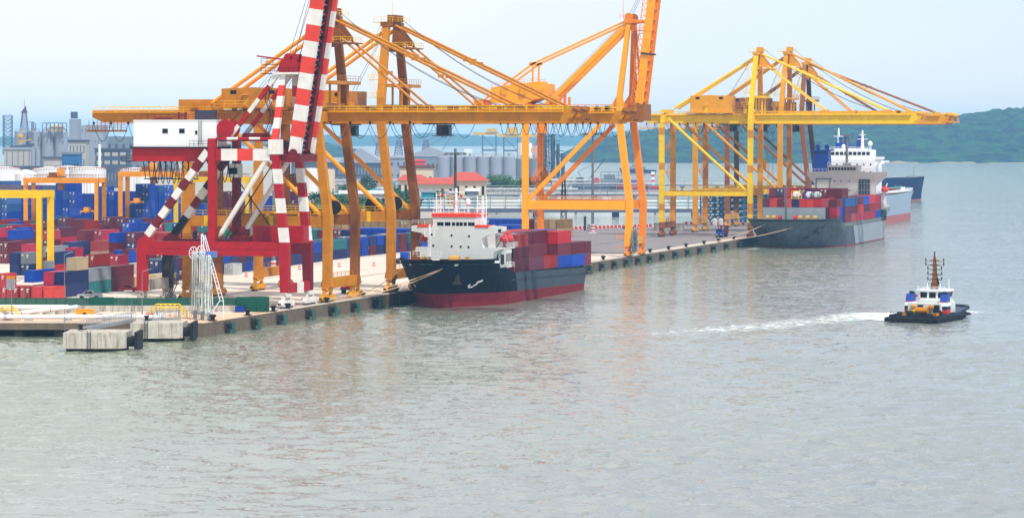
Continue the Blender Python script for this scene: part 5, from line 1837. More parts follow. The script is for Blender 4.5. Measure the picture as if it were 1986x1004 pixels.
# ------------------------------------------------------------------ rubber-tyred yard gantries
def yard_gantry(label, x0, x1, u, wb, zt, m, m2, spread=None, lw=1.25, rz=0.0):
    t = thing('yard_gantry_crane', label, 'gantry crane', (x1, u, QZ), rz, 'yard gantry cranes over the container rows')
    S = x1 - x0
    for y, mm in ((0, m), (wb, m2)):
        for x in (-S, 0):
            MB().col((x, y, 1.9), (x, y, zt - 1.8), lw, lw * .8).build('leg', mm, t)
        mb = MB().box(-S - lw * .6, lw * .6, y - .55, y + .55, zt - 1.798, zt)
        mb.box(-S, 0, y - .6, y + .6, zt - 1.0, zt - .92)
        mb.build('top_girder', mm, t)
        yy = y - .5 if y == 0 else y + .5
        MB().rail([(-S, yy, zt), (0, yy, zt)], 1.1, 2.2, .05).build('handrail', M['brown_orange_paint'], t)
    for x in (-S, 0):
        mb = MB().box(x - .5, x + .5, -2.2, wb + 2.2, 1.2, 1.898)
        mb.box(x - .5, x + .5, .52, wb - .52, zt - 1.6, zt - .3)
        mb.build('sill_beam', m, t)
        for y in (-1.6, 0.2, wb - .2, wb + 1.6):
            MB().lathe([(.45, -.3), (.62, -.25), (.62, .25), (.45, .3)], (x, y, .62), 16, 0, 'x').build('wheel', M['black_rubber'], t)
    mb = MB().box(-.2, 1.6, 1.2, wb - 1.2, 2.1, 4.6)
    mb.build('power_pack', M['galvanised_steel'], t)
    xc = -S * .62
    mb = MB().box(xc - 2.4, xc + 2.4, .6, wb - .6, zt + .1, zt + .6)
    mb.box(xc - 2, xc + .8, 1.2, wb - 1.2, zt + .6, zt + 1.9).box(xc + 1.2, xc + 2.2, 1, wb - 1, zt + .6, zt + 3.2, 1)
    mb.rail([(xc - 2.4, .6, zt + .6), (xc + 2.4, .6, zt + .6)], 1.0, 1.0, .05)
    tr = mb.build('trolley', [M['brown_orange_paint'], m], t)
    mb = MB().box(xc + 2.0, xc + 3.8, -.2, 1.8, zt - 4.2, zt - 2.0)
    mb.build('operator_cab', M['brown_orange_paint'], t)
    if spread:
        xs, zs = spread
        mb = MB().box(xs - 1.1, xs + 1.1, -.4, wb + .4, zs, zs + .5).box(xs - .8, xs + .8, wb * .3, wb * .7, zs + .5, zs + 1.6)
        for k in (0, 1):
            for s_ in (-1, 1): mb.box(xs + s_ - .12, xs + s_ + .12, -.4 + k * (wb + .5), -.1 + k * (wb + .5), zs - .4, zs + .2)
        sp = mb.build('spreader', M['bright_orange_paint'], t)
        mb = MB()
        for s_ in (-.7, .7):
            for y in (wb * .35, wb * .65): mb.tube((xs + s_, y, zs + 1.5), (xs + s_, y, zt), .05, 4)
        mb.build('hoist_rope', M['dark_steel'], sp)
    mb = MB()
    for k in range(2):
        mb.tube((.75, -.2 + k * .5, 2), (.75, -.2 + k * .5, zt - .2), .05, 4)
    for k in range(int(zt / .8)):
        mb.tube((.75, -.2, 2 + k * .75), (.75, .3, 2 + k * .75), .035, 4)
    mb.build('ladder', M['dark_steel'], t)
    return t
yard_gantry('bright yellow yard gantry cut by the left edge, nearest over the containers', -125, -100.4, 139.0, 6.2, 21.6, M['yellow_paint'], M['yellow_paint'], None, 1.35)
yard_gantry('orange yard gantry standing before the blue wall of containers, leftmost of the two', -252, -225.0, 455.0, 6.4, 19.9, M['bright_orange_paint'], M['orange_paint'], (-5.0, 8.0))
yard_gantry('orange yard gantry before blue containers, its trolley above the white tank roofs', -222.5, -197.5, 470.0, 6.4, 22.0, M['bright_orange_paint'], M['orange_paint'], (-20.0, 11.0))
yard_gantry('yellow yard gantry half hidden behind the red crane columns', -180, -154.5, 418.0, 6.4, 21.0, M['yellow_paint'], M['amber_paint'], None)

# ------------------------------------------------------------------ ships
def hull_parts(t, L_, B, deck, boot, rake, mats, ent=(28, .9, .5), run=(16, .45), sternrake=2.0, aft_from=None, ns=46, steps=(), deckmat=None, bulwark=.0, zlow=-1.2, flare=1.0):
    """bow at y=0 (waterline), stern at y=L_. deck(s) sheer height; mats: boot, side, aft side"""
    ss = sorted(set([i / ns for i in range(ns + 1)] + [a for b in steps for a in (b - .0006, b + .0006)] + [(i / ns) ** 2 * .25 for i in range(16)]))
    def half(y, f, L0):
        q = max(0.0, y / (ent[0] * (1 - .35 * f)))
        p = ent[1] + (ent[2] - ent[1]) * f
        h = math.sin(min(1, q) * math.pi / 2) ** p
        e = (L0 - y) / run[0]
        if e < 1: h *= 1 - (1 - max(0, e)) ** 2 * run[1] * (1 - f)
        return B / 2 * h
    NL = 6
    rows = []
    for s_ in ss:
        zd, zb = deck(s_), boot(s_)
        zs = [zlow, zb * .4, zb] + [zb + (zd - zb) * k / (NL - 3) for k in range(1, NL - 2)]
        row = []
        for z in zs:
            f = max(0, min(1, z / max(1, deck(0))))
            ys = -rake * (f ** 1.25)
            ye = L_ + sternrake * max(0, f - .25)
            y = ys + s_ * (ye - ys)
            row.append((half(y - ys, f ** flare, ye - ys), y, z))
        rows.append(row)
    mb = MB()
    n = len(rows[0])
    for side in (1, -1):
        vs = [(side * h, y, z) for r in rows for h, y, z in r]
        for i in range(len(rows) - 1):
            for k in range(n - 1):
                q = (i * n + k, (i + 1) * n + k, (i + 1) * n + k + 1, i * n + k + 1)
                if side < 0: q = q[::-1]
                mi = 0 if k < 2 else (2 if aft_from is not None and ss[i] >= aft_from else 1)
                mb.add([vs[j] for j in q], [(0, 1, 2, 3)], mi)
    r = rows[-1]
    for k in range(n - 1):
        a, b = r[k], r[k + 1]
        mb.add([(a[0], a[1], a[2]), (-a[0], a[1], a[2]), (-b[0], b[1], b[2]), (b[0], b[1], b[2])], [(0, 1, 2, 3)], 0 if k < 2 else (2 if aft_from is not None else 1))
    h = mb.build('hull', mats, t)
    mb = MB()
    for i in range(len(rows) - 1):
        a, b = rows[i][-1], rows[i + 1][-1]
        za, zb = a[2] - bulwark, b[2] - bulwark
        mb.add([(-a[0] * .995, a[1], za), (a[0] * .995, a[1], za), (b[0] * .995, b[1], zb), (-b[0] * .995, b[1], zb)], [(0, 1, 2, 3)])
    mb.build('deck', deckmat or M['deck_green'], t)
    def surf(y, z):
        f = max(0, min(1, z / max(1, deck(0))))
        return half(y + rake * f ** 1.25, f ** flare, L_ + sternrake * max(0, f - .25) + rake * f ** 1.25)
    return rows, surf
def hull_mark(surf, side, polys, m, t, name):
    mb = MB()
    for poly in polys:
        vs = [(side * (surf(y, z) + .05), y - .03, z) for y, z in poly]
        mb.add(vs if side > 0 else vs[::-1], [tuple(range(len(vs)))])
    mb.build(name, m, t)

def ladder_mast(mb, x, y, z0, z1, wdt, r=.12, mi=0):
    for dx in (-wdt / 2, wdt / 2):
        mb.tube((x + dx, y, z0), (x + dx, y, z1), r, 5, mi)
    k = int((z1 - z0) / 1.0)
    for i in range(k):
        z = z0 + (i + .5) * (z1 - z0) / k
        mb.tube((x - wdt / 2, y, z), (x + wdt / 2, y, z), r * .6, 4, mi)

def lifeboat(t, loc, L_, rz, m):
    mb = MB()
    n = 12
    prof = [(-.5, 0), (-.42, .55), (-.2, .95), (.2, 1.0), (.42, .6), (.5, 0.05)]
    vs = []
    for px_, w in prof:
        for i in range(n):
            a = 2 * math.pi * i / n
            vs.append((math.cos(a) * w * 1.25, px_ * L_, math.sin(a) * w * (1.1 if math.sin(a) > 0 else .95)))
    fs = [(k * n + i, k * n + (i + 1) % n, (k + 1) * n + (i + 1) % n, (k + 1) * n + i) for k in range(len(prof) - 1) for i in range(n)]
    mb.add(vs, fs)
    mb.box(-.5, .5, -L_ * .1, L_ * .22, .9, 1.5)
    o = mb.build('lifeboat', m, None)
    o.location = loc
    o.rotation_euler = (0, 0, rz)
    return o

# --- the black-bowed feeder ship
S1 = thing('container_ship', 'container ship with black bow and red waterline, white bridge forward, moored at the quay', 'ship', (12.0, 97.6, 0.0), 0, 'ships along the quay')
def dk1(s):
    y = s * 99 - 4
    if y < -3.2: return 10.8
    if y < 13.5: return 10.6 - .1 * max(0, y) / 8
    if y < 17.5: return 8.3
    if y < 21.5: return 8.3 - 1.4 * (y - 17.5) / 4
    return 6.9 - 1.9 * (y - 21.5) / 75
rows1, surf1 = hull_parts(S1, 99.5, 22.0, dk1, lambda s: 3.1 - 1.7 * s, 6.8, [M['hull_red'], M['hull_black'], M['hull_slate']], ent=(27, .95, .82), aft_from=.265, steps=(.178,), bulwark=1.0, run=(18, .5))  # grey of the aft side is sky sheen painted onto the black hull
mb = MB()
for y0, y1 in ((22, 33.5), (34, 45.5), (46, 57.5), (58, 69.5), (70, 81), (81.5, 94)):
    for k in range(3):
        a = y0 + (y1 - y0) * k / 3
        zz = 5.2 - 1.6 * (a - 22) / 75
        mb.box(10.9, 11.03, a + .2, a + (y1 - y0) / 3 - .3, zz - .14, zz + .14)
mb.build('scupper_row', M['black_paint'], S1)
mb = MB()
for y in (36.5, 55.5, 72.5, 88):
    mb.box(10.9, 11.05, y, y + .22, 4.6, 6.0)
mb.build('hull_rib', M['dark_steel'], S1)
mb = MB()
mb.box(-8.6, 9.2, 27, 92, 5.2, 6.35)
mb.build('hatch_coaming', M['hull_slate'], S1)
# accommodation: outline of the front face, then its depth
def pz(px, py, Y=686.0): return ((px - 886) / 8.4, 37.5 - (py - 262) * Y / 6000)
yb = 16.6
front = [pz(817, 503), pz(955, 503), pz(958, 489), pz(970, 483), pz(970, 481), pz(938, 480), pz(935, 474), pz(935, 462), pz(944, 456), pz(973, 450), pz(975, 447), pz(975, 439.5), pz(950, 438.5), pz(797, 438.5), pz(797, 449),
         pz(815, 452), pz(828, 459), pz(832, 465), pz(832, 477), pz(828, 480), pz(806, 480), pz(804, 488), pz(815, 490)]
mb = MB().prism([(a, b) for a, b in front], 'y', yb, yb + 3.2)
x0, z0 = pz(833, 503); x1, z1 = pz(934, 439)
mb.box(x0, x1, yb + 3.201, yb + 11, z0, z1)
xa, za = pz(838, 438.5); xb_, zb_ = pz(921, 430)
mb.box(xa, xb_, yb + .3, yb + 9.5, z1 + .002, zb_ + 1.0)
mb.box(x0 - 1.5, x1 + 4.2, yb + 3.2, yb + 12.5, 12.1, 12.35)
acc = mb.build('accommodation_block', M['ship_white'], S1)
mb = MB()
for px in (850, 856.5, 865, 870, 879, 887, 894, 902, 910.5, 917):
    a, z = pz(px, 435)
    wd = .42 if px not in (865, 879, 894) else .42
    mb.box(a - .36, a + .36, yb + .24, yb + .298, z - .42, z + .42)
mb.build('bridge_window', M['window_glass'], acc)
for px, py in ((837, 456), (876, 457), (910, 458), (840, 477), (876, 478), (894, 478.5), (909, 479)):
    a, z = pz(px, py)
    MB().lathe([(.25, -.03), (.25, .03)], (a, yb - .02, z), 14, 0, 'y').build('porthole', M['window_glass'], acc)
a, z = pz(969.5, 447)
MB().box(a - .35, a + .35, yb - .05, yb - .003, z - .35, z + .35).build('window', M['window_glass'], acc)
mb = MB()
a, z = pz(838, 429.5); b, _ = pz(921, 429.5)
mb.box(a - .2, b + .2, yb + .1, yb + 9.7, zb_ + 1.002, zb_ + 1.75)
for p, q in ((809, 837), (921.5, 948)):
    a, z = pz(p, 438.5); b, _ = pz(q, 438.5)
    mb.box(a, b, yb - .12, yb + 3.3, z1 - .25, z1 + .28)
mb.build('orange_trim', M['orange_red_trim'], acc)
mb = MB()
zr = zb_ + 1.75
mb.rail([(-5.6, yb + .4, zr), (4.1, yb + .4, zr), (4.1, yb + 9.2, zr)], 1.1, 1.1, .05)
ladder_mast(mb, -5.2, yb + 3, zr, zr + 4.6, 1.0)
ladder_mast(mb, 4.4, yb + 3, zr - 1.8, zr + 3.9, 1.1)
ladder_mast(mb, 5.0, yb + 5, zr - 1.8, zr + 3.9, .7)
mb.tube((-1.4, yb + 4, zr), (-1.4, yb + 4, zr + 5.6), .42, 10, 0, .3)
mb.box(-3.2, .6, yb + 3.7, yb + 4.3, zr + 4.6, zr + 4.8)
mb.box(-2.6, .0, yb + 3.7, yb + 4.3, zr + 2.6, zr + 2.75)
mb.path(catenary((-5.2, yb + 3, zr + 4.5), (4.4, yb + 3, zr + 3.8), .4, 6), .05, 4)
mb.tube((1.7, yb + 3, zr), (1.7, yb + 3, zr + 1.9), .15, 8)
mb.lathe([(.3, 0), (.55, .25), (.55, .9), (.35, 1.35), (.05, 1.5)], (1.7, yb + 3, zr + 1.9), 16)
mb.rail([(-10.5, yb + .1, z1 + .3), (-6, yb + .1, z1 + .3)], .9, 1.2, .04)
mb.build('signal_mast', M['clean_white'], acc)
mb = MB()
mb.add([(-4.9, yb + 2.9, zr + 3.6), (-4.0, yb + 2.7, zr + 3.9), (-3.9, yb + 2.8, zr + 4.5), (-4.8, yb + 3.0, zr + 4.3)], [(0, 1, 2, 3)])
mb.add([(-.2, yb + 3.0, zr + 3.6), (.4, yb + 2.8, zr + 3.4), (.5, yb + 2.9, zr + 4.1), (-.2, yb + 3.0, zr + 4.2)], [(0, 1, 2, 3)])
mb.build('flag', M['barrier_red'], acc)
# lifeboats hang in the side recesses
for sx in (-1, 1):
    o = lifeboat(S1, (12.0 + sx * 9.3, 97.6 + yb + 7.6, 14.3), 7.5, 0, M['lifeboat_red'])
    tag(o, 'red lifeboat slung ' + ('on the quay side' if sx < 0 else 'on the water side') + ' of the white ship bridge', 'lifeboat', 'lifeboats on the ships')
    mb = MB()
    for yy in (yb + 5, yb + 10):
        mb.beam((sx * 7.6, yy, 12.2), (sx * 9.6, yy, 15.6), .3, .3).beam((sx * 9.6, yy, 15.6), (sx * 10.6, yy, 13), .22, .22)
    mb.build('davit', M['galvanised_steel'], S1)
# house and gear under the wing, rails
mb = MB()
mb.box(4.5, 10.4, yb + 3.3, yb + 8, 8.0, 12.0)
for k in range(5): mb.box(10.401, 10.45, yb + 3.5 + k * .95, yb + 4.0 + k * .95, 8.6 + (k % 2) * .8, 11.2, 1)
for k in range(4): mb.box(5.0 + k * 1.4, 5.8 + k * 1.4, yb + 3.25, yb + 3.299, 8.8, 11.0, 1)
mb.rail([(10.7, yb + 2, 8.3), (10.7, yb + 9, 8.0)], 1.1, .9, .05)
mb.rail([(6.0, yb + 12, 12.35), (10.7, yb + 12, 12.35)], 1.1, .9, .05)
mb.rail([(10.7, yb + 3, 12.35), (10.7, yb + 12, 12.35)], 1.1, .9, .05)
mb.build('deck_house', [M['ship_white'], M['dark_steel']], S1)
# foremast on the forecastle
mb = MB()
mb.tube((-2.0, 3.0, 9.5), (-2.0, 3.0, 18.0), .22, 8)
mb.box(-3.8, -.2, 2.9, 3.1, 17.0, 17.2)
mb.tube((-3.1, 3, 17), (-3.1, 3, 15.4), .1, 5).tube((-.9, 3, 17), (-.9, 3, 15.4), .1, 5).tube((-3.1, 3, 15.4), (-.9, 3, 15.4), .1, 5)
ladder_mast(mb, -2.0, 2.7, 9.8, 16, .5, .06)
mb.box(-4.6, .4, 2.2, 3.8, 11.0, 11.15)
mb.rail([(-5.5, 2, 11.15), (1, 2, 11.15)], 1.0, .9, .05)
mb.build('foremast', M['clean_white'], S1)
mb = MB()
for x in (-3.5, 3.2):
    mb.lathe([(.9, -1), (.9, 1)], (x, 5.0, 10.3), 14, 0, 'x')
    mb.box(x - 1.6, x + 1.6, 4.3, 5.8, 9.4, 10.0)
for x in (-5, 1.6, 5.4): mb.cbox((x, 7, 9.4), .8, .8, 1.5)
mb.build('windlass', M['tan_paint'], S1)
# anchors, pocket plates and white symbols on the bow
for sx in (-1, 1):
    x = surf1(1.6, 6.6)
    mb = MB().cbox((sx * x, 1.5, 5.6), .9, .9, 1.7).cbox((sx * (x + .1), 1.2, 5.1), 1.7, .5, .6)
    mb.build('anchor', M['dark_steel'], S1)
    hull_mark(surf1, sx, [[(5.6, 4.2), (6.6, 4.2), (6.6, 4.5), (5.6, 4.5)], [(6.6, 4.2), (7.6, 4.9), (7.4, 5.3), (6.5, 4.5)], [(7.2, 5.1), (8.6, 5.5), (8.5, 5.9), (7.1, 5.5)], [(5.3, 4.5), (5.7, 4.5), (5.9, 5.0), (5.5, 5.0)]], M['clean_white'], S1, 'thruster_mark')
    hull_mark(surf1, sx, [[(-1.0, 9.2), (-.3, 9.2), (-.3, 9.6), (-1.0, 9.6)]], M['clean_white'], S1, 'fairlead')
    hull_mark(surf1, sx, [[(9.8, 9.5), (12.6, 9.4), (12.6, 9.9), (9.8, 10.0)]], M['clean_white'], S1, 'fairlead')
mb = MB()
mb.box(10.9, 11.1, 33.8, 34.4, 4.3, 5.9)
mb.build('pilot_door', M['black_paint'], S1)
# deck containers: bays along the ship, columns across
BURIED = {}
def deck_stack(ox, oy, x, y, L_, z, codes, label, group, h=2.86, doors=False, seen=0):
    """tiers below 'seen' are hidden behind their neighbours and join the buried mass"""
    for k, c in enumerate(codes):
        if k < seen:
            zz = z + k * (h + .02)
            BURIED.setdefault(group, []).append((x - 2.44, x, y, y + (6.06 if L_ == 20 else 12.19), zz, zz + h, c))
            continue
        tn = ('top', 'middle', 'lower', 'lowest')[min(3, len(codes) - 1 - k)] if len(codes) > 1 else 'single'
        new_container(c, L_, h, (ox + x, oy + y, z + k * (h + .02)), '%s %s container %s' % (tn, CN[c], label), group, doors)
g1 = 'containers on the black-bowed ship'
OX, OY = 12.0, 97.6
ROWN = ['outer column', 'second column', 'third column', 'fourth column', 'fifth column', 'sixth column', 'quay-side column']
BAYN = ['nearest the bridge', 'in the second bay', 'in the third bay', 'in the fourth bay', 'in the fifth bay', 'at the stern']
def bay(b, y, L_, cols, z=6.4):
    for i, cs in enumerate(cols):
        if cs: deck_stack(OX, OY, 9.6 - i * 2.5, y, L_, z, cs, 'on the black ship, %s %s' % (ROWN[i], BAYN[b]), g1, seen=9 if i > (1 if b == 0 else 2) else (0 if i == 0 or b == 0 else max(0, min(2, len(cols[0]) or 1))))
bay(0, 28.8, 40, ['mmb', 'unw', 'mmr', 'mbm', 'nmr', 'mmb', 'mrm'])
bay(1, 41.4, 40, ['pm', 'mmp', 'mup', 'mmr', 'mrm', 'mmm', 'mbm'])
for i, y in enumerate((54.0, 60.3)):
    deck_stack(OX, OY, 9.6, y, 20, 6.3, 'b', 'on the black ship, short outer %s of two' % ('first', 'second')[i], g1)
bay(2, 54.0, 40, ['', 'mmm', 'mur', 'mmr', 'mmr', 'mum', 'mmm'])
bay(3, 66.6, 40, ['umr', 'mmr', 'mrm', 'mmm', 'nmm', 'mmu', 'mmm'], 6.0)
bay(4, 79.2, 40, ['um', 'mm', 'um', 'umu', 'umu', 'mmm', 'mmm'], 5.8)
bay(5, 91.6, 20, ['mm', 'mm', 'mb', 'mm', 'mm', 'mm'], 5.7)

# --- the grey container ship
S2 = thing('container_ship', 'rust-streaked grey container ship with cream bridge and blue funnel, moored far along the quay', 'ship', (17.5, 470.0, 0.0), 0, 'ships along the quay')
def dk2(s):
    y = s * 118 - 9
    if y < 9: return 9.8
    if y < 13: return 9.2
    if y < 15: return 9.2 - 2.6 * (y - 13) / 2
    if y < 100.5: return 6.6
    return 11.0
rows2, surf2 = hull_parts(S2, 113.0, 31.0, dk2, lambda s: .35, 11.0, [M['hull_red'], M['hull_grey'], M['hull_light_grey']], ent=(30, .9, .42), aft_from=.33, steps=(.1525, .928), bulwark=.8, run=(14, .5), flare=1.3)
mb = MB()
mb.box(-10.5, 10.8, 7.6, 7.9, 9.0, 13.3)
for k in range(8): mb.box(-10 + k * 2.9, -9.7 + k * 2.9, 7.901, 8.6, 9, 13)
mb.build('breakwater', M['hull_light_grey'], S2)
mb = MB()
mb.tube((-1.6, 3, 9), (-1.6, 3, 20.5), .3, 8).box(-2.6, -.6, 2.8, 3.2, 15.5, 15.7)
ladder_mast(mb, -1.6, 2.6, 9.5, 20, .6, .08)
mb.build('foremast', M['lamp_pole'], S2)
mb = MB()
for x, c in ((-8, 0), (-6, 0), (-4, 1), (1.2, 1), (3, 0), (5.5, 0), (8, 0)):
    mb.lathe([(.8, -.6), (.8, .6)], (x, 4.5, 9.9), 12, c, 'x')
    mb.cbox((x, 5, 9.0), 1.2, 1.4, .8, 0)
mb.build('windlass', [M['tan_paint'], M['lifeboat_red']], S2)
mat('rust_stain', (74, 46, 28), rough=.9, var=.3)
for sx in (-1, 1):
    x = surf2(1.0, 6.0)
    mb = MB().cbox((sx * x, .9, 5.2), 1.2, 1.2, 2.0).cbox((sx * (x + .1), .5, 4.6), 2.2, .6, .8)
    mb.build('anchor', M['dark_steel'], S2)
    hull_mark(surf2, sx, [[(.2, 4.4), (2.6, 4.2), (3.0, 6.8), (.6, 7.2)], [(.6, 2.0), (1.8, 1.6), (2.2, 4.2), (.8, 4.4)]], M['rust_stain'], S2, 'rust_streak')
mb = MB()
mb.box(-14, 14.6, 16, 98, 6.0, 7.95)
mb.build('hatch_coaming', M['hull_light_grey'], S2)
mb = MB()
for k in range(26):
    mb.box(14.61, 15.0, 19 + k * 3, 20.2 + k * 3, 6.2, 7.6)
mb.rail([(15.3, 16, 6.6), (15.3, 99, 6.6)], 1.1, 2.0, .06)
mb.build('deck_rail', M['galvanised_steel'], S2)
OX2, OY2 = 17.5, 470.0
g2 = 'containers on the grey ship'
for i, c in enumerate('pomonoorb'):
    new_container(c, 40, 2.7, (OX2 - 8.0 + i * 2.5 - .3, OY2 + 8.7, 13.4), '%s container, %s from the left in the grey ship\'s front row' % (CN[c], ORD[i]), g2, False)
for j_, codes in ((0, 'mprmuprmrp'), (1, 'mkcrmmmmmm')):
    for i, c in enumerate(codes):
        if j_ == 0 and i < 6:
            deck_stack(OX2, OY2, -8.6 + i * 2.5, 21.6, 40, 14.0, c, 'on the grey ship', g2, 2.7, False, 9)
            continue
        new_container(c, 40, 2.7, (OX2 - 8.6 + i * 2.5, OY2 + 21.6, 14.0 + j_ * 2.72), '%s container, %s from left, %s tier of grey ship\'s high second bay' % (CN[c], ORD[i], ('lower', 'upper')[j_]), g2, j_ == 1 and i % 3 == 1)
B2 = ['mrm', 'mps', 'bms', 'com', 'bpu', 'cbr', 'ubc']
for k, cs in enumerate(B2):
    y = -3.4 + k * 12.4 + 12.4 * .0
    x = 13.0 if k == 0 else 15.1
    yy = 8.7 if k == 0 else 8.7 + k * 12.35
    zz = 7.98
    if k == 0:
        deck_stack(OX2, OY2, 14.4, 8.7, 20, zz, 'bcm', 'at the front corner of the grey ship stack', g2, 2.68)
        deck_stack(OX2, OY2, 14.4, 14.9, 20, zz, 'uum', 'just behind the front corner of the grey ship stack', g2, 2.68)
        continue
    deck_stack(OX2, OY2, x, yy, 40, zz, cs, 'on the grey ship\'s outer side, %s bay from front' % ORD[k], g2, 2.68)
    if k > 1:
        for i in (1, 2):
            deck_stack(OX2, OY2, x - 2.5 * i, yy, 40, zz, random.choice(['mmr', 'mub', 'prm']), 'on the grey ship', g2, 2.68, False, 9)
for i in range(9):
    for k in (0, 1):
        deck_stack(OX2, OY2, -8.36 + i * 2.5, 8.7, 40, 7.98, 'mm', '', g2, 2.68, False, 9)
        deck_stack(OX2, OY2, -8.56 + i * 2.5, 21.6, 40, 7.98, 'mm', '', g2, 2.9, False, 9)
        break
for g_, ox, oy, lab in ((g1, OX, OY, 'containers buried behind the outer columns on the black-bowed ship'), (g2, OX2, OY2, 'containers buried behind the outer stacks of the grey ship')):
    rest = MB()
    order = []
    for x0_, x1_, y0_, y1_, z0_, z1_, c in BURIED.get(g_, []):
        if c not in order: order.append(c)
        rest.box(x0_, x1_, y0_, y1_, z0_, z1_, order.index(c))
    o = rest.build('container_stacks', [CM[c] for c in order], None)
    o.location = (ox, oy, 0)
    tag(o, lab, 'containers', kind='stuff')
def tank_container(loc, fm, tm, label):
    t = thing('tank_container', label, 'tank', loc, 0, 'tank containers on the grey ship')
    mb = MB()
    for x in (-1.2, 1.2):
        for y in (.1, 5.9): mb.box(x - .08, x + .08, y - .08, y + .08, 0, 2.55)
        for z in (.08, 2.5): mb.box(x - .07, x + .07, .19, 5.81, z - .07, z + .07)
    for y in (.1, 5.9):
        for z in (.08, 2.5): mb.box(-1.11, 1.11, y - .07, y + .07, z - .07, z + .07)
        mb.beam((-1.1, y, .2), (-.5, y, 2.4), .1, .1).beam((1.1, y, .2), (.5, y, 2.4), .1, .1)
    mb.build('frame', fm, t)
    MB().lathe([(.15, .25), (.7, .32), (1.05, .7), (1.1, 1.0), (1.1, 5.0), (1.05, 5.3), (.7, 5.68), (.15, 5.75)], (0, 0, 1.3), 20, 0, 'y').build('tank', tm, t, smooth=True)
tank_container((OX2 + .2, OY2 + 9.4, 16.14), M['safety_yellow'], M['clean_white'], 'cream tank container with yellow frame on the grey ship front row')
tank_container((OX2 + 4.6, OY2 + 9.4, 16.14), M['tarpaulin_blue'], M['clean_white'], 'white tank in blue frame, leftmost of its pair on the grey ship')
tank_container((OX2 + 7.2, OY2 + 9.4, 16.14), M['dark_steel'], M['silver_pipe'], 'silver tank in dark frame beside the blue-framed one on the grey ship')
# bridge block
Y0 = 96.0
mb = MB()
mb.prism([(-10.4, 8), (12.6, 8), (12.6, 19.0), (17.0, 22.8), (17.2, 24.2), (-12.2, 24.2), (-12.0, 22.8), (-9.2, 19.6), (-10.4, 19.4)], 'y', Y0, Y0 + 3)
mb.box(-9.5, 11.5, Y0 + 3.001, Y0 + 9.5, 8, 24.0)
mb.box(-4.6, 6.4, Y0 + .4, Y0 + 8, 24.202, 26.2)
mb.box(-4.8, 8.0, Y0 + .2, Y0 + 8.2, 26.202, 26.5)
acc2 = mb.build('accommodation_block', M['ship_cream'], S2)
mb = MB()
for k in range(9):
    mb.box(-4.2 + k * 1.12, -3.35 + k * 1.12, Y0 + .34, Y0 + .398, 24.8, 25.8)
mb.build('bridge_window', M['window_glass'], acc2)
for x, z in ((-2, 20.6), (.4, 20.6), (3.4, 20.6), (3.4, 17.2)):
    MB().box(x - .22, x + .22, Y0 - .05, Y0 - .003, z, z + .5).build('porthole', M['window_glass'], acc2)
mb = MB()
mb.box(-8.8, -3.0, Y0 - .35, Y0 - .003, 21.6, 21.9).box(-8.8, -8.5, Y0 - .35, Y0 - .003, 15.5, 21.6).box(-3.8, -3.5, Y0 - .35, Y0 - .003, 15.5, 21.6)
mb.build('stair_frame', M['lamp_pole'], acc2)
mb = MB()
mb.box(6.8, 11.0, Y0 - .05, Y0 - .003, 14.8, 21.6, 1)
for k in range(3): mb.box(6.8, 11.0, Y0 - .25, Y0 - .051, 15 + k * 2.4, 15.2 + k * 2.4)
for k in range(5): mb.box(6.8 + k, 6.95 + k, Y0 - .25, Y0 - .051, 14.8, 21.6)
mb.build('balcony_stairs', [M['galvanised_steel'], M['plant_dark']], acc2)
mb = MB().rail([(-4.6, Y0 + .4, 26.5), (7.8, Y0 + .4, 26.5)], 1.1, 1.2, .06).rail([(-12, Y0 + .2, 24.2), (-5, Y0 + .2, 24.2)], 1.1, 1.2, .06).rail([(7, Y0 + .2, 24.2), (17, Y0 + .2, 24.2)], 1.1, 1.2, .06)
mb.build('handrail', M['clean_white'], acc2)
mb = MB()
mb.prism([(-12.2, 21), (-5.6, 21), (-6.3, 31.6), (-11.5, 31.6)], 'y', Y0 + 10, Y0 + 16)
mb.box(-12.6, -5.2, Y0 + 9.6, Y0 + 16.4, 31.602, 32.1)
mb.prism([(-12.2, 8), (-5.6, 8), (-5.6, 20.99), (-12.2, 20.99)], 'y', Y0 + 10, Y0 + 16)
for x in (-10.4, -7.0):
    mb.lathe([(.9, -.7), (.9, .7)], (x, Y0 + 12.5, 33.2), 14, 0, 'y')
    mb.tube((x, Y0 + 13, 32), (x, Y0 + 13, 33.2), .6, 10)
mb.build('funnel', M['funnel_blue'], S2)
mb = MB()
mb.tube((1.8, Y0 + 4, 26.5), (1.8, Y0 + 4, 37.0), .55, 10, 0, .4)
mb.box(-1.4, 5.6, Y0 + 3.7, Y0 + 4.3, 35.4, 35.7)
mb.tube((-1.2, Y0 + 4, 35.7), (-1.2, Y0 + 4, 37.6), .08, 5).tube((5.2, Y0 + 4, 35.7), (5.2, Y0 + 4, 36.7), .08, 5)
mb.box(.6, 3.0, Y0 + 3.4, Y0 + 4.6, 36.9, 37.8).tube((1.8, Y0 + 4, 37.8), (1.8, Y0 + 4, 39.6), .08, 5)
mb.box(.4, 3.2, Y0 + 3.4, Y0 + 4.6, 30.2, 30.4).box(.4, 3.2, Y0 + 3.4, Y0 + 4.6, 26.502, 27.4)
mb.build('radar_mast', M['lamp_pole'], S2)
mb = MB()
mb.box(9.5, 14.8, Y0 + 5, 110, 11, 13.2).box(11.5, 14.6, 104, 109.6, 13.201, 15.2)
mb.beam((13, 101, 11), (15.8, 104.5, 20), .3, .3).beam((13, 108, 11), (15.8, 104.5, 20), .3, .3)
for k in range(4): mb.rail([(12.5, 99 + k, 13.2 + k * .9), (15, 99 + k, 13.2 + k * .9)], 1, .8, .06)
mb.rail([(15.2, 101, 11), (15.2, 112, 11)], 1.1, 1.4, .06)
mb.build('poop_house', M['ship_cream'], S2)
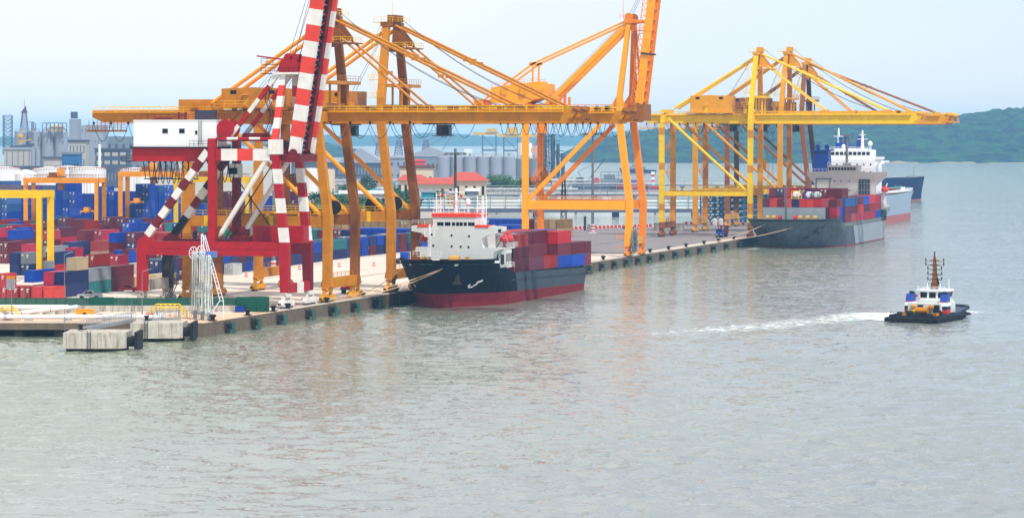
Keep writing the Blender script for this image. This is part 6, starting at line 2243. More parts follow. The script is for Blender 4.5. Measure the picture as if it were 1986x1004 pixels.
MB().box(15.3, 15.62, 101.5, 104.5, 6.8, 10.2).build('stern_door', M['plant_dark'], S2)
o = lifeboat(S2, (17.5 + 15.0, 470 + 104.0, 17.6), 6.8, 0, M['lifeboat_red'])
tag(o, 'orange red lifeboat on davits at the stern of the grey ship', 'lifeboat', 'lifeboats on the ships')

# --- the pale blue tanker beyond it and the navy ship farther out
S3 = thing('tanker_ship', 'pale blue-grey tanker hull with pink waterline and white deck crane, behind the grey ship', 'ship', (-13.0, 700.0, 0.0), 0, 'ships along the quay')
hull_parts(S3, 134, 32, lambda s: 12.6 - .6 * math.sin(s * math.pi), lambda s: 3.2, 6, [M['hull_boot_pink'], M['hull_blue_grey']], ent=(30, .6, .4), run=(10, .5), bulwark=.2, deckmat=M['deck_red'], sternrake=1)
mb = MB()
mb.box(-15, 15.2, 88, 134, 12.5, 12.9, 0)
mb.rail([(15.6, 60, 12.4), (15.6, 134, 12.7), (-15, 134.6, 12.7)], 1.2, 2.4, .08)
for x, y in ((8, 96), (3, 108), (11, 120)): mb.cbox((x, y, 12.9), 3, 3, 2.0, 1)
for y in (100, 112, 126): mb.tube((-10, y, 13.6), (13, y, 13.6), .4, 6, 2)
mb.cbox((12.5, 122, 12.9), 2.4, 5, 1.6, 0)
mb.build('deck_gear', [M['clean_white'], M['pipe_teal'], M['deck_red']], S3)
mb = MB()
for dx in (-1.2, 1.2):
    for dy in (0, 2.4): mb.tube((6 + dx, 90 + dy, 12.9), (6 + dx, 90 + dy, 25), .28, 6)
for k in range(6):
    z = 13 + k * 2
    mb.beam((4.8, 90, z), (7.2, 90, z + 2), .2, .2).beam((7.2, 90, z), (4.8, 90, z), .2, .2)
mb.box(4, 9.5, 89, 93.2, 25, 25.6).box(6, 12, 90.5, 91.5, 25.6, 26.4)
mb.build('deck_crane', M['clean_white'], S3)
mb = MB()
mb.box(-10.5, 10.5, 62, 80, 12.4, 27.2)
mb.box(-13.5, 13.5, 62.5, 69, 27.202, 28.2).box(-9, 9, 62.8, 74, 28.202, 31.2).box(-7, 7, 64, 72, 31.202, 31.7)
mb.prism([(10.51, 24), (13.4, 27.2), (10.51, 27.2)], 'y', 63, 66).prism([(-10.51, 27.2), (-13.4, 27.2), (-10.51, 24)], 'y', 63, 66)
acc4 = mb.build('accommodation_block', M['clean_white'], S3)
mb = MB()
for k in range(9): mb.box(-8.4 + k * 1.9, -7.0 + k * 1.9, 62.72, 62.798, 29.0, 30.3)
for r_ in range(3):
    for k in range(7): mb.box(-9 + k * 2.9, -8.4 + k * 2.9, 61.93, 61.998, 24.6 - r_ * 3.2, 25.4 - r_ * 3.2)
mb.build('window_row', M['window_glass'], acc4)
mb = MB()
mb.tube((4.2, 68, 31.7), (4.2, 68, 39.6), .8, 8, 0, .3)
mb.box(2.0, 6.4, 67.7, 68.3, 35.6, 35.9).box(2.8, 5.6, 67.7, 68.3, 37.4, 37.7)
mb.lathe([(.3, 0), (1, .6), (1, 1.6), (.3, 2.3)], (8, 65, 32.7), 12).tube((8, 65, 31.2), (8, 65, 32.8), .2, 6)
mb.lathe([(.3, 0), (.8, .5), (.8, 1.3), (.3, 1.9)], (-3.6, 66, 31.7), 12)
mb.tube((-7.5, 76, 27.2), (-7.5, 76, 40.5), .9, 8, 0, .35).box(-9.6, -5.4, 75.7, 76.3, 36.8, 37.1)
mb.rail([(-9, 62.9, 31.2), (9, 62.9, 31.2)], 1.1, 1.8, .08)
mb.build('radar_mast', M['clean_white'], acc4)
MB().box(.5, 3.2, 74.2, 79, 31.3, 36.0).box(.9, 2.8, 74.6, 78, 36.0, 36.8).build('funnel', M['funnel_blue'], S3)
mb = MB().box(-8.5, -3, 73.5, 79.5, 27.21, 34.2)
for x in (-7.2, -4.2): mb.tube((x, 76.5, 34.2), (x, 76.5, 36.6), 1.0, 12)
mb.build('funnel', M['funnel_blue'], S3)
p4 = far(1786, 1785)
S4 = thing('tanker_ship', 'dark navy ship with flared bow, farthest of the moored ships beyond the tanker', 'ship', (p4.x, p4.y, 0), R(90) + YAW, 'ships along the quay')
hull_parts(S4, 62, 20, lambda s: 13.6 - 1.0 * min(1, s * 3), lambda s: .6, 2.0, [M['hull_boot_pink'], M['hull_navy']], ent=(16, .9, .4), run=(12, .5), bulwark=.8, deckmat=M['deck_red'])
mb = MB().box(-8, 8, 38, 52, 12, 20).box(-9, 9, 39, 47, 20.002, 22.5)
mb.build('accommodation_block', M['clean_white'], S4)
mb = MB().tube((0, 4, 13), (0, 4, 19), .3, 6).box(-4, 4, 3, 8, 12.6, 13.8)
mb.rail([(-5, 0, 12.8), (-8, 14, 12.6)], 1.2, 2, .1)
mb.build('foremast', M['pipe_grey'], S4)

# --- tug
pt = far(1766, 618)
TUG = thing('tug_boat', 'small harbour tug with navy hull, blue funnels and tall orange mast under way', 'tug', (pt.x, pt.y, 0), math.pi + R(-10.0), None)
TUG.scale = (1.12, 1.0, .70)
# bow towards local -y after the turn; stern at y=0 here, so shift
LT = 25.0
def dkt(s):
    return 3.6 if s < .12 else (3.6 - 1.5 * (s - .12) / .3 if s < .42 else 2.1)
rowsT, _surf = hull_parts(TUG, LT, 9.2, dkt, lambda s: .5, 1.6, [M['black_rubber'], M['tug_navy']], ent=(8.5, .8, .5), run=(4, .25), bulwark=.7, deckmat=M['plant_dark'], sternrake=.2, zlow=-.8)
for ch in TUG.children: ch.location = (0, -LT, 0)
def tugpart(mb, name, m, parent=None, label=None):
    o = mb.build(name, m, parent or TUG, label)
    if parent is None: o.location = (0, -LT, 0)
    return o
mb = MB()
for side in (-1, 1):
    prev = None
    for r_ in rowsT[::2] + [rowsT[-1]]:
        h, y, z = r_[-1]
        p = Vector((side * (h + .12), y, 1.15))
        if prev is not None and (p - prev).length > .05: mb.tube(prev, p, .38, 7)
        prev = p
    for k in range(13):
        mb.lathe([(.28, -.22), (.6, -.22), (.6, .22), (.28, .22)], (side * 4.75, 7 + k * 1.45, .75), 12, 0, 'x')
mb.tube((-4.4, LT + .25, 1.2), (4.4, LT + .25, 1.2), .45, 8)
for k in range(8): mb.lathe([(.28, -.22), (.55, -.22), (.55, .22), (.28, .22)], (-3.9 + k * 1.1, LT + .4, .7), 12, 0, 'y')
for x in (-2.6, 0, 2.6): mb.tube((x, -1.6, 2.6), (x, -.2, 2.8), .8, 10)
tugpart(mb, 'fender', M['black_rubber'])
mb = MB()
mb.box(-3.1, 3.1, 7, 16.5, 2.0, 5.0).box(-2.7, 2.7, 6.6, 12.8, 5.002, 5.6)
tugpart(mb, 'deck_house', M['silver_pipe'])
mb = MB()
mb.prism([(-2.2, 5.6), (2.2, 5.6), (2.6, 8.2), (-2.6, 8.2)], 'y', 7.2, 11.8)
mb.box(-2.8, 2.8, 6.9, 12.1, 8.202, 8.7)
wh = tugpart(mb, 'wheelhouse', M['clean_white'])
mb = MB()
for x in (-1.85, -.15, 1.5): mb.box(x - .62, x + .62, 11.802, 11.86, 6.3, 7.9)
for side in (-1, 1):
    for y in (7.6, 9.1, 10.5): mb.beam((side * 2.42, y, 6.5), (side * 2.62, y, 7.9), .05, 1.1, up=(0, 1, 0))
tugpart(mb, 'window', M['window_glass'], wh)
for side in (-1, 1):
    mb = MB()
    x0, x1 = sorted((side * 2.5, side * 4.0))
    mb.prism([(13.2, 3.2), (15.6, 3.2), (15.6, 4.2), (13.2, 4.2)], 'x', x0, x1, 2)
    mb.prism([(13.2, 4.202), (15.6, 4.202), (15.4, 5.4), (13.2, 5.4)], 'x', x0, x1, 1)
    mb.prism([(13.2, 5.402), (15.4, 5.402), (14.8, 7.6), (13.2, 7.6)], 'x', x0 + .1, x1 - .1, 0)
    mb.box(x0 - .02, x1 + .02, 13.18, 15.5, 5.36, 5.46, 3)
    mb.tube((side * 3.2, 13.9, 7.6), (side * 3.2, 13.9, 8.3), .4, 10, 2).tube((side * 2.8, 14.2, 7.6), (side * 2.8, 14.2, 8.2), .3, 10, 2)
    mb.box(x0, x1, 13.2, 15.6, 2.0, 3.2, 3)
    tugpart(mb, 'funnel', [M['tug_blue'], M['clean_white'], M['tug_navy'], M['barrier_red']])
mb = MB()
mb.beam((0, 9.6, 8.7), (0, 9.9, 18.2), 1.0, 1.0, 0, .4, .4)
for k in range(6): mb.box(-.8, .8, 9.2, 10.2, 10.3 + k * 1.35, 10.42 + k * 1.35, 1)
mb.tube((-.9, 9.2, 8.7), (-.2, 9.6, 13), .14, 5, 1).tube((.9, 9.2, 8.7), (.2, 9.6, 13), .14, 5, 1)
mb.tube((0, 9.9, 18.2), (0, 9.9, 19.6), .12, 6, 1)
for k, z in enumerate((11.4, 12.9, 14.4, 15.6, 16.8)):
    wd = 1.3 if k < 3 else 1.7
    mb.tube((-wd, 9.8, z), (wd, 9.8, z), .09, 5, 1 if k < 3 else 0)
    for s_ in (-1, 1): mb.tube((s_ * wd, 9.8, z), (s_ * wd, 9.8, z + .9), .12, 5, 1)
for s_ in (-1, 1):
    mb.tube((s_ * 2.3, 8.5, 8.7), (s_ * 2.3, 8.5, 11.6), .08, 5, 2).tube((s_ * 1.2, 10.5, 8.7), (s_ * 1.2, 10.5, 10.4), .1, 5, 2)
mb.box(-.9, .9, 9.2, 10.4, 9.4, 9.5, 0)
mb.rail([(-2.6, 12, 8.7), (2.6, 12, 8.7)], .8, .9, .05, 2)
tugpart(mb, 'signal_mast', [M['mast_orange'], M['black_paint'], M['clean_white']])
mb = MB()
mb.lathe([(.6, -1.1), (1.0, -1.1), (1.0, 1.1), (.6, 1.1)], (0, 17.8, 3.0), 14, 0, 'x')
mb.box(-2, 2, 17, 18.6, 1.6, 2.1, 1)
for x in (-3.4, 2.8): mb.lathe([(.6, 0), (.6, 1.1)], (x, 20.5, 1.5), 12, 0)
mb.lathe([(.5, 0), (.7, .8), (.4, 1.2)], (1.8, 16.6, 2), 10, 2)
mb.cbox((-1.2, 22, 1.5), .5, .5, 1.2, 3)
mb.cbox((1.2, 22, 1.5), .5, .5, 1.2, 3)
mb.lathe([(1.1, -.9), (1.1, .9)], (3.2, 6.2, 3.6), 12, 0, 'x')
mb.cbox((3.6, 3.4, 2.6), 1.2, 1.2, 1.2, 2)
for x, y, a in ((-2.6, 17.2, 1.2), (2.3, 18.3, 1.0), (-.6, 19.2, .8), (3.2, 21, .9), (-3.5, 18.9, 1.1)): mb.cbox((x, y, 1.6), a, a, a * 1.3, 3 if x < 0 else 1)
mb.box(-2.9, -1.9, 16.52, 16.7, 2.2, 4.6, 3).box(.2, 1.2, 16.52, 16.7, 2.2, 4.6, 3)
for x in (-1.4, 2.0): mb.lathe([(.1, 0), (.5, .3), (.5, .9), (.1, 1.2)], (x, 16.9, 3.4), 10, 0)
mb.rail([(-4.2, 23.5, 2.1), (4.2, 23.5, 2.1)], .9, 1.2, .05, 3)
tugpart(mb, 'deck_gear', [M['orange_paint'], M['dark_steel'], M['safety_yellow'], M['black_paint']])
mb = MB()
mb.lathe([(.2, 0), (1.0, .5), (1.3, 1.6), (1.1, 2.8), (.2, 3.4)], (3.3, 9.5, 2.4), 14)
mb.box(3.05, 4.3, 7, 13, 2.0, 4.2)
mb.rail([(4.4, 5, 2.6), (4.5, 14, 2.0)], 1.0, 1.2, .05)
tugpart(mb, 'side_gear', M['clean_white'])
tugpart(MB().lathe([(.35, -.1), (.55, -.1), (.55, .1), (.35, .1)], (3.2, 11.9, 6.8), 14, 0, 'y').lathe([(.35, -.1), (.55, -.1), (.55, .1), (.35, .1)], (4.36, 10, 3.4), 14, 0, 'x'), 'lifebuoy', M['barrier_red'])

# --- little ship far off in the strait
pf = far(1236, 3050)
SF = thing('patrol_vessel', 'small grey vessel far off in the strait', 'ship', (pf.x - RV.x * 16, pf.y - RV.y * 16, 0), R(90) + YAW + math.pi)
SF.rotation_euler = (0, 0, YAW - R(90))
hull_parts(SF, 34, 8, lambda s: 4.6 - 1.6 * s, lambda s: .5, 2, [M['plant_dark'], M['hull_navy']], ent=(12, .9, .5))
MB().box(-3, 3, 9, 24, 2.6, 6.5).box(-2.4, 2.4, 11, 19, 6.502, 9).tube((0, 16, 9), (0, 16, 14), .25, 6).build('deck_house', M['shed_grey'], SF)

# ------------------------------------------------------------------ tanker jetty in the foreground
def AL(s, d, z=0.0, base=CORNER):
    """point s metres along the jetty (to the left negative) and d metres inland"""
    p = along(base, s, d)
    return (p[0], p[1], z)
rzJ = YAW
# kerb wall and green mesh fence
w0 = along(WALLR, -130); w1 = along(WALLR, -4.2)
mb = MB().box(-130, -4.2, -.2, .2, 0, 1.25)
for k in range(22): mb.box(-128 + k * 5.7, -127.94 + k * 5.7, -.215, .215, 0, 1.24, 1)
t = mb.build('concrete_wall', [M['stained_concrete'], M['quay_wall']], None)
t.location = (WALLR[0], WALLR[1], QZ); t.rotation_euler = (0, 0, rzJ)
tag(t, 'low stained concrete wall under the green mesh fence', 'wall')
fm = bpy.data.materials.new('green_mesh')
fm.use_nodes = True
ft = fm.node_tree
fb = ft.nodes['Principled BSDF']
fb.inputs['Base Color'].default_value = (*lin((6, 82, 62)), 1)
fb.inputs['Roughness'].default_value = .7
fb.inputs['Alpha'].default_value = .8
t = thing('mesh_fence', 'long dark green mesh fence between the jetty and the container yard', 'fence', (WALLR[0], WALLR[1], QZ), rzJ)
mb = MB().box(-130, -2.5, .32, .34, 1.0, 2.75)
mb.build('mesh_panel', fm, t)
for k in range(65):
    if k > 62: break
    MB().box(-129 + k * 2.0, -128.93 + k * 2.0, .25, .32, 0, 2.95).build('post', M['fence_green'], t)
MB().box(-34.5, -29.5, .2, .25, 1.1, 2.9).build('solid_panel', M['fence_green'], t)
mb = MB().box(-5.2, 1.2, -.3, .3, .02, 3.0)
for k in range(4): mb.prism([(-.3, 0), (-1.1, 0), (-.3, 2.2)], 'x', -5 + k * 1.95, -4.9 + k * 1.95)
t = mb.build('mesh_gate', M['fence_green'], None)
t.location = (WALLR[0], WALLR[1], QZ); t.rotation_euler = (0, 0, rzJ)
tag(t, 'solid green gate panel with sloping stays at the quay end of the fence', 'gate')
# pipelines on concrete sleepers
def pipeline(label, a, b, r, z, n, tilt=0.0):
    a, b = Vector(a), Vector(b)
    L_ = (b - a).length
    t = thing('pipeline', label, 'pipe', (a.x, a.y, QZ), math.atan2(b.y - a.y, b.x - a.x), 'pipes on the jetty')
    MB().tube((0, 0, z), (L_, 0, z), r, 14).build('pipe', M['clean_white'], t, smooth=False)
    for k in range(n):
        x = L_ * (k + .5) / n
        MB().box(x - .75, x + .75, -.6, .6, 0, z - r + .03).build('sleeper', M['stained_concrete'], t)
    mb = MB()
    for x in (.5, L_ * .33, L_ * .66, L_ - .5): mb.lathe([(r + .02, -.08), (r + .12, -.08), (r + .12, .08), (r + .02, .08)], (x, 0, z), 14, 0, 'x')
    mb.build('flange', M['galvanised_steel'], t)
pipeline('long white pipe on sleepers parallel to the jetty edge', AL(-95, 1.9), AL(-7.5, 1.9), .42, 1.05, 12)
pipeline('white pipe running slantwise across the jetty to the wall', AL(-40.5, 3.2), AL(-28.4, 35.0), .38, 1.1, 7)
pipeline('white pipe along the foot of the concrete wall', AL(-110, 33.5), AL(-30, 33.5), .45, 1.1, 10)
# low edge beams
for nm, s0, s1 in (('kerb', -95, -44.5), ('kerb', -41, -9.5)):
    mb = MB().box(s0, s1, .4, .9, 0, .35)
    o = mb.build('edge_kerb', M['concrete'], None)
    o.location = (CORNER[0], CORNER[1], QZ); o.rotation_euler = (0, 0, rzJ); o['kind'] = 'structure'
# yellow step-over platforms
def step_over(label, s, d, L_):
    p = AL(s, d, QZ)
    t = thing('step_over_platform', label, 'platform', p, rzJ, 'yellow step-over platforms')
    mb = MB()
    for y in (0, 1.4):
        mb.rail([(0, y, 1.5), (L_, y, 1.5)], 1.2, .75, .07)
        mb.rail([(-1.4, y, .1), (0, y, 1.5)], 1.2, .7, .07).rail([(L_, y, 1.5), (L_ + 1.4, y, .1)], 1.2, .7, .07)
    mb.build('handrail', M['safety_yellow'], t)
    mb = MB().box(0, L_, 0, 1.4, 1.4, 1.5)
    for x in (0.1, L_ - .1):
        for y in (.1, 1.3): mb.box(x - .06, x + .06, y - .06, y + .06, 0, 1.4)
    for k in range(5):
        mb.box(-1.4 + k * .28, -1.15 + k * .28, .05, 1.35, .1 + k * .28, .15 + k * .28).box(L_ + 1.15 - k * .28, L_ + 1.4 - k * .28, .05, 1.35, .1 + k * .28, .15 + k * .28)
    mb.build('deck', M['galvanised_steel'], t)
step_over('long yellow-railed step-over platform beside the pale loading arms', -10.6, 14.2, 4.4)
step_over('short yellow-railed step-over platform near the left edge', -38.8, 7.4, 1.9)
# small orange trailer
p = AL(-26.8, 20.5, QZ)
t = thing('utility_trailer', 'small orange two-wheeled trailer parked on the jetty', 'trailer', p, rzJ)
t.scale = (.75, .75, .8)
MB().prism([(0, .55), (4.6, .55), (4.6, 1.75), (.0, 1.75)], 'y', 0, 1.8).box(-.1, 4.7, -.05, 1.85, 1.5, 1.62).build('body', M['bright_orange_paint'], t)
MB().beam((4.6, .9, .7), (6.8, .9, .6), .14, .14).beam((1.6, .9, 1.75), (2.4, .9, 2.6), .1, .1).build('drawbar', M['dark_steel'], t)
for y in (-.15, 1.95): MB().lathe([(.25, -.14), (.5, -.14), (.5, .14), (.25, .14)], (2.3, y, .5), 16, 0, 'y').build('wheel', M['black_rubber'], t)
# marine loading arms: three slim pale towers with counterweight wheels
def loading_arm(s, d, h, label, wheel=True, lean=0.0):
    p = AL(s, d, QZ)
    t = thing('loading_arm', label, 'loading arm', p, rzJ, 'loading arms on the jetty corner')
    t.scale = (.72, .72, 1)
    m = M['silver_pipe']
    mb = MB().tube((0, 0, 0), (0, 0, h), .26, 10, 0, .2)
    mb.lathe([(.7, 0), (.7, .25), (.45, .3), (.45, 1.2)], (0, 0, 0), 12)
    mb.build('riser', m, t)
    mb = MB().tube((.55, .3, h - .3), (1.0 + lean, .3, 1.2), .16, 8).tube((-.5, -.2, h), (-.7, -.2, .9), .14, 8).tube((0, 0, h), (.55, .3, h - .3), .2, 8)
    mb.tube((1.0 + lean, .3, 1.2), (.5, .3, .6), .16, 8)
    mb.tube((-.6, .35, h * .92), (-.35, .35, h * .35), .09, 6).tube((.35, -.3, h * .95), (.6, -.3, 1), .09, 6)
    mb.build('arm_tube', m, t)
    mb = MB()
    for k in range(9):
        z = 1.5 + k * (h - 2) / 9
        mb.tube((-.7, .1, z), (1.05, .1, z + .1), .05, 4)
    for dx in (-.25, .25): mb.tube((-1.1 + dx, .5, .3), (-.75 + dx * .7, .4, h - 1), .05, 4)
    for k in range(22): mb.tube((-1.35 + k * .016, .5, .6 + k * .55), (-.85 + k * .014, .45, .6 + k * .55), .03, 4)
    mb.box(-1.2, 1.1, -.4, .7, h * .45, h * .45 + .08)
    mb.rail([(-1.2, -.4, h * .45), (1.1, -.4, h * .45), (1.1, .7, h * .45)], 1.0, .7, .04)
    mb.build('ladder', M['galvanised_steel'], t)
    if wheel:
        mb = MB()
        n = 26
        for k in range(n):
            a, b = 2 * math.pi * k / n, 2 * math.pi * (k + 1) / n
            mb.tube((-.3 + 1.15 * math.cos(a), .1, h - .1 + 1.15 * math.sin(a)), (-.3 + 1.15 * math.cos(b), .1, h - .1 + 1.15 * math.sin(b)), .09, 5)
        for k in range(8):
            a = math.pi * k / 4
            mb.tube((-.3, .1, h - .1), (-.3 + 1.15 * math.cos(a), .1, h - .1 + 1.15 * math.sin(a)), .06, 4)
        mb.build('sheave_wheel', M['clean_white'], t)
    mb = MB().lathe([(.5, -.3), (.5, .3)], (.9, .4, 2.6), 10, 0, 'y').cbox((.2, -.6, .2), .9, .6, 1.4).tube((-.9, -.4, 1.2), (.9, -.4, 1.2), .14, 7).lathe([(.35, 0), (.35, .9)], (.5, .5, 3.2), 10)
    mb.build('valve_gear', M['galvanised_steel'], t)
    return t
loading_arm(-3.1, 13.0, 12.6, 'pale loading arm with spoked wheel on top, leftmost of three', True)
loading_arm(-1.4, 9.9, 12.9, 'pale loading arm with spoked wheel, middle of three by the jetty corner', True, -.3)
loading_arm(.1, 6.8, 12.3, 'pale loading arm nearest the jetty corner, under the blue panel', False, .2)
p = AL(-.6, 10.5, QZ)
t = thing('access_tower', 'slim leaning lattice mast with a blue panel over the loading arms', 'mast', p, rzJ)
mb = MB()
for a, b in (((-.6, 0, 0), (-1.0, 0, 16.2)), ((.6, 0, 0), (-.7, 0, 16.2)), ((2.5, .3, 3.6), (-.6, .2, 16.0)), ((3.2, .3, 3.4), (-.3, .2, 16.0)), ((2.5, .3, 3.6), (.4, .2, .2)), ((3.2, .3, 3.4), (3.2, .3, .0))):
    mb.tube(a, b, .09, 5)
for k in range(17):
    f = k / 17
    mb.tube((-.6 - .4 * f, 0, 16 * f), (.6 - 1.3 * f, 0, 16 * f), .05, 4)
    mb.tube((2.5 - 3.1 * f, .3, 3.6 + 12.4 * f), (3.2 - 3.5 * f, .3, 3.4 + 12.6 * f), .05, 4)
mb.build('lattice', M['clean_white'], t)
mb = MB().box(-1.6, 2.0, -.35, -.3, 11.8, 12.9).box(-1.65, 2.05, -.3, -.24, 11.75, 12.95, 1)
mb.build('panel', [M['sign_blue'], M['galvanised_steel']], t)
# small red pumps, bins
for s, d, nm, lab, m in ((-11.9, 11.4, 'hydrant', 'small red hydrant beside the white pipe, left one', 'barrier_red'), (-11.1, 11.4, 'hydrant', 'small red hydrant beside the white pipe, right one', 'barrier_red')):
    p = AL(s, d, QZ)
    o = MB().lathe([(.3, 0), (.3, .9), (.42, .92), (.42, 1.1), (.2, 1.25)], (0, 0, 0), 12).tube((-.5, 0, .7), (.5, 0, .7), .14, 8).build(nm, M[m], None, None, p)
    tag(o, lab, 'hydrant', 'hydrants on the jetty')
p = AL(3.6, 35.2, QZ)
o = MB().box(-.9, .9, -.5, .5, .12, 1.1).box(-.95, .95, -.55, .55, 1.1, 1.2).box(-.7, -.5, -.4, .4, 0, .12).box(.5, .7, -.4, .4, 0, .12).build('storage_bin', M['funnel_blue'], None, None, p)
tag(o, 'small blue storage bin at the foot of the concrete wall', 'bin')
p = AL(-29.6, 34.6, QZ)
o = MB().lathe([(.1, 0), (.8, .25), (.9, .6), (.8, .95), (.1, 1.2)], (0, 0, .2), 14).box(-.3, .3, -.3, .3, 0, .25).build('marker_buoy', M['barrier_red'], None, None, p)
tag(o, 'round red marker buoy lying beside the wall', 'buoy')
# lamp posts
def lamp_post(label, p, h, r=.11, arms=1):
    t = thing('lamp_post', label, 'lamp post', p, 0, 'lamp posts')
    MB().tube((0, 0, 0), (0, 0, h), r, 8, 0, r * .6).box(-.2, .2, -.2, .2, 0, .25).build('pole', M['lamp_pole'], t)
    for k in range(arms):
        s_ = 1 if k == 0 else -1
        MB().tube((0, 0, h - .1), (s_ * 1.2, 0, h + .3), .06, 6).prism([(s_ * .9, h + .22), (s_ * 1.9, h + .42), (s_ * 1.9, h + .55), (s_ * .9, h + .4)], 'y', -.18, .18).build('lamp_head', M['galvanised_steel'], t)
lamp_post('thin lamp post standing behind the fence near the pickup', (-49.5, 41.0, QZ), 10.5)
lamp_post('thin lamp post on the jetty in front of the green fence', (-16.2, 2.9, QZ), 9.0)
lamp_post('thin lamp post by the short yellow platform', AL(-39.0, 19.7, QZ), 6.5)
# notice board and signal on posts behind the fence
t = thing('notice_board', 'grey notice board with an orange top on two posts at the left', 'sign', (-69.6, 58.0, QZ), YAW)
mb = MB().box(-.9, .9, -.06, .06, 2.2, 4.4).box(-.9, .9, -.07, .07, 4.402, 5.1, 1).box(-.75, -.65, .07, .17, 0, 4.4, 2).box(.65, .75, .07, .17, 0, 4.4, 2)
for k in range(5): mb.box(-.7, .7, -.075, -.062, 2.5 + k * .38, 2.62 + k * .38, 3)
mb.build('board', [M['galvanised_steel'], M['orange_paint'], M['lamp_pole'], M['shed_grey']], t)
t = thing('signal_post', 'short post carrying an orange ball near the notice board', 'signal', (-71.9, 55.0, QZ), 0)
mb = MB().tube((0, 0, 0), (0, 0, 2.6), .08, 6, 1).lathe([(.1, 2.5), (.42, 2.7), (.5, 3.1), (.42, 3.5), (.1, 3.7)], (0, 0, 0), 12).tube((0, 0, 2.4), (0, 0, 1.4), .2, 8)
mb.build('ball', [M['orange_red_trim'], M['lamp_pole']], t)

# mooring dolphins and gangways in the water
def dolphin(label, sfront, dfront, L_, D_, ladder_x):
    """block with its front left corner at jetty coordinates"""
    p = AL(sfront, dfront, 0)
    t = thing('mooring_dolphin', label, 'dolphin', p, rzJ, 'concrete dolphins off the jetty')
    mb = MB().prism([(0, 0), (L_ - 1.2, 0), (L_, 1.4), (L_, D_), (0, D_)], 'z', .55, 3.3)
    for k in range(4): mb.box(L_ * (k + .2) / 4.0, L_ * (k + .2) / 4.0 + .05, -.02, 0, .56, 3.48, 1)
    mb.build('block', [M['stained_concrete'], M['quay_wall']], t)
    mb = MB()
    for k in range(5):
        for y in (1.2, D_ - 1.2): mb.tube((1 + k * (L_ - 2) / 4, y, -2), (1 + k * (L_ - 2) / 4, y, .56), .55, 10)
    mb.build('pile', M['dark_pile'], t)
    mb = MB().lathe([(.4, -.9), (.85, -.9), (.85, .9), (.4, .9)], (L_ + .5, 2.6, 1.6), 16, 0, 'x').lathe([(.4, -.6), (.7, -.6), (.7, .6), (.4, .6)], (L_ + .4, D_ - 1.6, 1.6), 16, 0, 'x')
    mb.box(L_ + 1.42, L_ + 1.95, .9, D_ - .2, .1, 3.3)
    mb.build('fender', M['black_rubber'], t)
    mb = MB()
    for k in range(8): mb.tube((ladder_x, -.12, .8 + k * .36), (ladder_x + .6, -.12, .8 + k * .36), .04, 4)
    for dx in (0, .6): mb.tube((ladder_x + dx, -.12, .5), (ladder_x + dx, -.12, 3.7), .045, 4)
    mb.build('ladder', M['dark_steel'], t)
    mb = MB().lathe([(.35, 0), (.3, .6), (.5, .7), (.45, .95)], (2.4, D_ * .5, 3.5), 14).box(1.9, 2.9, D_ * .5 - .5, D_ * .5 + .5, 3.502, 3.6)
    mb.build('bollard', M['black_paint'], t)
    mb = MB().tube((.25, .3, 3.5), (.25, .3, 7.6), .05, 5)
    mb.build('pole', M['lamp_pole'], t)
# positions along the jetty direction measured from the quay corner
dolphin('stained concrete dolphin block standing in the water, nearer to the viewer', -20.5, -39.5, 10.8, 9.8, 4.2)
dolphin('stained concrete dolphin block in the water, farther one by the jetty corner', -12.2, -12.6, 9.4, 10.0, 2.6)
def gangway(label, a, b):
    a, b = Vector(a), Vector(b)
    t = thing('gangway', label, 'gangway', a, 0, 'gangways to the dolphins')
    d = b - a
    side = Vector((-d.y, d.x, 0)).normalized() * .55
    mb = MB().beam(Vector((0, 0, 0)), d, 1.2, .22)
    mb.beam(Vector((0, 0, -.25)) + side, d + Vector((0, 0, -.25)) + side, .12, .5).beam(Vector((0, 0, -.25)) - side, d + Vector((0, 0, -.25)) - side, .12, .5)
    mb.build('deck', M['galvanised_steel'], t)
    for s_ in (1, -1):
        MB().rail([side * s_ + Vector((0, 0, .1)), d + side * s_ + Vector((0, 0, .1))], 1.15, 1.3, .045).build('handrail', M['galvanised_steel'], t)
gangway('long railed gangway sloping down to the nearer dolphin', AL(-18.0, -31.0, 3.62), AL(-12.6, -5.0, 3.62))
gangway('short gangway from the farther dolphin to the jetty', AL(-9.6, -3.8, 3.62), AL(-5.0, 2.0, 3.2))

# ------------------------------------------------------------------ quay edge: fenders, bollards, ropes
fu = [5.5, 19.2, 33.4, 50.0, 64, 78, 92.5, 106.5, 120, 134, 148, 162, 176, 190, 204, 218, 232, 246, 260, 273, 287, 301, 315, 329, 343, 359, 376, 393, 410, 430, 450, 470, 491, 512, 533, 554, 575, 596]
def first_fender():
    t = thing('quay_fender', '', 'fender', (0, 0, 0), 0, 'rubber fenders along the quay wall')
    MB().lathe([(.2, -.9), (.62, -.9), (.62, .9), (.2, .9)], (.62, 0, 1.25), 14, 0, 'y').build('drum', M['black_rubber'], t)
    mb = MB().box(.0, .25, -1.2, 1.2, .5, 2.0).box(.25, 1.2, -1.35, -1.1, .7, .95).box(.25, 1.2, 1.1, 1.35, .7, .95)
    mb.tube((.05, -1.3, 2.3), (1.2, -.9, 1.2), .06, 5).tube((.05, 1.3, 2.3), (1.2, .9, 1.2), .06, 5).tube((.05, -1.8, 2.2), (1.2, -1.2, .5), .05, 5)
    mb.build('bracket', M['dark_steel'], t)
    MB().box(1.26, 1.5, -.75, .75, -.2, 2.05).build('panel', M['deck_panel'], t)
    return t
M['deck_panel'] = mkmat('teal_fender_panel', (38, 92, 82), rough=.6, var=.3, streak=.5, rustcol=(56, 48, 40))
F0 = first_fender()
for i, u in enumerate(fu):
    f = F0 if i == 0 else copy_tree(F0)
    f.location = (0.02, u, 0)
    f['label'] = ('teal-panelled rubber fender on the quay wall, %s from the jetty corner' % ORD[i])
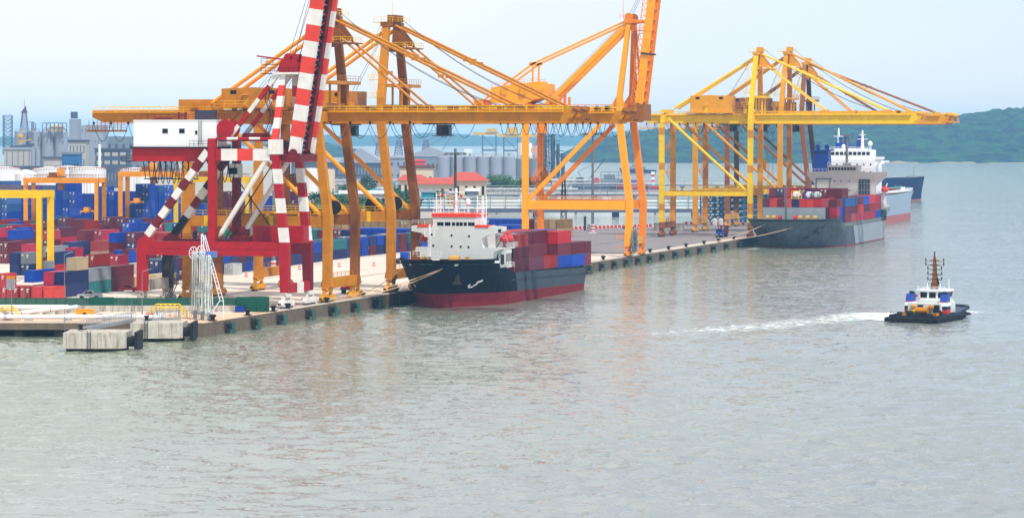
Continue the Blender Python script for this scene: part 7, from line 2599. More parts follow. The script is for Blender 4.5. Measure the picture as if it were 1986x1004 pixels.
B0_ = MB().lathe([(.42, 0), (.34, .12), (.3, .45), (.55, .6), (.55, .8), (.3, .9)], (0, 0, 0), 14).cbox((0, 0, 0), 1.0, 1.0, .1)
B0_ = B0_.build('bollard', M['black_paint'], None)
bu = [-.1, 18.1, 32.2, 40.4, 63.5, 86.8, 109.7, 133, 156, 179, 202, 225, 248, 271, 293.3, 320.5, 348.8, 372.7, 396.3, 421.9, 443.4, 467.4, 490.8, 515, 540, 565]
for i, u in enumerate(bu):
    b = B0_ if i == 0 else B0_.copy()
    if i: COL.objects.link(b)
    b.location = (-.62, u, QZ + .1)
    b.scale = (1.25, 1.25, 1.3)
    tag(b, 'black mooring bollard on the quay edge, %s from the jetty corner' % ORD[i], 'bollard', 'bollards along the quay')
def rope(label, a, b, sag, r=.09):
    o = MB().path(catenary(a, b, sag, 10), r, 5).build('mooring_rope', M['rope'], None)
    tag(o, label, 'rope', 'mooring ropes')
rope('upper tan mooring rope from the black bow to the quay', (6.5, 93.5, 9.0), (-.62, 86.8, 3.5), .5)
rope('long tan mooring rope from the black bow side to the quay', (15.8, 97.0, 9.3), (-.62, 63.5, 3.5), 1.0)
rope('tan mooring rope crossing just below the long one', (15.4, 97.0, 9.1), (-.62, 63.6, 3.3), 1.5)
rope('mooring rope from the grey bow side down to the quay', (22.5, 468, 8.0), (-.62, 421.9, 3.5), 1.2)
rope('short mooring rope from the grey bow to the quay', (11.0, 464, 8.2), (-.62, 443.4, 3.5), .6)

# ------------------------------------------------------------------ vehicles
def wheels(t, pts, r, wd, axis='y'):
    for p in pts:
        o = MB().lathe([(r * .55, -wd / 2), (r, -wd / 2), (r, wd / 2), (r * .55, wd / 2)], p, 18, 0, axis).build('wheel', M['black_rubber'], t)
        s_ = -1 if p[1] < 0 else 1
        MB().lathe([(.05, -.02), (r * .55, -.02), (r * .5, .02), (.05, .02)], (p[0], p[1] + s_ * wd * .42, p[2]), 12, 0, axis).build('rim', M['galvanised_steel'], o)
# pickup, driving left
t = thing('pickup_truck', 'silver double-cab pickup parked behind the green fence', 'pickup', (-55.0, 66.0, QZ), YAW + R(-2))
prof = [(-2.6, .55), (2.55, .55), (2.6, 1.0), (2.5, 1.05), (.95, 1.08), (.75, 1.1), (.35, 1.72), (-.95, 1.75), (-1.55, 1.18), (-2.45, 1.02), (-2.62, .8)]
mb = MB().prism([(-2.6, .5), (2.6, .5), (2.6, 1.08), (-1.4, 1.12), (-2.45, 1.02), (-2.62, .78)], 'y', -.88, .88)
mb.prism([(-1.45, 1.13), (.98, 1.13), (.72, 1.74), (.3, 1.8), (-.7, 1.8)], 'y', -.78, .78)
mb.box(.95, 2.6, -.86, -.8, 1.081, 1.3).box(.95, 2.6, .8, .86, 1.081, 1.3).box(2.55, 2.62, -.8, .8, .95, 1.3)
mb.build('body', M['car_silver'], t)
mb = MB()
for y in (-.795, .795):
    mb.prism([(-1.2, 1.2), (-.3, 1.2), (-.3, 1.72), (-.66, 1.72)], 'y', y - .012, y + .012).prism([(-.2, 1.2), (.75, 1.2), (.6, 1.7), (-.2, 1.72)], 'y', y - .012, y + .012)
mb.add([(-1.4, -.7, 1.17), (-1.4, .7, 1.17), (-.76, .66, 1.76), (-.76, -.66, 1.76)], [(0, 1, 2, 3)])
mb.build('window', M['window_glass'], t)
MB().box(-2.7, -2.55, -.8, .8, .5, .68).box(2.6, 2.72, -.8, .8, .5, .66).tube((1.1, -.75, 1.3), (.95, -.7, 1.7), .04, 6).tube((1.1, .75, 1.3), (.95, .7, 1.7), .04, 6).build('bumper', M['lamp_pole'], t)
wheels(t, [(-1.65, -.8, .38), (-1.65, .8, .38), (1.55, -.8, .38), (1.55, .8, .38)], .38, .26)
def saloon(label, loc, rz, m):
    t = thing('parked_car', label, 'car', loc, rz, 'cars parked by the red crane')
    mb = MB().prism([(-2.15, .35), (2.15, .35), (2.2, .8), (1.9, .95), (1.15, 1.0), (-1.3, 1.0), (-2.1, .85), (-2.2, .6)], 'y', -.84, .84)
    mb.prism([(-1.35, 1.001), (1.2, 1.001), (.7, 1.42), (-.6, 1.45)], 'y', -.7, .7)
    mb.build('body', m, t)
    mb = MB()
    for y in (-.712, .712): mb.prism([(-1.05, 1.05), (.95, 1.05), (.6, 1.36), (-.5, 1.38)], 'y', y - .01, y + .01)
    mb.add([(-1.36, -.62, 1.02), (-1.36, .62, 1.02), (-.66, .58, 1.42), (-.66, -.58, 1.42)], [(0, 1, 2, 3)])
    mb.build('window', M['window_glass'], t)
    wheels(t, [(-1.35, -.76, .32), (-1.35, .76, .32), (1.3, -.76, .32), (1.3, .76, .32)], .32, .22)
saloon('red parked car beside the leg of the red crane', (-59.5, 97.0, QZ), YAW + R(4), M['car_red'])
saloon('dark parked car half behind the red one', (-57.8, 101.5, QZ), YAW + R(8), M['car_dark'])
saloon('white parked car under the red crane near the container stacks', (-58.5, 133.0, QZ), YAW + R(10), M['car_silver'])
def truck(label, loc, rz, boxm, cab, L_=6.4, deck=True):
    """lorry facing local -y"""
    t = thing('container_truck', label, 'truck', loc, rz, 'trucks on the quay')
    MB().box(-1.1, 1.1, -2.2, L_ + .3, .85, 1.15).box(-1.15, 1.15, 1.0, L_, 1.15, 1.3).build('chassis', M['dark_steel'], t)
    c = MB().prism([(-2.6, .7), (-.7, .7), (-.7, 2.9), (-2.2, 2.9), (-2.6, 1.9)], 'x', -1.15, 1.15).build('cab', cab, t)
    MB().add([(-1.0, -2.6, 1.98), (1.0, -2.6, 1.98), (1.0, -2.24, 2.8), (-1.0, -2.24, 2.8)], [(0, 1, 2, 3)]).box(1.152, 1.17, -2.2, -1.2, 1.9, 2.65).box(-1.17, -1.152, -2.2, -1.2, 1.9, 2.65).build('windscreen', M['window_glass'], c)
    MB().box(-1.0, 1.0, -2.66, -2.6, .75, 1.3).box(-.9, -.5, -2.7, -2.66, .95, 1.15, 1).box(.5, .9, -2.7, -2.66, .95, 1.15, 1).build('bumper', [M['dark_steel'], M['clean_white']], c)
    for y in (-1.7, 2.6, L_ - 1.8, L_ - .6):
        for x in (-.95, .95):
            MB().lathe([(.25, -.18), (.5, -.18), (.5, .18), (.25, .18)], (x, y, .5), 16, 0, 'x').build('wheel', M['black_rubber'], t)
    return t
truck('container lorry with white and blue cab driving toward the viewer on the quay', (-10.5, 492.0, QZ), 0, None, M['cab_blue'])
new_container('m', 20, 2.6, (-9.28, 493.2, QZ + 1.32), 'maroon container carried by the lorry on the far quay', 'containers on trucks', True)
truck('blue-cab terminal tractor with empty trailer beside the stacks', (-49.0, 262.0, QZ), R(180), None, M['cab_blue'], 8.5)
t = thing('container_trailer', 'short black trailer under the red box beside the orange crane leg', 'trailer', (-9.2, 100.0, QZ), 0)
MB().box(-1.15, 1.15, 0, 6.2, 1.05, 1.3).box(-1.2, 1.2, -.15, .02, .9, 1.2).build('chassis', M['dark_steel'], t)
for y in (1.0, 2.2):
    for x in (-.95, .95): MB().lathe([(.25, -.2), (.52, -.2), (.52, .2), (.25, .2)], (x, y, .52), 16, 0, 'x').build('wheel', M['black_rubber'], t)
new_container('r', 20, 2.6, (-7.98, 100.1, QZ + 1.32), 'bright red container on the trailer beside the orange crane leg', 'containers on trucks', False)
# blue skip on a small truck under the upright-boom crane
t = thing('waste_skip', 'blue waste skip with dark load behind the black ship containers', 'skip', (-78.0, 512.0, QZ), YAW)
MB().prism([(-2.8, .4), (2.8, .4), (3.4, 2.6), (-3.4, 2.6)], 'y', -1.4, 1.4).box(-3.5, 3.5, -1.5, 1.5, 2.602, 2.8).build('tub', M['cab_blue'], t)
MB().lathe([(.2, 2.8), (1.3, 2.9), (.8, 3.8), (.1, 4.4)], (.4, 0, 0), 9).lathe([(.2, 2.8), (1.0, 2.8), (.3, 3.5)], (-1.2, .2, 0), 8).build('load', M['black_paint'], t)
t = thing('lattice_mast', 'slim dark lattice mast by the bright orange crane leg', 'mast', (-84.5, 560.0, QZ), 0)
mb = MB()
for dx in (-1, 1):
    for dy in (-1, 1): mb.tube((dx, dy, 0), (dx * .45, dy * .45, 19), .16, 5)
for k in range(10):
    a, b = 1 - .55 * k / 10, 1 - .55 * (k + 1) / 10
    z0_, z1_ = k * 1.9, (k + 1) * 1.9
    mb.tube((-a, -a, z0_), (b, -b, z1_), .09, 4).tube((a, -a, z0_), (-b, -b, z1_), .09, 4)
mb.build('lattice', M['black_paint'], t)
# big light masts
def light_mast(label, loc, h, r, m, crown=True, striped=True):
    t = thing('light_mast', label, 'light mast', loc, 0, 'tall light masts')
    MB().tube((0, 0, 3.2), (0, 0, h), r, 10, 0, r * .6).build('pole', m, t)
    mb = MB()
    for k in range(6): mb.lathe([(r * 1.5, 0), (r * 1.5, .53)], (0, 0, k * .535), 12, k % 2)
    mb.box(-1.2, 1.2, -1.2, 1.2, 0, .3, 1)
    mb.build('base', [M['barrier_red'], M['barrier_white']] if striped else [M['concrete'], M['concrete']], t)
    if crown:
        mb = MB().box(-3.9, 3.9, -.2, .2, h - 1.7, h - 1.35).box(-.2, .2, -3.9, 3.9, h - 1.7, h - 1.35).lathe([(.5, 0), (.5, 1.4)], (0, 0, h - 1.3), 8)
        for k in range(8):
            a = math.pi * k / 4
            mb.cbox((3.6 * math.cos(a), 3.6 * math.sin(a), h - 2.2), .9, .9, .6)
            mb.beam((0, 0, h - 1.5), (3.6 * math.cos(a), 3.6 * math.sin(a), h - 1.5), .25, .25)
        mb.build('lamp_crown', M['lamp_pole'], t)
light_mast('brown light mast with a crown of lamps behind the white ship bridge', (-111.5, 512.0, QZ), 30.0, .7, M['tar_pole'])
light_mast('grey light mast with red and white base seen under the bright orange crane', (-64.0, 524.0, QZ), 37.0, .55, M['lamp_pole'])
light_mast('grey light mast with red and white base beneath the second orange crane', (-60.5, 192.0, QZ), 34.0, .45, M['lamp_pole'])
# short dark post
o = MB().tube((0, 0, 0), (0, 0, 5.2), .45, 10).build('mooring_post', M['dark_steel'], None, None, (-74.5, 553.0, QZ))
tag(o, 'short dark post on the far quay edge left of the red and white barriers', 'post')
# red and white barrier blocks along the end of the pier
bars = []
for i in range(22): bars.append((-82.5 + i * .95, 557.5 + i * 2.2))
for i in range(26): bars.append((-56 + i * 2.05, 636.0))
bm0 = MB().prism([(-.35, 0), (.35, 0), (.18, .95), (-.18, .95)], 'y', -.75, -.002, 0).prism([(-.35, 0), (.35, 0), (.18, .95), (-.18, .95)], 'y', .002, .75, 1).box(-.4, .4, -.7, .7, .001, .12, 1)
bm0 = bm0.build('barrier_block', [M['barrier_red'], M['barrier_white']], None)
for i, (x, y) in enumerate(bars):
    b = bm0 if i == 0 else bm0.copy()
    if i: COL.objects.link(b)
    b.location = (x, y, QZ + .01)
    b.rotation_euler = (0, 0, R(66) if i < 22 else R(90))
    b.scale = (1.25, 1.2, 1.15)
    tag(b, 'red and white barrier block, %s from the %s' % (ORD[i if i < 22 else i - 22], 'dark post along the side of the pier' if i < 22 else 'left along the end of the pier'), 'barrier', 'barrier blocks around the pier')
# low wall and cabinet near the pier side
o = MB().box(-7, 4, -.8, .8, 0, 2.4).box(-7.1, 4.1, -.9, .9, 2.402, 2.6).build('concrete_wall', M['stained_concrete'], None, None, (-44.5, 566.0, QZ))
tag(o, 'short grey concrete wall block beside the yellow crane foot', 'wall')
o = MB().box(-1.3, 1.3, -.8, .8, .15, 2.3).box(-1.4, 1.4, -.9, .9, 2.3, 2.45).box(-1.2, -1.0, -.7, .7, 0, .15).box(1.0, 1.2, -.7, .7, 0, .15).build('electrical_cabinet', M['galvanised_steel'], None, None, (-70.0, 545.0, QZ))
tag(o, 'grey electrical cabinet beside the striped base of the light mast', 'cabinet')
saloon('dark car parked by the barriers at the far side of the pier', (-62.5, 570.0, QZ), YAW, M['car_dark'])
# traffic barrels on the apron
co = [(-60.2, 172.0), (-58.6, 176.5), (-61.6, 214.0), (-60.4, 219.0), (-57.0, 232.0), (-55.0, 131.5), (-56.6, 72.0), (-50.0, 240.0)]
c0 = MB().lathe([(.42, 0), (.42, .3), (.36, .32)], (0, 0, 0), 12, 0).lathe([(.36, .32), (.33, .62)], (0, 0, 0), 12, 1).lathe([(.33, .62), (.28, .95), (.1, 1.0)], (0, 0, 0), 12, 0).build('traffic_barrel', [M['orange_red_trim'], M['barrier_white']], None)
for i, (x, y) in enumerate(co):
    c = c0 if i == 0 else c0.copy()
    if i: COL.objects.link(c)
    c.location = (x, y, QZ + .01)
    tag(c, 'orange and white traffic barrel on the pale apron, %s from the fence' % ORD[sorted(q[1] for q in co).index(y)], 'barrel', 'traffic barrels on the apron')
# blue pipe rack building beyond the pier
t = thing('pipe_rack', 'blue steel pipe rack building with white roof beyond the pier end', 'pipe rack', (-62.0, 690.0, 0), 0)
mb = MB()
for k in range(11):
    for x in (0, 9, 18): mb.box(x - .25, x + .25, k * 9 - .25, k * 9 + .25, -2, 13)
for z in (3, 5.4, 7.8, 10.2, 12.6):
    for x in (0, 18): mb.box(x - .2, x + .2, 0, 90, z, z + .35)
    for k in range(11): mb.box(.2, 17.8, k * 9 - .2, k * 9 + .2, z, z + .35)
mb.build('frame', M['rack_blue'], t)
mb = MB()
for z in (3.5, 5.9, 8.3, 10.7):
    for k in range(6): mb.tube((1.5 + k * 3, -2, z + .5), (1.5 + k * 3, 92, z + .5), .45, 7)
mb.build('pipe', M['pipe_grey'], t)
MB().box(-1.5, 19.5, -2, 92, 13.0, 13.5).build('roof', M['clean_white'], t)
for x, lab in ((-66.0, 'left'), (-63.6, 'right')):
    o = MB().lathe([(.9, 0), (1.0, .4), (1.0, 2.2), (.8, 2.6), (.1, 2.9)], (0, 0, 0), 14).box(-.7, .7, -.7, .7, 0, .05).build('storage_drum', M['ship_cream'], None, None, (x + 24, 626.0, QZ))
    tag(o, 'cream storage drum at the pier end, %s one of a pair' % lab, 'drum', 'drums at the pier end')
# tug wake
def foam_material():
    m = bpy.data.materials.new('foam')
    m.use_nodes = True
    t = m.node_tree
    N, L = t.nodes, t.links
    b = N['Principled BSDF']
    b.inputs['Base Color'].default_value = (.78, .82, .78, 1)
    b.inputs['Roughness'].default_value = .8
    geo = N.new('ShaderNodeNewGeometry')
    n = N.new('ShaderNodeTexNoise')
    n.inputs['Scale'].default_value = .55
    n.inputs['Detail'].default_value = 8
    n.inputs['Roughness'].default_value = .75
    L.new(geo.outputs['Position'], n.inputs['Vector'])
    at = N.new('ShaderNodeAttribute')
    at.attribute_name = 'foam'
    r = N.new('ShaderNodeMath')
    r.operation = 'SUBTRACT'
    L.new(n.outputs['Fac'], r.inputs[0])
    L.new(at.outputs['Fac'], r.inputs[1])
    r2 = N.new('ShaderNodeMapRange')
    r2.inputs[1].default_value = 0
    r2.inputs[2].default_value = .16
    L.new(r.outputs[0], r2.inputs[0])
    L.new(r2.outputs[0], b.inputs['Alpha'])
    return m
M['foam'] = foam_material()
def foam_strip(name, pts, widths, thr, z=.04, nx=10):
    """thr: per point threshold, small = dense foam; edges thin out"""
    vs, fs, at = [], [], []
    P2 = []
    for i in range(len(pts) - 1):
        for k in range(6):
            f = k / 6
            P2.append((Vector(pts[i]).lerp(Vector(pts[i + 1]), f), widths[i] * (1 - f) + widths[i + 1] * f, thr[i] * (1 - f) + thr[i + 1] * f))
    P2.append((Vector(pts[-1]), widths[-1], thr[-1]))
    for i, (p, wd, th) in enumerate(P2):
        q = P2[min(i + 1, len(P2) - 1)][0] - P2[max(i - 1, 0)][0]
        sd = Vector((-q.y, q.x, 0)).normalized()
        for k in range(nx + 1):
            f = 2 * k / nx - 1
            c = p + sd * wd * f * .5
            vs.append((c.x, c.y, z + float(water_h(np.array([c.x]), np.array([c.y]))[0])))
            at.append(th + .35 * abs(f) ** 2.2)
    for i in range(len(P2) - 1):
        for k in range(nx):
            a = i * (nx + 1) + k
            fs.append((a, a + 1, a + nx + 2, a + nx + 1))
    me = bpy.data.meshes.new(name)
    me.from_pydata(vs, [], fs)
    a = me.attributes.new('foam', 'FLOAT', 'POINT')
    a.data.foreach_set('value', at)
    me.materials.append(M['foam'])
    o = bpy.data.objects.new(name, me)
    COL.objects.link(o)
    o['kind'] = 'structure'
    return o
foam_strip('wake', [(118.5, 104, 0), (115.5, 98, 0), (109.5, 101, 0), (104.5, 86, 0), (98.8, 69, 0), (93.6, 53, 0), (87.8, 42, 0), (82.9, 33, 0), (76, 24, 0), (66, 14, 0)], [16, 24, 28, 28, 28, 27, 26, 24, 22, 20], [.30, .27, .34, .41, .44, .43, .44, .47, .50, .55])
foam_strip('bow_wave', [(126.0, 118, 0), (123.5, 108, 0), (121, 100, 0), (118, 96, 0)], [9, 11, 9, 8], [.36, .33, .36, .44], .045)
foam_strip('wake', [(122, 92, 0), (116, 88, 0), (110, 84, 0), (104, 72, 0)], [9, 10, 9, 8], [.40, .38, .42, .55], .042)
foam_strip('bow_wave', [(104, 97, 0), (108, 90, 0), (113, 83, 0), (119, 79.5, 0), (124, 88, 0), (124.6, 104, 0), (123, 120, 0)], [10, 10, 10, 10, 7, 6, 6], [.40, .30, .26, .27, .30, .33, .42], .05)
foam_strip('wash', [(3.5, 95, 0), (8.5, 97.5, 0), (14, 100, 0), (20, 106, 0)], [5, 5, 4, 4], [.40, .40, .5, .58], .04)
foam_strip('wash', [(6, 459, 0), (10, 466, 0), (15, 469, 0)], [6, 6, 5], [.40, .38, .5], .04)

# ------------------------------------------------------------------ far shore: jetties, tanks, mill, sheds, trees
def B(px, Y, z=0.0):
    return far(px, Y, z)
def frame_at(name, label, cat, px, Y, z=2.4, group=None):
    return thing(name, label, cat, B(px, Y, z), YAW, group)
def mpx(Y):
    return Y / 6000.0            # metres per surveyed pixel at that distance

def trestle(label, x0, x1, Y, zd, step, pipes, rail_m, th=1.4):
    t = frame_at('pipe_jetty', label, 'jetty', x0, Y, 0)
    L_ = (x1 - x0) * mpx(Y)
    mb = MB().box(0, L_, 0, 5, zd - th * .5, zd).box(0, L_, -.3, -.003, zd - th, zd + .1)
    mb.build('deck', M['pier_blue_grey'], t)
    mb = MB()
    k = int(L_ / step)
    for i in range(k + 1):
        x = L_ * i / k
        if i % 2: mb.box(x - 1.6, x + 1.6, .2, 3.5, -1, zd - th, 0)
        else:
            for y in (.8, 4): mb.box(x - .5, x + .5, y - .4, y + .4, -1, zd - th * .51, 1)
    mb.build('pile', [M['hull_navy'], M['stained_concrete']], t)
    mb = MB()
    k = int(L_ / 7)
    for i in range(k + 1):
        x = L_ * i / k
        mb.box(x - .12, x + .12, .1, .34, zd + .001, zd + 6.4)
        mb.box(x - .12, x + .12, 4.6, 4.84, zd + .001, zd + 6.4)
        mb.box(x - .1, x + .1, .34, 4.6, zd + 3.0, zd + 3.3).box(x - .1, x + .1, .34, 4.6, zd + 5.9, zd + 6.2)
    for z in (1.4, 3.1, 6.2): mb.box(0, L_, .02, .098, zd + z, zd + z + .16)
    mb.build('pipe_rack', rail_m, t)
    for z, y, r in pipes:
        MB().tube((0, y, zd + z), (L_, y, zd + z), r, 8).build('pipe', M['clean_white'] if r > .3 else M['pipe_grey'], t)
    return t
trestle('long pipe jetty on dark piles crossing the water behind the terminal', 655, 1425, 1420, 3.4, 17, [(.7, 1.2, .4), (.8, 2.6, .45), (2.2, 2.0, .32), (3.8, 1.4, .38), (3.8, 3.0, .3), (5.0, 2.2, .3)], M['pipe_teal'])
def low_trestle(label, x0, x1, Y, zd):
    t = frame_at('pipe_jetty', label, 'jetty', x0, Y, 0)
    L_ = (x1 - x0) * mpx(Y)
    MB().box(0, L_, 0, 5, zd - .9, zd).build('deck', M['pier_blue_grey'], t)
    mb = MB()
    k = int(L_ / 22)
    for i in range(k + 1):
        x = L_ * i / k
        mb.prism([(x - 1.6, zd - .9), (x + 1.6, zd - .9), (x + .8, zd - 2.4), (x + .6, -1), (x - .6, -1), (x - .8, zd - 2.4)], 'y', 1, 4)
    mb.build('pile', M['pier_blue_grey'], t)
    MB().rail([(0, .1, zd), (L_, .1, zd)], 5.0, 9, .14).rail([(0, .2, zd), (L_, .2, zd)], 2.4, 18, .12).build('handrail', M['pipe_grey'], t)
    for z, y in ((1.0, 1), (1.2, 2.2), (2.4, 1.6), (3.4, 1.2)):
        MB().tube((0, y, zd + z), (L_ * (.62 if z > 1.1 else 1), y, zd + z), .42, 7).build('pipe', M['clean_white'] if z in (1.0, 3.4) else M['pipe_grey'], t)
low_trestle('second pipe jetty farther out, with white pipes and thin rails', 640, 1460, 2080, 4.0)
low_trestle('third pipe jetty just behind the long one, left of the bright orange crane', 690, 1385, 1760, 3.6)
# moored work boats between the jetties
def work_boat(label, px, Y, L_, cab=True, rz=0.0):
    p = B(px, Y)
    t = thing('work_boat', label, 'boat', p, YAW - R(90) + rz, 'work boats among the jetties')
    hull_parts(t, L_, L_ * .26, lambda s: 2.6 - 1.0 * s, lambda s: .4, 1.2, [M['hull_navy'], M['clean_white']], ent=(L_ * .35, .9, .5))
    mb = MB().box(-L_ * .09, L_ * .09, L_ * .35, L_ * .8, 1.8, 4.2).box(-L_ * .07, L_ * .07, L_ * .4, L_ * .6, 4.202, 6.2)
    mb.build('cabin', M['clean_white'], t)
    MB().box(-L_ * .072, L_ * .072, L_ * .395, L_ * .399, 4.9, 5.8).tube((0, L_ * .5, 6.2), (0, L_ * .5, 9.5), .12, 5).build('window', M['window_glass'], t)
work_boat('white work boat with blue tarpaulin right of the orange crane legs', 1128, 1560, 26)
work_boat('white work boat between the legs of the bright orange crane', 1052, 1560, 20)
work_boat('small white boat behind the far jetty, left of the orange leg', 985, 1620, 16)
# barge with a derrick and a red-hulled supply ship beyond the jetty
p = B(1110, 2150)
t = thing('crane_barge', 'grey barge carrying a dark lattice derrick and a red drum beyond the jetties', 'barge', p, YAW)
mb = MB().box(0, 40, 0, 16, -1, 3.2)
mb.build('hull', M['plant_dark'], t)
mb = MB()
for s_ in (-.9, .9): mb.beam((9, 8 + s_, 3.2), (23, 8 + s_, 21), .45, .45)
for k in range(9): mb.beam((9 + k * 1.5, 7.1, 3.2 + k * 1.95), (10.5 + k * 1.5, 8.9, 5.15 + k * 1.95), .2, .2)
mb.beam((9, 8, 3.2), (4, 8, 12), .4, .4).tube((4, 8, 12), (23, 8, 21), .12, 4).box(3, 8, 5, 11, 3.2, 8)
mb.build('derrick', M['dark_steel'], t)
mb = MB().lathe([(.5, -1), (2.2, -1), (2.2, 1), (.5, 1)], (17, 5, 5.6), 16, 0, 'y')
mb.build('drum', M['barrier_red'], t)
mb = MB().box(20, 38, 3, 13, 3.202, 7).rail([(20, 3, 7), (38, 3, 7)], 5, 5, .25).box(22, 30, 4, 10, 7.002, 10)
mb.build('deck_house', M['shed_grey'], t)
t = thing('supply_boat', 'small vessel with red and white striped tower and blue canopy beyond the jetties', 'boat', B(1196, 2150), YAW - R(90))
hull_parts(t, 30, 8, lambda s: 4.0 - 1.2 * s, lambda s: .5, 1.5, [M['hull_navy'], M['barrier_red']], ent=(9, .9, .5))
MB().prism([(-3.4, 2.6), (3.4, 2.6), (2.6, 6.4), (-2.6, 6.4)], 'y', 3, 14).build('canopy', M['funnel_blue'], t)
mb = MB()
for k in range(5): mb.box(-1.2, 1.2, 24, 26.4, 3 + k * 1.8, 4.8 + k * 1.8 - .003, k % 2)
mb.build('tower', [M['clean_white'], M['barrier_red']], t)

# storage tanks with domed roofs
def storage_tank(label, px, Y, wpx, ytop, rim=True, dome=.16, m='tank_white'):
    r = wpx * mpx(Y) / 2
    z = zat(ytop, Y) - 2.4
    t = frame_at('storage_tank', label, 'tank', px, Y + r, 2.4, 'white storage tanks')
    h = z - r * dome
    MB().lathe([(r, 0), (r, h)], (0, 0, 0), 40).build('shell', M[m], t, None, None, False)
    MB().lathe([(r * 1.01, h), (r * .85, h + r * dome * .38), (r * .55, h + r * dome * .75), (r * .2, h + r * dome * .97), (.2, h + r * dome)], (0, 0, 0), 40).build('roof', M[m], t)
    if rim: 
        mb = MB()
        for k in range(40):
            a, b = 2 * math.pi * k / 40, 2 * math.pi * (k + 1) / 40
            mb.tube((r * 1.01 * math.cos(a), r * 1.01 * math.sin(a), h + .8), (r * 1.01 * math.cos(b), r * 1.01 * math.sin(b), h + .8), .18, 4)
            mb.tube((r * 1.01 * math.cos(a), r * 1.01 * math.sin(a), h), (r * 1.01 * math.cos(a), r * 1.01 * math.sin(a), h + .8), .14, 4)
        mb.build('roof_rail', M['tank_rim'], t)
storage_tank('large white tank with low cone roof cut by the left edge', 8, 1560, 64, 323)
storage_tank('white dome-roofed tank in front of the others, behind the orange gantry', 50, 1450, 42, 329, False, .42)
storage_tank('white cone-roofed tank left of centre above the orange gantry beam', 95, 1600, 66, 324)
storage_tank('white cone-roofed tank above the right end of the orange gantry beam', 170, 1600, 72, 323)
storage_tank('distant white tank peeping between the cone roofs', 132, 1900, 50, 321)
storage_tank('white tank mostly hidden by the cabin of the red crane', 262, 1600, 60, 325)
storage_tank('small white tank beside the trees under the orange boom', 604, 1650, 26, 326, False, .1)
storage_tank('cream tank behind the front leg of the orange crane', 634, 1600, 32, 328, False, .06, 'wall_cream')
storage_tank('tall white tank on the silo roofs by the bright orange crane leg', 1018, 2350, 28, 277, False, .05)

# buildings
def block(name, label, px0, px1, y0, y1, Y, depth, m, cat='building', roof=None, windows=None, zb=2.4, roofm='shed_roof', wm='window_glass', group=None):
    t = frame_at(name, label, cat, px0, Y, zb, group)
    W_ = (px1 - px0) * mpx(Y)
    H = zat(y0, Y) - zb
    wl = MB().box(0, W_, 0, depth, 0, H).build('wall', M[m], t)
    if roof == 'gable':
        rh = roof_h.get(label, 6)
        MB().prism([(-1, H + .003), (W_ + 1, H + .003), (W_ / 2, H + rh)], 'y', -.6, depth + .6).build('roof', M[roofm], t)
    elif roof == 'flat':
        MB().box(-.8, W_ + .8, -.8, depth + .8, H + .003, H + 1.4).build('roof', M[roofm], t)
    if windows:
        nr, nc, wf, hf = windows
        for r_ in range(nr):
            for c in range(nc):
                cx, cz = W_ * (c + .5) / nc, H * (r_ + .5) / nr
                ww, wh_ = W_ / nc * wf, H / nr * hf
                MB().box(cx - ww / 2, cx + ww / 2, -.12, -.004, cz - wh_ / 2, cz + wh_ / 2).build('window', M[wm], t)
    return t, W_, H
roof_h = {}
def silo_bank(label, px0, px1, ytop, Y, n, m, rows=2, name='silo', top=True):
    W_ = (px1 - px0) * mpx(Y)
    r = W_ / n / 2
    for i in range(n):
        t = thing(name, '%s, %s from its left' % (label, ORD[i]), 'silo', B(px0 + (i + .5) * (px1 - px0) / n, Y, 2.4), YAW, label)
        H = zat(ytop, Y) - 2.4
        MB().lathe([(r * .99, 0), (r * .99, H), (r * .9, H + .8)], (0, 0, 0), 24).build('shell', M[m], t)
        mb = MB().box(-.8, .8, -r * .5, r * .5, H + .8, H + 3).rail([(-r * .8, -r * .5, H + .8), (r * .8, -r * .5, H + .8)], 1.4, 2.5, .15)
        mb.build('top_gear', M['pipe_grey'], t)
# grain mill complex on the left
silo_bank('grey concrete silo in the left mill', 28, 132, 256, 2300, 4, 'silo_grey')
silo_bank('slender pale silo before the left mill', 60, 78, 292, 2150, 2, 'silo_grey')
block('mill_tower', 'tall grey mill tower with a stepped top at the left', 134, 151, 231, 300, 2350, 18, 'silo_grey')
block('mill_annex', 'dark rooftop block crowning the grey mill tower', 137, 148, 217, 231, 2371, 8, 'plant_dark', zb=zat(230, 2371))
block('mill_block', 'broad grey mill block right of the tower', 150, 200, 243, 330, 2450, 30, 'silo_grey', windows=(5, 8, .18, .3), wm='plant_dark')
block('pale_mill_house', 'pale mill building with two rows of dark slit windows', 133, 166, 275, 310, 2200, 20, 'plant_pale', roof='flat', windows=(3, 5, .25, .5), wm='plant_dark', roofm='plant_dark')
block('office_block', 'grey office block with three bands of pale windows', 185, 246, 291, 335, 2250, 22, 'plant_dark', windows=(4, 4, .7, .45), wm='plant_pale', roof='flat', roofm='plant_dark')
block('warehouse', 'dark blue warehouse half hidden by the white crane house', 205, 330, 265, 335, 2500, 40, 'shed_grey', windows=(2, 9, .4, .3), wm='plant_dark')
block('shed', 'light grey conveyor shed at the far left', 8, 62, 290, 312, 2200, 24, 'plant_pale', windows=(1, 5, .08, .9), wm='plant_dark', roof='flat')
block('long_wall_shed', 'long low dark shed along the foot of the mill', -20, 240, 322, 345, 2050, 14, 'plant_dark', windows=(1, 40, .3, .35), wm='shed_grey')
block('gate_house', 'small white gate house before the mill', 85, 117, 308, 318, 2040, 8, 'plant_pale', roof='flat', windows=(1, 3, .2, .4), roofm='plant_dark')
block('blue_shed', 'blue grey shed below the slit-windowed mill house', 120, 153, 299, 309, 2150, 16, 'rack_blue', roof='flat', windows=(1, 6, .5, .4), roofm='shed_grey')
t = frame_at('conveyor', 'sloping conveyor gantry in front of the left mill', 'conveyor', 20, 2210, 2.4)
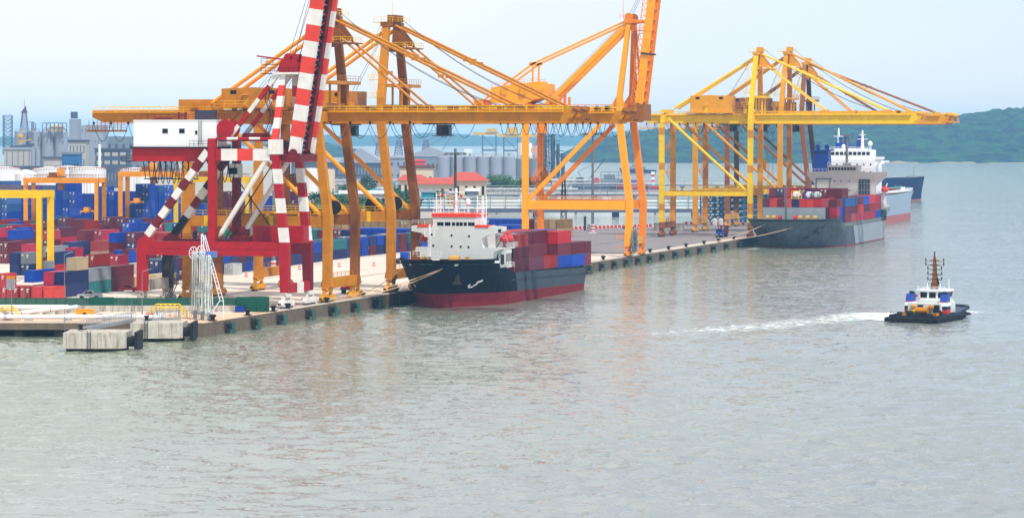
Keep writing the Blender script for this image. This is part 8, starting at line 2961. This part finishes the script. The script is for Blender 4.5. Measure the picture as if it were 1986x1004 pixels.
MB().beam((0, 0, zat(288, 2210) - 2.4), (17, 0, zat(282, 2210) - 2.4), 3, 3).beam((5, 0, 0), (5, 0, 17), 1.2, 1.2).beam((14, 0, 0), (14, 0, 19), 1.2, 1.2).build('gallery', M['plant_dark'], t)
t = frame_at('rooftop_frame', 'open steel frame with pale vents on the mill roof', 'roof frame', 82, 2290, zat(255, 2290))
W_ = 47 * mpx(2290); H = 17 * mpx(2290)
mb = MB().box(0, W_, 0, .5, H - .5, H)
for k in range(7): mb.box(W_ * k / 6 - .25, W_ * k / 6 + .25, 0, .5, 0, H - .501)
mb.beam((0, .2, 0), (5, .2, H), .35, .35).beam((W_, .2, 0), (W_ - 5, .2, H), .35, .35)
mb.build('frame', M['plant_dark'], t)
mb = MB()
for k in range(7): mb.lathe([(.9, 0), (.9, H * .6), (.4, H * .75)], (5.5 + k * 1.55, 3, 0), 10)
mb.build('vent', M['wall_cream'], t)
t = frame_at('vent_stack', 'short grey vent stack with a pipe bend on the mill roof', 'stack', 60, 2290, zat(254, 2290))
MB().box(0, 2.2, 0, 2.2, 0, 6.8).tube((-3, 1, 0), (-3, 1, 6.6), .25, 6).tube((-3, 1, 6.6), (0, 1, 6.6), .25, 6).tube((3.4, 1, 0), (3.4, 1, 5.5), .4, 6).build('stack', M['shed_grey'], t)
def lattice_tower(name, label, cat, px, Y, y0, y1, wb, wt, m, zb=None, n=9, r=.3):
    zb = zat(y1, Y) if zb is None else zb
    H = zat(y0, Y) - zb
    t = thing(name, label, cat, B(px, Y, zb), YAW)
    mb = MB()
    c = [(-1, -1), (1, -1), (1, 1), (-1, 1)]
    for i in range(4):
        a, b_ = c[i], c[(i + 1) % 4]
        mb.tube((a[0] * wb / 2, a[1] * wb / 2, 0), (a[0] * wt / 2, a[1] * wt / 2, H), r, 5)
        for k in range(n):
            f, g = k / n, (k + 1) / n
            w_f, w_g = (wb + (wt - wb) * f) / 2, (wb + (wt - wb) * g) / 2
            mb.tube((a[0] * w_f, a[1] * w_f, H * f), (b_[0] * w_g, b_[1] * w_g, H * g), r * .55, 4)
            mb.tube((a[0] * w_g, a[1] * w_g, H * g), (b_[0] * w_g, b_[1] * w_g, H * g), r * .55, 4)
    mb.build('lattice', m, t)
    return t, H
t, H = lattice_tower('drilling_derrick', 'tapering lattice drilling derrick rising above the left mill', 'derrick', 47, 2600, 219, 258, 7.0, 3.0, M['lattice_purple'], r=.28)
MB().box(-2.6, 2.6, -2.6, 2.6, H, H + .8).prism([(-2.2, H + .8), (2.2, H + .8), (1.2, H + 6)], 'y', -1, 1).tube((0, 0, H + 5), (0, 0, H + 11), .2, 5).build('crown', M['lattice_purple'], t)
lattice_tower('rig_leg', 'tall straight lattice rig leg at the far left', 'rig leg', 15, 2650, 224, 300, 7.0, 7.0, M['plant_dark'], n=10, r=.35)
t = frame_at('flare_crane', 'yellow pedestal crane in front of the mill silos', 'crane', 39, 2240, 2.4)
MB().tube((0, 0, 0), (0, 0, zat(268, 2240) - 2.4), .9, 8).lathe([(.5, 0), (2.2, .6), (2.2, 2.4), (.5, 3)], (0, 0, zat(268, 2240) - 2.4), 12).beam((0, 0, 30), (8, 0, 32), .8, .8).build('pedestal', M['far_crane_yellow'], t)
# bits of plant
for i, (px, Y, y0, y1, w, m, lab) in enumerate(((176, 2100, 262, 340, .9, 'pipe_grey', 'thin pale chimney before the office block'), (193, 2050, 280, 345, 1.1, 'clean_white', 'thin white chimney right of the pale one'))):
    t = frame_at('chimney', lab, 'chimney', px, Y, 2.4, 'thin chimneys by the mill')
    MB().tube((0, 0, 0), (0, 0, zat(y0, Y) - 2.4), w, 10, 0, w * .8).build('stack', M[m], t)
# warehouses in the middle
roof_h['wide grey gabled warehouse behind the trees'] = 12
block('warehouse', 'wide grey gabled warehouse behind the trees', 655, 742, 316, 335, 2450, 60, 'plant_dark', roof='gable', windows=(1, 14, .5, .4), wm='shed_grey', roofm='shed_roof')
roof_h['grey gabled warehouse left of the wide one'] = 10
block('warehouse', 'grey gabled warehouse left of the wide one', 565, 650, 315, 335, 2500, 60, 'plant_dark', roof='gable', windows=(1, 12, .5, .4), wm='shed_grey', roofm='shed_roof')
block('warehouse', 'plain tall grey shed right of the wide warehouse', 742, 790, 307, 350, 2350, 40, 'silo_grey', windows=(2, 4, .3, .3), wm='plant_dark', roof='flat', roofm='shed_roof')
roof_h['pale gabled shed behind the red cylinders'] = 8
block('warehouse', 'pale gabled shed behind the red cylinders', 790, 880, 304, 330, 2550, 50, 'shed_grey', roof='gable', roofm='shed_roof', windows=(1, 10, .4, .3))
silo_bank('tall pale silo behind the red-roofed houses', 848, 1000, 305, 2150, 6, 'silo_grey')
silo_bank('blue grey silo by the bright orange crane leg', 1000, 1048, 309, 2200, 2, 'shed_grey')
for z_, lab in ((316, 'lower'), (310.5, 'upper')):
    t = frame_at('red_cylinder', '%s of two stacked red horizontal cylinders' % lab, 'tank', 797, 1950, zat(323 if lab == 'lower' else 316, 1950), 'stacked red cylinders')
    MB().lathe([(.3, 0), (1.0, .4), (1.05, 1), (1.05, 8.2), (1.0, 8.8), (.3, 9.2)], (0, 0, 1.1), 16, 0, 'x').build('shell', M['barrier_red'], t)
block('brown_house', 'brown-roofed house in front of the red cylinders', 776, 840, 326, 345, 1900, 16, 'wall_cream', roof='flat', windows=(1, 6, .4, .3), roofm='wall_brown')
def hip_house(label, px0, px1, yr, ye, yb, Y, depth, fl=.3):
    t = frame_at('red_roofed_house', label, 'house', px0, Y, 2.4, 'red-roofed houses on the far shore')
    W_ = (px1 - px0) * mpx(Y)
    ze, zr = zat(ye, Y) - 2.4, zat(yr, Y) - 2.4
    MB().box(1.5, W_ - 1.5, 1.5, depth - 1.5, 0, ze).build('wall', M['wall_cream'], t)
    a = W_ * fl
    MB().add([(0, 0, ze), (W_, 0, ze), (W_, depth, ze), (0, depth, ze), (a, depth / 2, zr), (W_ - a, depth / 2, zr)], [(0, 1, 5, 4), (1, 2, 5), (2, 3, 4, 5), (3, 0, 4), (3, 2, 1, 0)]).build('roof', M['roof_tile_red'], t)
    for k in range(5):
        x = W_ * (k + .6) / 5.3
        MB().box(x - .7, x + .7, 1.42, 1.496, ze * .3, ze * .75).build('window', M['window_glass'], t)
hip_house('large red-roofed hall with a high hipped roof behind the light mast', 862, 948, 334, 351, 360, 1640, 26)
hip_house('long low red-roofed house left of the high hall', 800, 885, 345, 357, 365, 1600, 18, .12)
hip_house('red-roofed house behind the rear orange crane leg', 768, 830, 339, 350, 358, 1720, 18, .2)
# refinery tower cluster
t, H = lattice_tower('refinery_tower', 'tall dark refinery tower cluster right of the bright orange crane leg', 'tower', 1063, 2500, 262, 345, 10, 6, M['plant_dark'], zb=2.4, r=.5)
mb = MB().tube((-2.5, 0, 0), (-2.5, 0, zat(244, 2500) - 2.4), 1.2, 10).tube((4, 2, 0), (4, 2, 36), 1.8, 10).tube((8, 0, 0), (8, 0, 28), 1.4, 10).tube((12, 1, 0), (12, 1, 20), 1.6, 10)
mb.box(2, 13, -3, 6, 22, 22.6).box(-4, 10, -3, 6, 30, 30.6).box(0, 15, -3, 6, 12, 12.6)
for k in range(8): mb.tube((k * 2, -2, 0), (k * 2 - 2, -2, 34 - k * 3), .3, 5)
mb.build('column', M['plant_dark'], t)
# far shipyard: quay cranes, ship, purple jib cranes
def far_crane(label, px, Y, boom_l, boom_r, yboom, house, ytop_house):
    t = frame_at('ship_to_shore_crane', label, 'crane', px, Y, 2.4, 'hazy cranes of the far port')
    s_ = mpx(Y)
    zb = zat(yboom, Y) - 2.4
    mb = MB()
    for x in (0, -18):
        for y in (0, 16): mb.box(x - .8, x + .8, y - .8, y + .8, 0, zb)
    mb.box(-17.2, -.8, -.7, .7, 14, 16).box(-17.2, -.8, 15.3, 16.7, 14, 16)
    mb.beam((-17, 0, zb - 1), (-1, 0, 16), .8, .8)
    mb.build('leg', M['plant_dark'], t)
    MB().box(boom_l * s_, boom_r * s_, 5, 11, zb + .002, zb + 4).build('boom_girder', M['far_crane_yellow'], t)
    MB().box(house[0] * s_, house[1] * s_, 3, 13, zb + 4.2, zat(ytop_house, Y) - 2.4).build('machinery_house', M['far_crane_yellow'], t)
far_crane('hazy far-off container crane, left one of two beyond the silos', 962, 4100, -45, 5, 262, (-18, 2), 249)
far_crane('hazy far-off container crane, right one of two beyond the silos', 1004, 4000, -38, 35, 266, (-22, 1), 247)
t = thing('cargo_ship', 'hazy far cargo ship with a red hull below the distant cranes', 'ship', B(895, 3900), YAW - R(90))
t.rotation_euler = (0, 0, YAW + R(90))
t.location = B(965, 3900)
hull_parts(t, 46, 12, lambda s: 8.5 - 1.5 * s, lambda s: 1.0, 3, [M['hull_navy'], M['lifeboat_red']], ent=(14, .9, .5))
MB().box(-5, 5, 32, 42, 7, 20).box(-4, 4, 8, 28, 7, 12).build('deck_house', M['ship_white'], t)
def jib_crane(label, px, Y, ybase, ytop, jib, m):
    t, H = lattice_tower('jib_crane', label, 'crane', px, Y, ytop, ybase, 8, 3.5, m, r=.35, n=6)
    jx, jz = jib
    mb = MB()
    for o_ in (-.8, .8): mb.beam((0, o_, H * .4), (jx, o_, H * .4 + jz), .35, .35)
    for k in range(8):
        a = k / 8
        mb.beam((jx * a, -.8, H * .4 + jz * a), (jx * (a + .12), .8, H * .4 + jz * (a + .12)), .2, .2)
    mb.tube((0, 0, H), (jx, 0, H * .4 + jz), .12, 4)
    mb.build('jib', m, t)
jib_crane('purple lattice dockyard crane with a long jib, leftmost of three', 735, 2900, 306, 276, (-10, 22), M['lattice_purple'])
jib_crane('purple lattice dockyard crane, middle of three', 773, 2950, 302, 272, (13, 24), M['lattice_purple'])
jib_crane('purple lattice dockyard crane, rightmost of three before the far water', 826, 3000, 297, 272, (22, 14), M['lattice_purple'])
t = thing('jib_boom', 'long bare lattice boom slanting up behind the sheds', 'crane', B(840, 2950, 10), YAW)
mb = MB()
for o_ in (-.9, .9): mb.beam((0, o_, 0), (21, o_, 32), .4, .4)
for k in range(12): mb.beam((21 * k / 12, -.9, 32 * k / 12), (21 * (k + 1) / 12, .9, 32 * (k + 1) / 12), .2, .2)
mb.box(-3, 2, -2, 2, -7.6, 0)
mb.build('boom', M['lattice_purple'], t)
# teal process plant between trees and jetties
t = frame_at('process_plant', 'teal and white pipework plant behind the palm trees', 'plant', 645, 1500, 2.4)
W_ = 150 * mpx(1500)
mb = MB()
for k in range(16):
    x = W_ * k / 15
    for y in (0, 6): mb.box(x - .2, x + .2, y - .2, y + .2, 0, 9 - (k % 3) * 1.5, 0)
for z in (2, 4, 6): mb.box(0, W_, -.2, .2, z, z + .3, 0).box(0, W_, 5.8, 6.2, z, z + .3, 0)
for k in range(7): mb.tube((0, 1 + k * .7, 2.6 + (k % 3) * 2), (W_, 1 + k * .7, 2.6 + (k % 3) * 2), .28, 6, 1)
for px, h, r in ((8, 11, 1.6), (20, 8, 2.2), (29, 12, 1.4), (33, 7, 2.4)): mb.lathe([(r, 0), (r, h), (r * .5, h + 1)], (px, 3, 0), 14, 2)
for k in range(4): mb.box(3 + k * 9, 8 + k * 9, -3, -.5, 0, 2.5 + k % 2, 1)
mb.build('pipework', [M['pipe_teal'], M['clean_white'], M['teal_panel']], t)
block('teal_hut', 'bright teal hut on the shore left of the ship masts', 817, 841, 373, 386, 1470, 6, 'teal_panel', roof='flat', zb=2.6, windows=(1, 3, .3, .3))
block('white_hut', 'white-roofed hut on the shore right of the ship masts', 905, 928, 371, 386, 1475, 6, 'shed_grey', roof='flat', roofm='clean_white', zb=2.6, windows=(1, 3, .3, .3))
block('orange_hut', 'small orange hut behind the ship masts', 866, 880, 376, 386, 1465, 5, 'tan_paint', roof='flat', zb=2.6, windows=(1, 2, .3, .3))
block('white_shed', 'long pale shed behind the palms under the orange boom', 660, 760, 376, 384, 1420, 8, 'plant_pale', roof='flat', roofm='clean_white', windows=(1, 9, .5, .5), zb=2.4)

# ------------------------------------------------------------------ trees: trunk, limbs and a crown of leaf clumps
def tree_meshes(h, spread, seed, n):
    rnd = random.Random(seed)
    tr = MB()
    tr.tube((0, 0, 0), (0, 0, h * .45), h * .035, 7, 0, h * .025)
    centers = []
    for k in range(9):
        a = rnd.uniform(0, 6.28)
        rr = spread * rnd.uniform(.2, .8)
        c = Vector((rr * math.cos(a), rr * math.sin(a), h * rnd.uniform(.45, .88)))
        centers.append((c, spread * rnd.uniform(.32, .55)))
        tr.tube((0, 0, h * rnd.uniform(.25, .45)), c, h * .014, 5, 0, h * .005)
    lf = MB()
    for i in range(n):
        c, r_ = rnd.choice(centers)
        d = Vector((rnd.gauss(0, 1), rnd.gauss(0, 1), rnd.gauss(0, .75)))
        p = c + d.normalized() * r_ * rnd.uniform(.45, 1.05)
        s_ = h * rnd.uniform(.022, .05)
        u = Vector((rnd.gauss(0, 1), rnd.gauss(0, 1), rnd.gauss(0, .6))).normalized()
        v = u.orthogonal().normalized()
        lf.add([p - u * s_ - v * s_ * .6, p + u * s_ - v * s_ * .6, p + u * s_ + v * s_ * .6, p - u * s_ + v * s_ * .6], [(0, 1, 2, 3)])
    return tr, lf
def palm_meshes(h, seed):
    rnd = random.Random(seed)
    tr = MB()
    tr.tube((0, 0, 0), (h * .05, 0, h * .5), .22, 7).tube((h * .05, 0, h * .5), (h * .12, 0, h), .18, 7, 0, .14)
    lf = MB()
    for k in range(22):
        a = 2 * math.pi * k / 22 + rnd.uniform(-.1, .1)
        el = rnd.uniform(-.2, 1.1)
        L_ = h * rnd.uniform(.32, .45)
        p = Vector((h * .12, 0, h))
        pts = []
        for j in range(6):
            f = j / 5
            pts.append(p + Vector((math.cos(a) * L_ * f, math.sin(a) * L_ * f, L_ * (math.sin(el) * f - .75 * f * f))))
        sd = Vector((-math.sin(a), math.cos(a), 0))
        for j in range(5):
            w0_, w1_ = .55 * (1 - j / 6), .55 * (1 - (j + 1) / 6)
            for s_ in (-1, 1):
                lf.add([pts[j], pts[j + 1], pts[j + 1] + sd * s_ * w1_ - Vector((0, 0, .35)), pts[j] + sd * s_ * w0_ - Vector((0, 0, .35))], [(0, 1, 2, 3)])
    return tr, lf
PROT = []
for kind, args in (('broadleaf', (9.0, 5.5, 1, 900)), ('broadleaf', (7.0, 4.8, 2, 800)), ('broadleaf', (11.0, 5.0, 3, 1000)), ('palm', (9.0, 4)), ('palm', (7.5, 5))):
    tr, lf = tree_meshes(*args) if kind == 'broadleaf' else palm_meshes(*args)
    root = thing('broadleaf_tree' if kind == 'broadleaf' else 'palm_tree', None, None)
    tr.build('trunk', M['bark'], root)
    lf.build('crown', M['leaf_green'] if args[0] < 9.5 and kind == 'broadleaf' else M['leaf_dark'], root)
    PROT.append(root)
used = set()
rt = random.Random(21)
tp = []
for i in range(17): tp.append((602 + i * 12.0 + rt.uniform(-4, 4), 1230 + rt.uniform(-40, 60), rt.choice([0, 1, 2, 3, 3, 4]), rt.uniform(.85, 1.2), 'near grove under the orange booms'))
for i in range(7): tp.append((612 + i * 24 + rt.uniform(-6, 6), 1380 + rt.uniform(-30, 40), rt.choice([0, 1, 2]), rt.uniform(.8, 1.1), 'middle line behind the near grove'))
for px, Y, k, s_ in ((672, 1700, 1, 1.3), (716, 1760, 0, 1.25), (700, 1650, 1, 1.0)): tp.append((px, Y, k, s_, 'loose far group before the grey warehouse'))
for i in range(6): tp.append((800 + i * 27 + rt.uniform(-6, 6), 1560, rt.choice([0, 1]), rt.uniform(.5, .8), 'row in front of the red-roofed houses'))
for i in range(12): tp.append((950 + i * 8 + rt.uniform(-3, 3), 1900 + rt.uniform(-30, 30), rt.choice([0, 1, 1]), rt.uniform(.8, 1.2), 'row at the foot of the silos'))
for i in range(8): tp.append((300 + i * 34 + rt.uniform(-8, 8), 1350 + rt.uniform(-30, 40), rt.choice([0, 1, 2]), rt.uniform(.8, 1.1), 'line behind the container yard'))
cnt_ = {}
for px, Y, k, s_, zone in sorted(tp, key=lambda q: q[0]):
    o = PROT[k] if k not in used else copy_tree(PROT[k])
    used.add(k)
    o.location = B(px, Y, 2.3)
    o.scale = (s_, s_, s_)
    o.rotation_euler = (0, 0, rt.uniform(0, 6.28))
    cnt_[zone] = cnt_.get(zone, 0) + 1
    tag(o, '%s, %s from the left in the %s' % (('broad green tree', 'palm tree')[k > 2], ORD[cnt_[zone] - 1], zone), 'tree', 'trees of the ' + zone)
# shrub mass under the grove
mb = MB()
for i in range(5200):
    px, Y = rt.uniform(596, 800), rt.uniform(1215, 1330)
    p = B(px, Y, 2.4 + rt.random() ** 1.6 * 3.2)
    u = Vector((rt.gauss(0, 1), rt.gauss(0, 1), rt.gauss(0, .7))).normalized()
    v = u.orthogonal().normalized()
    s_ = rt.uniform(.25, .6)
    mb.add([p - u * s_ - v * s_, p + u * s_ - v * s_, p + u * s_ + v * s_, p - u * s_ + v * s_], [(0, 1, 2, 3)])
o = mb.build('shrubs', M['leaf_dark'])
tag(o, 'dense undergrowth beneath the near grove of trees and palms', 'shrubs', kind='stuff')
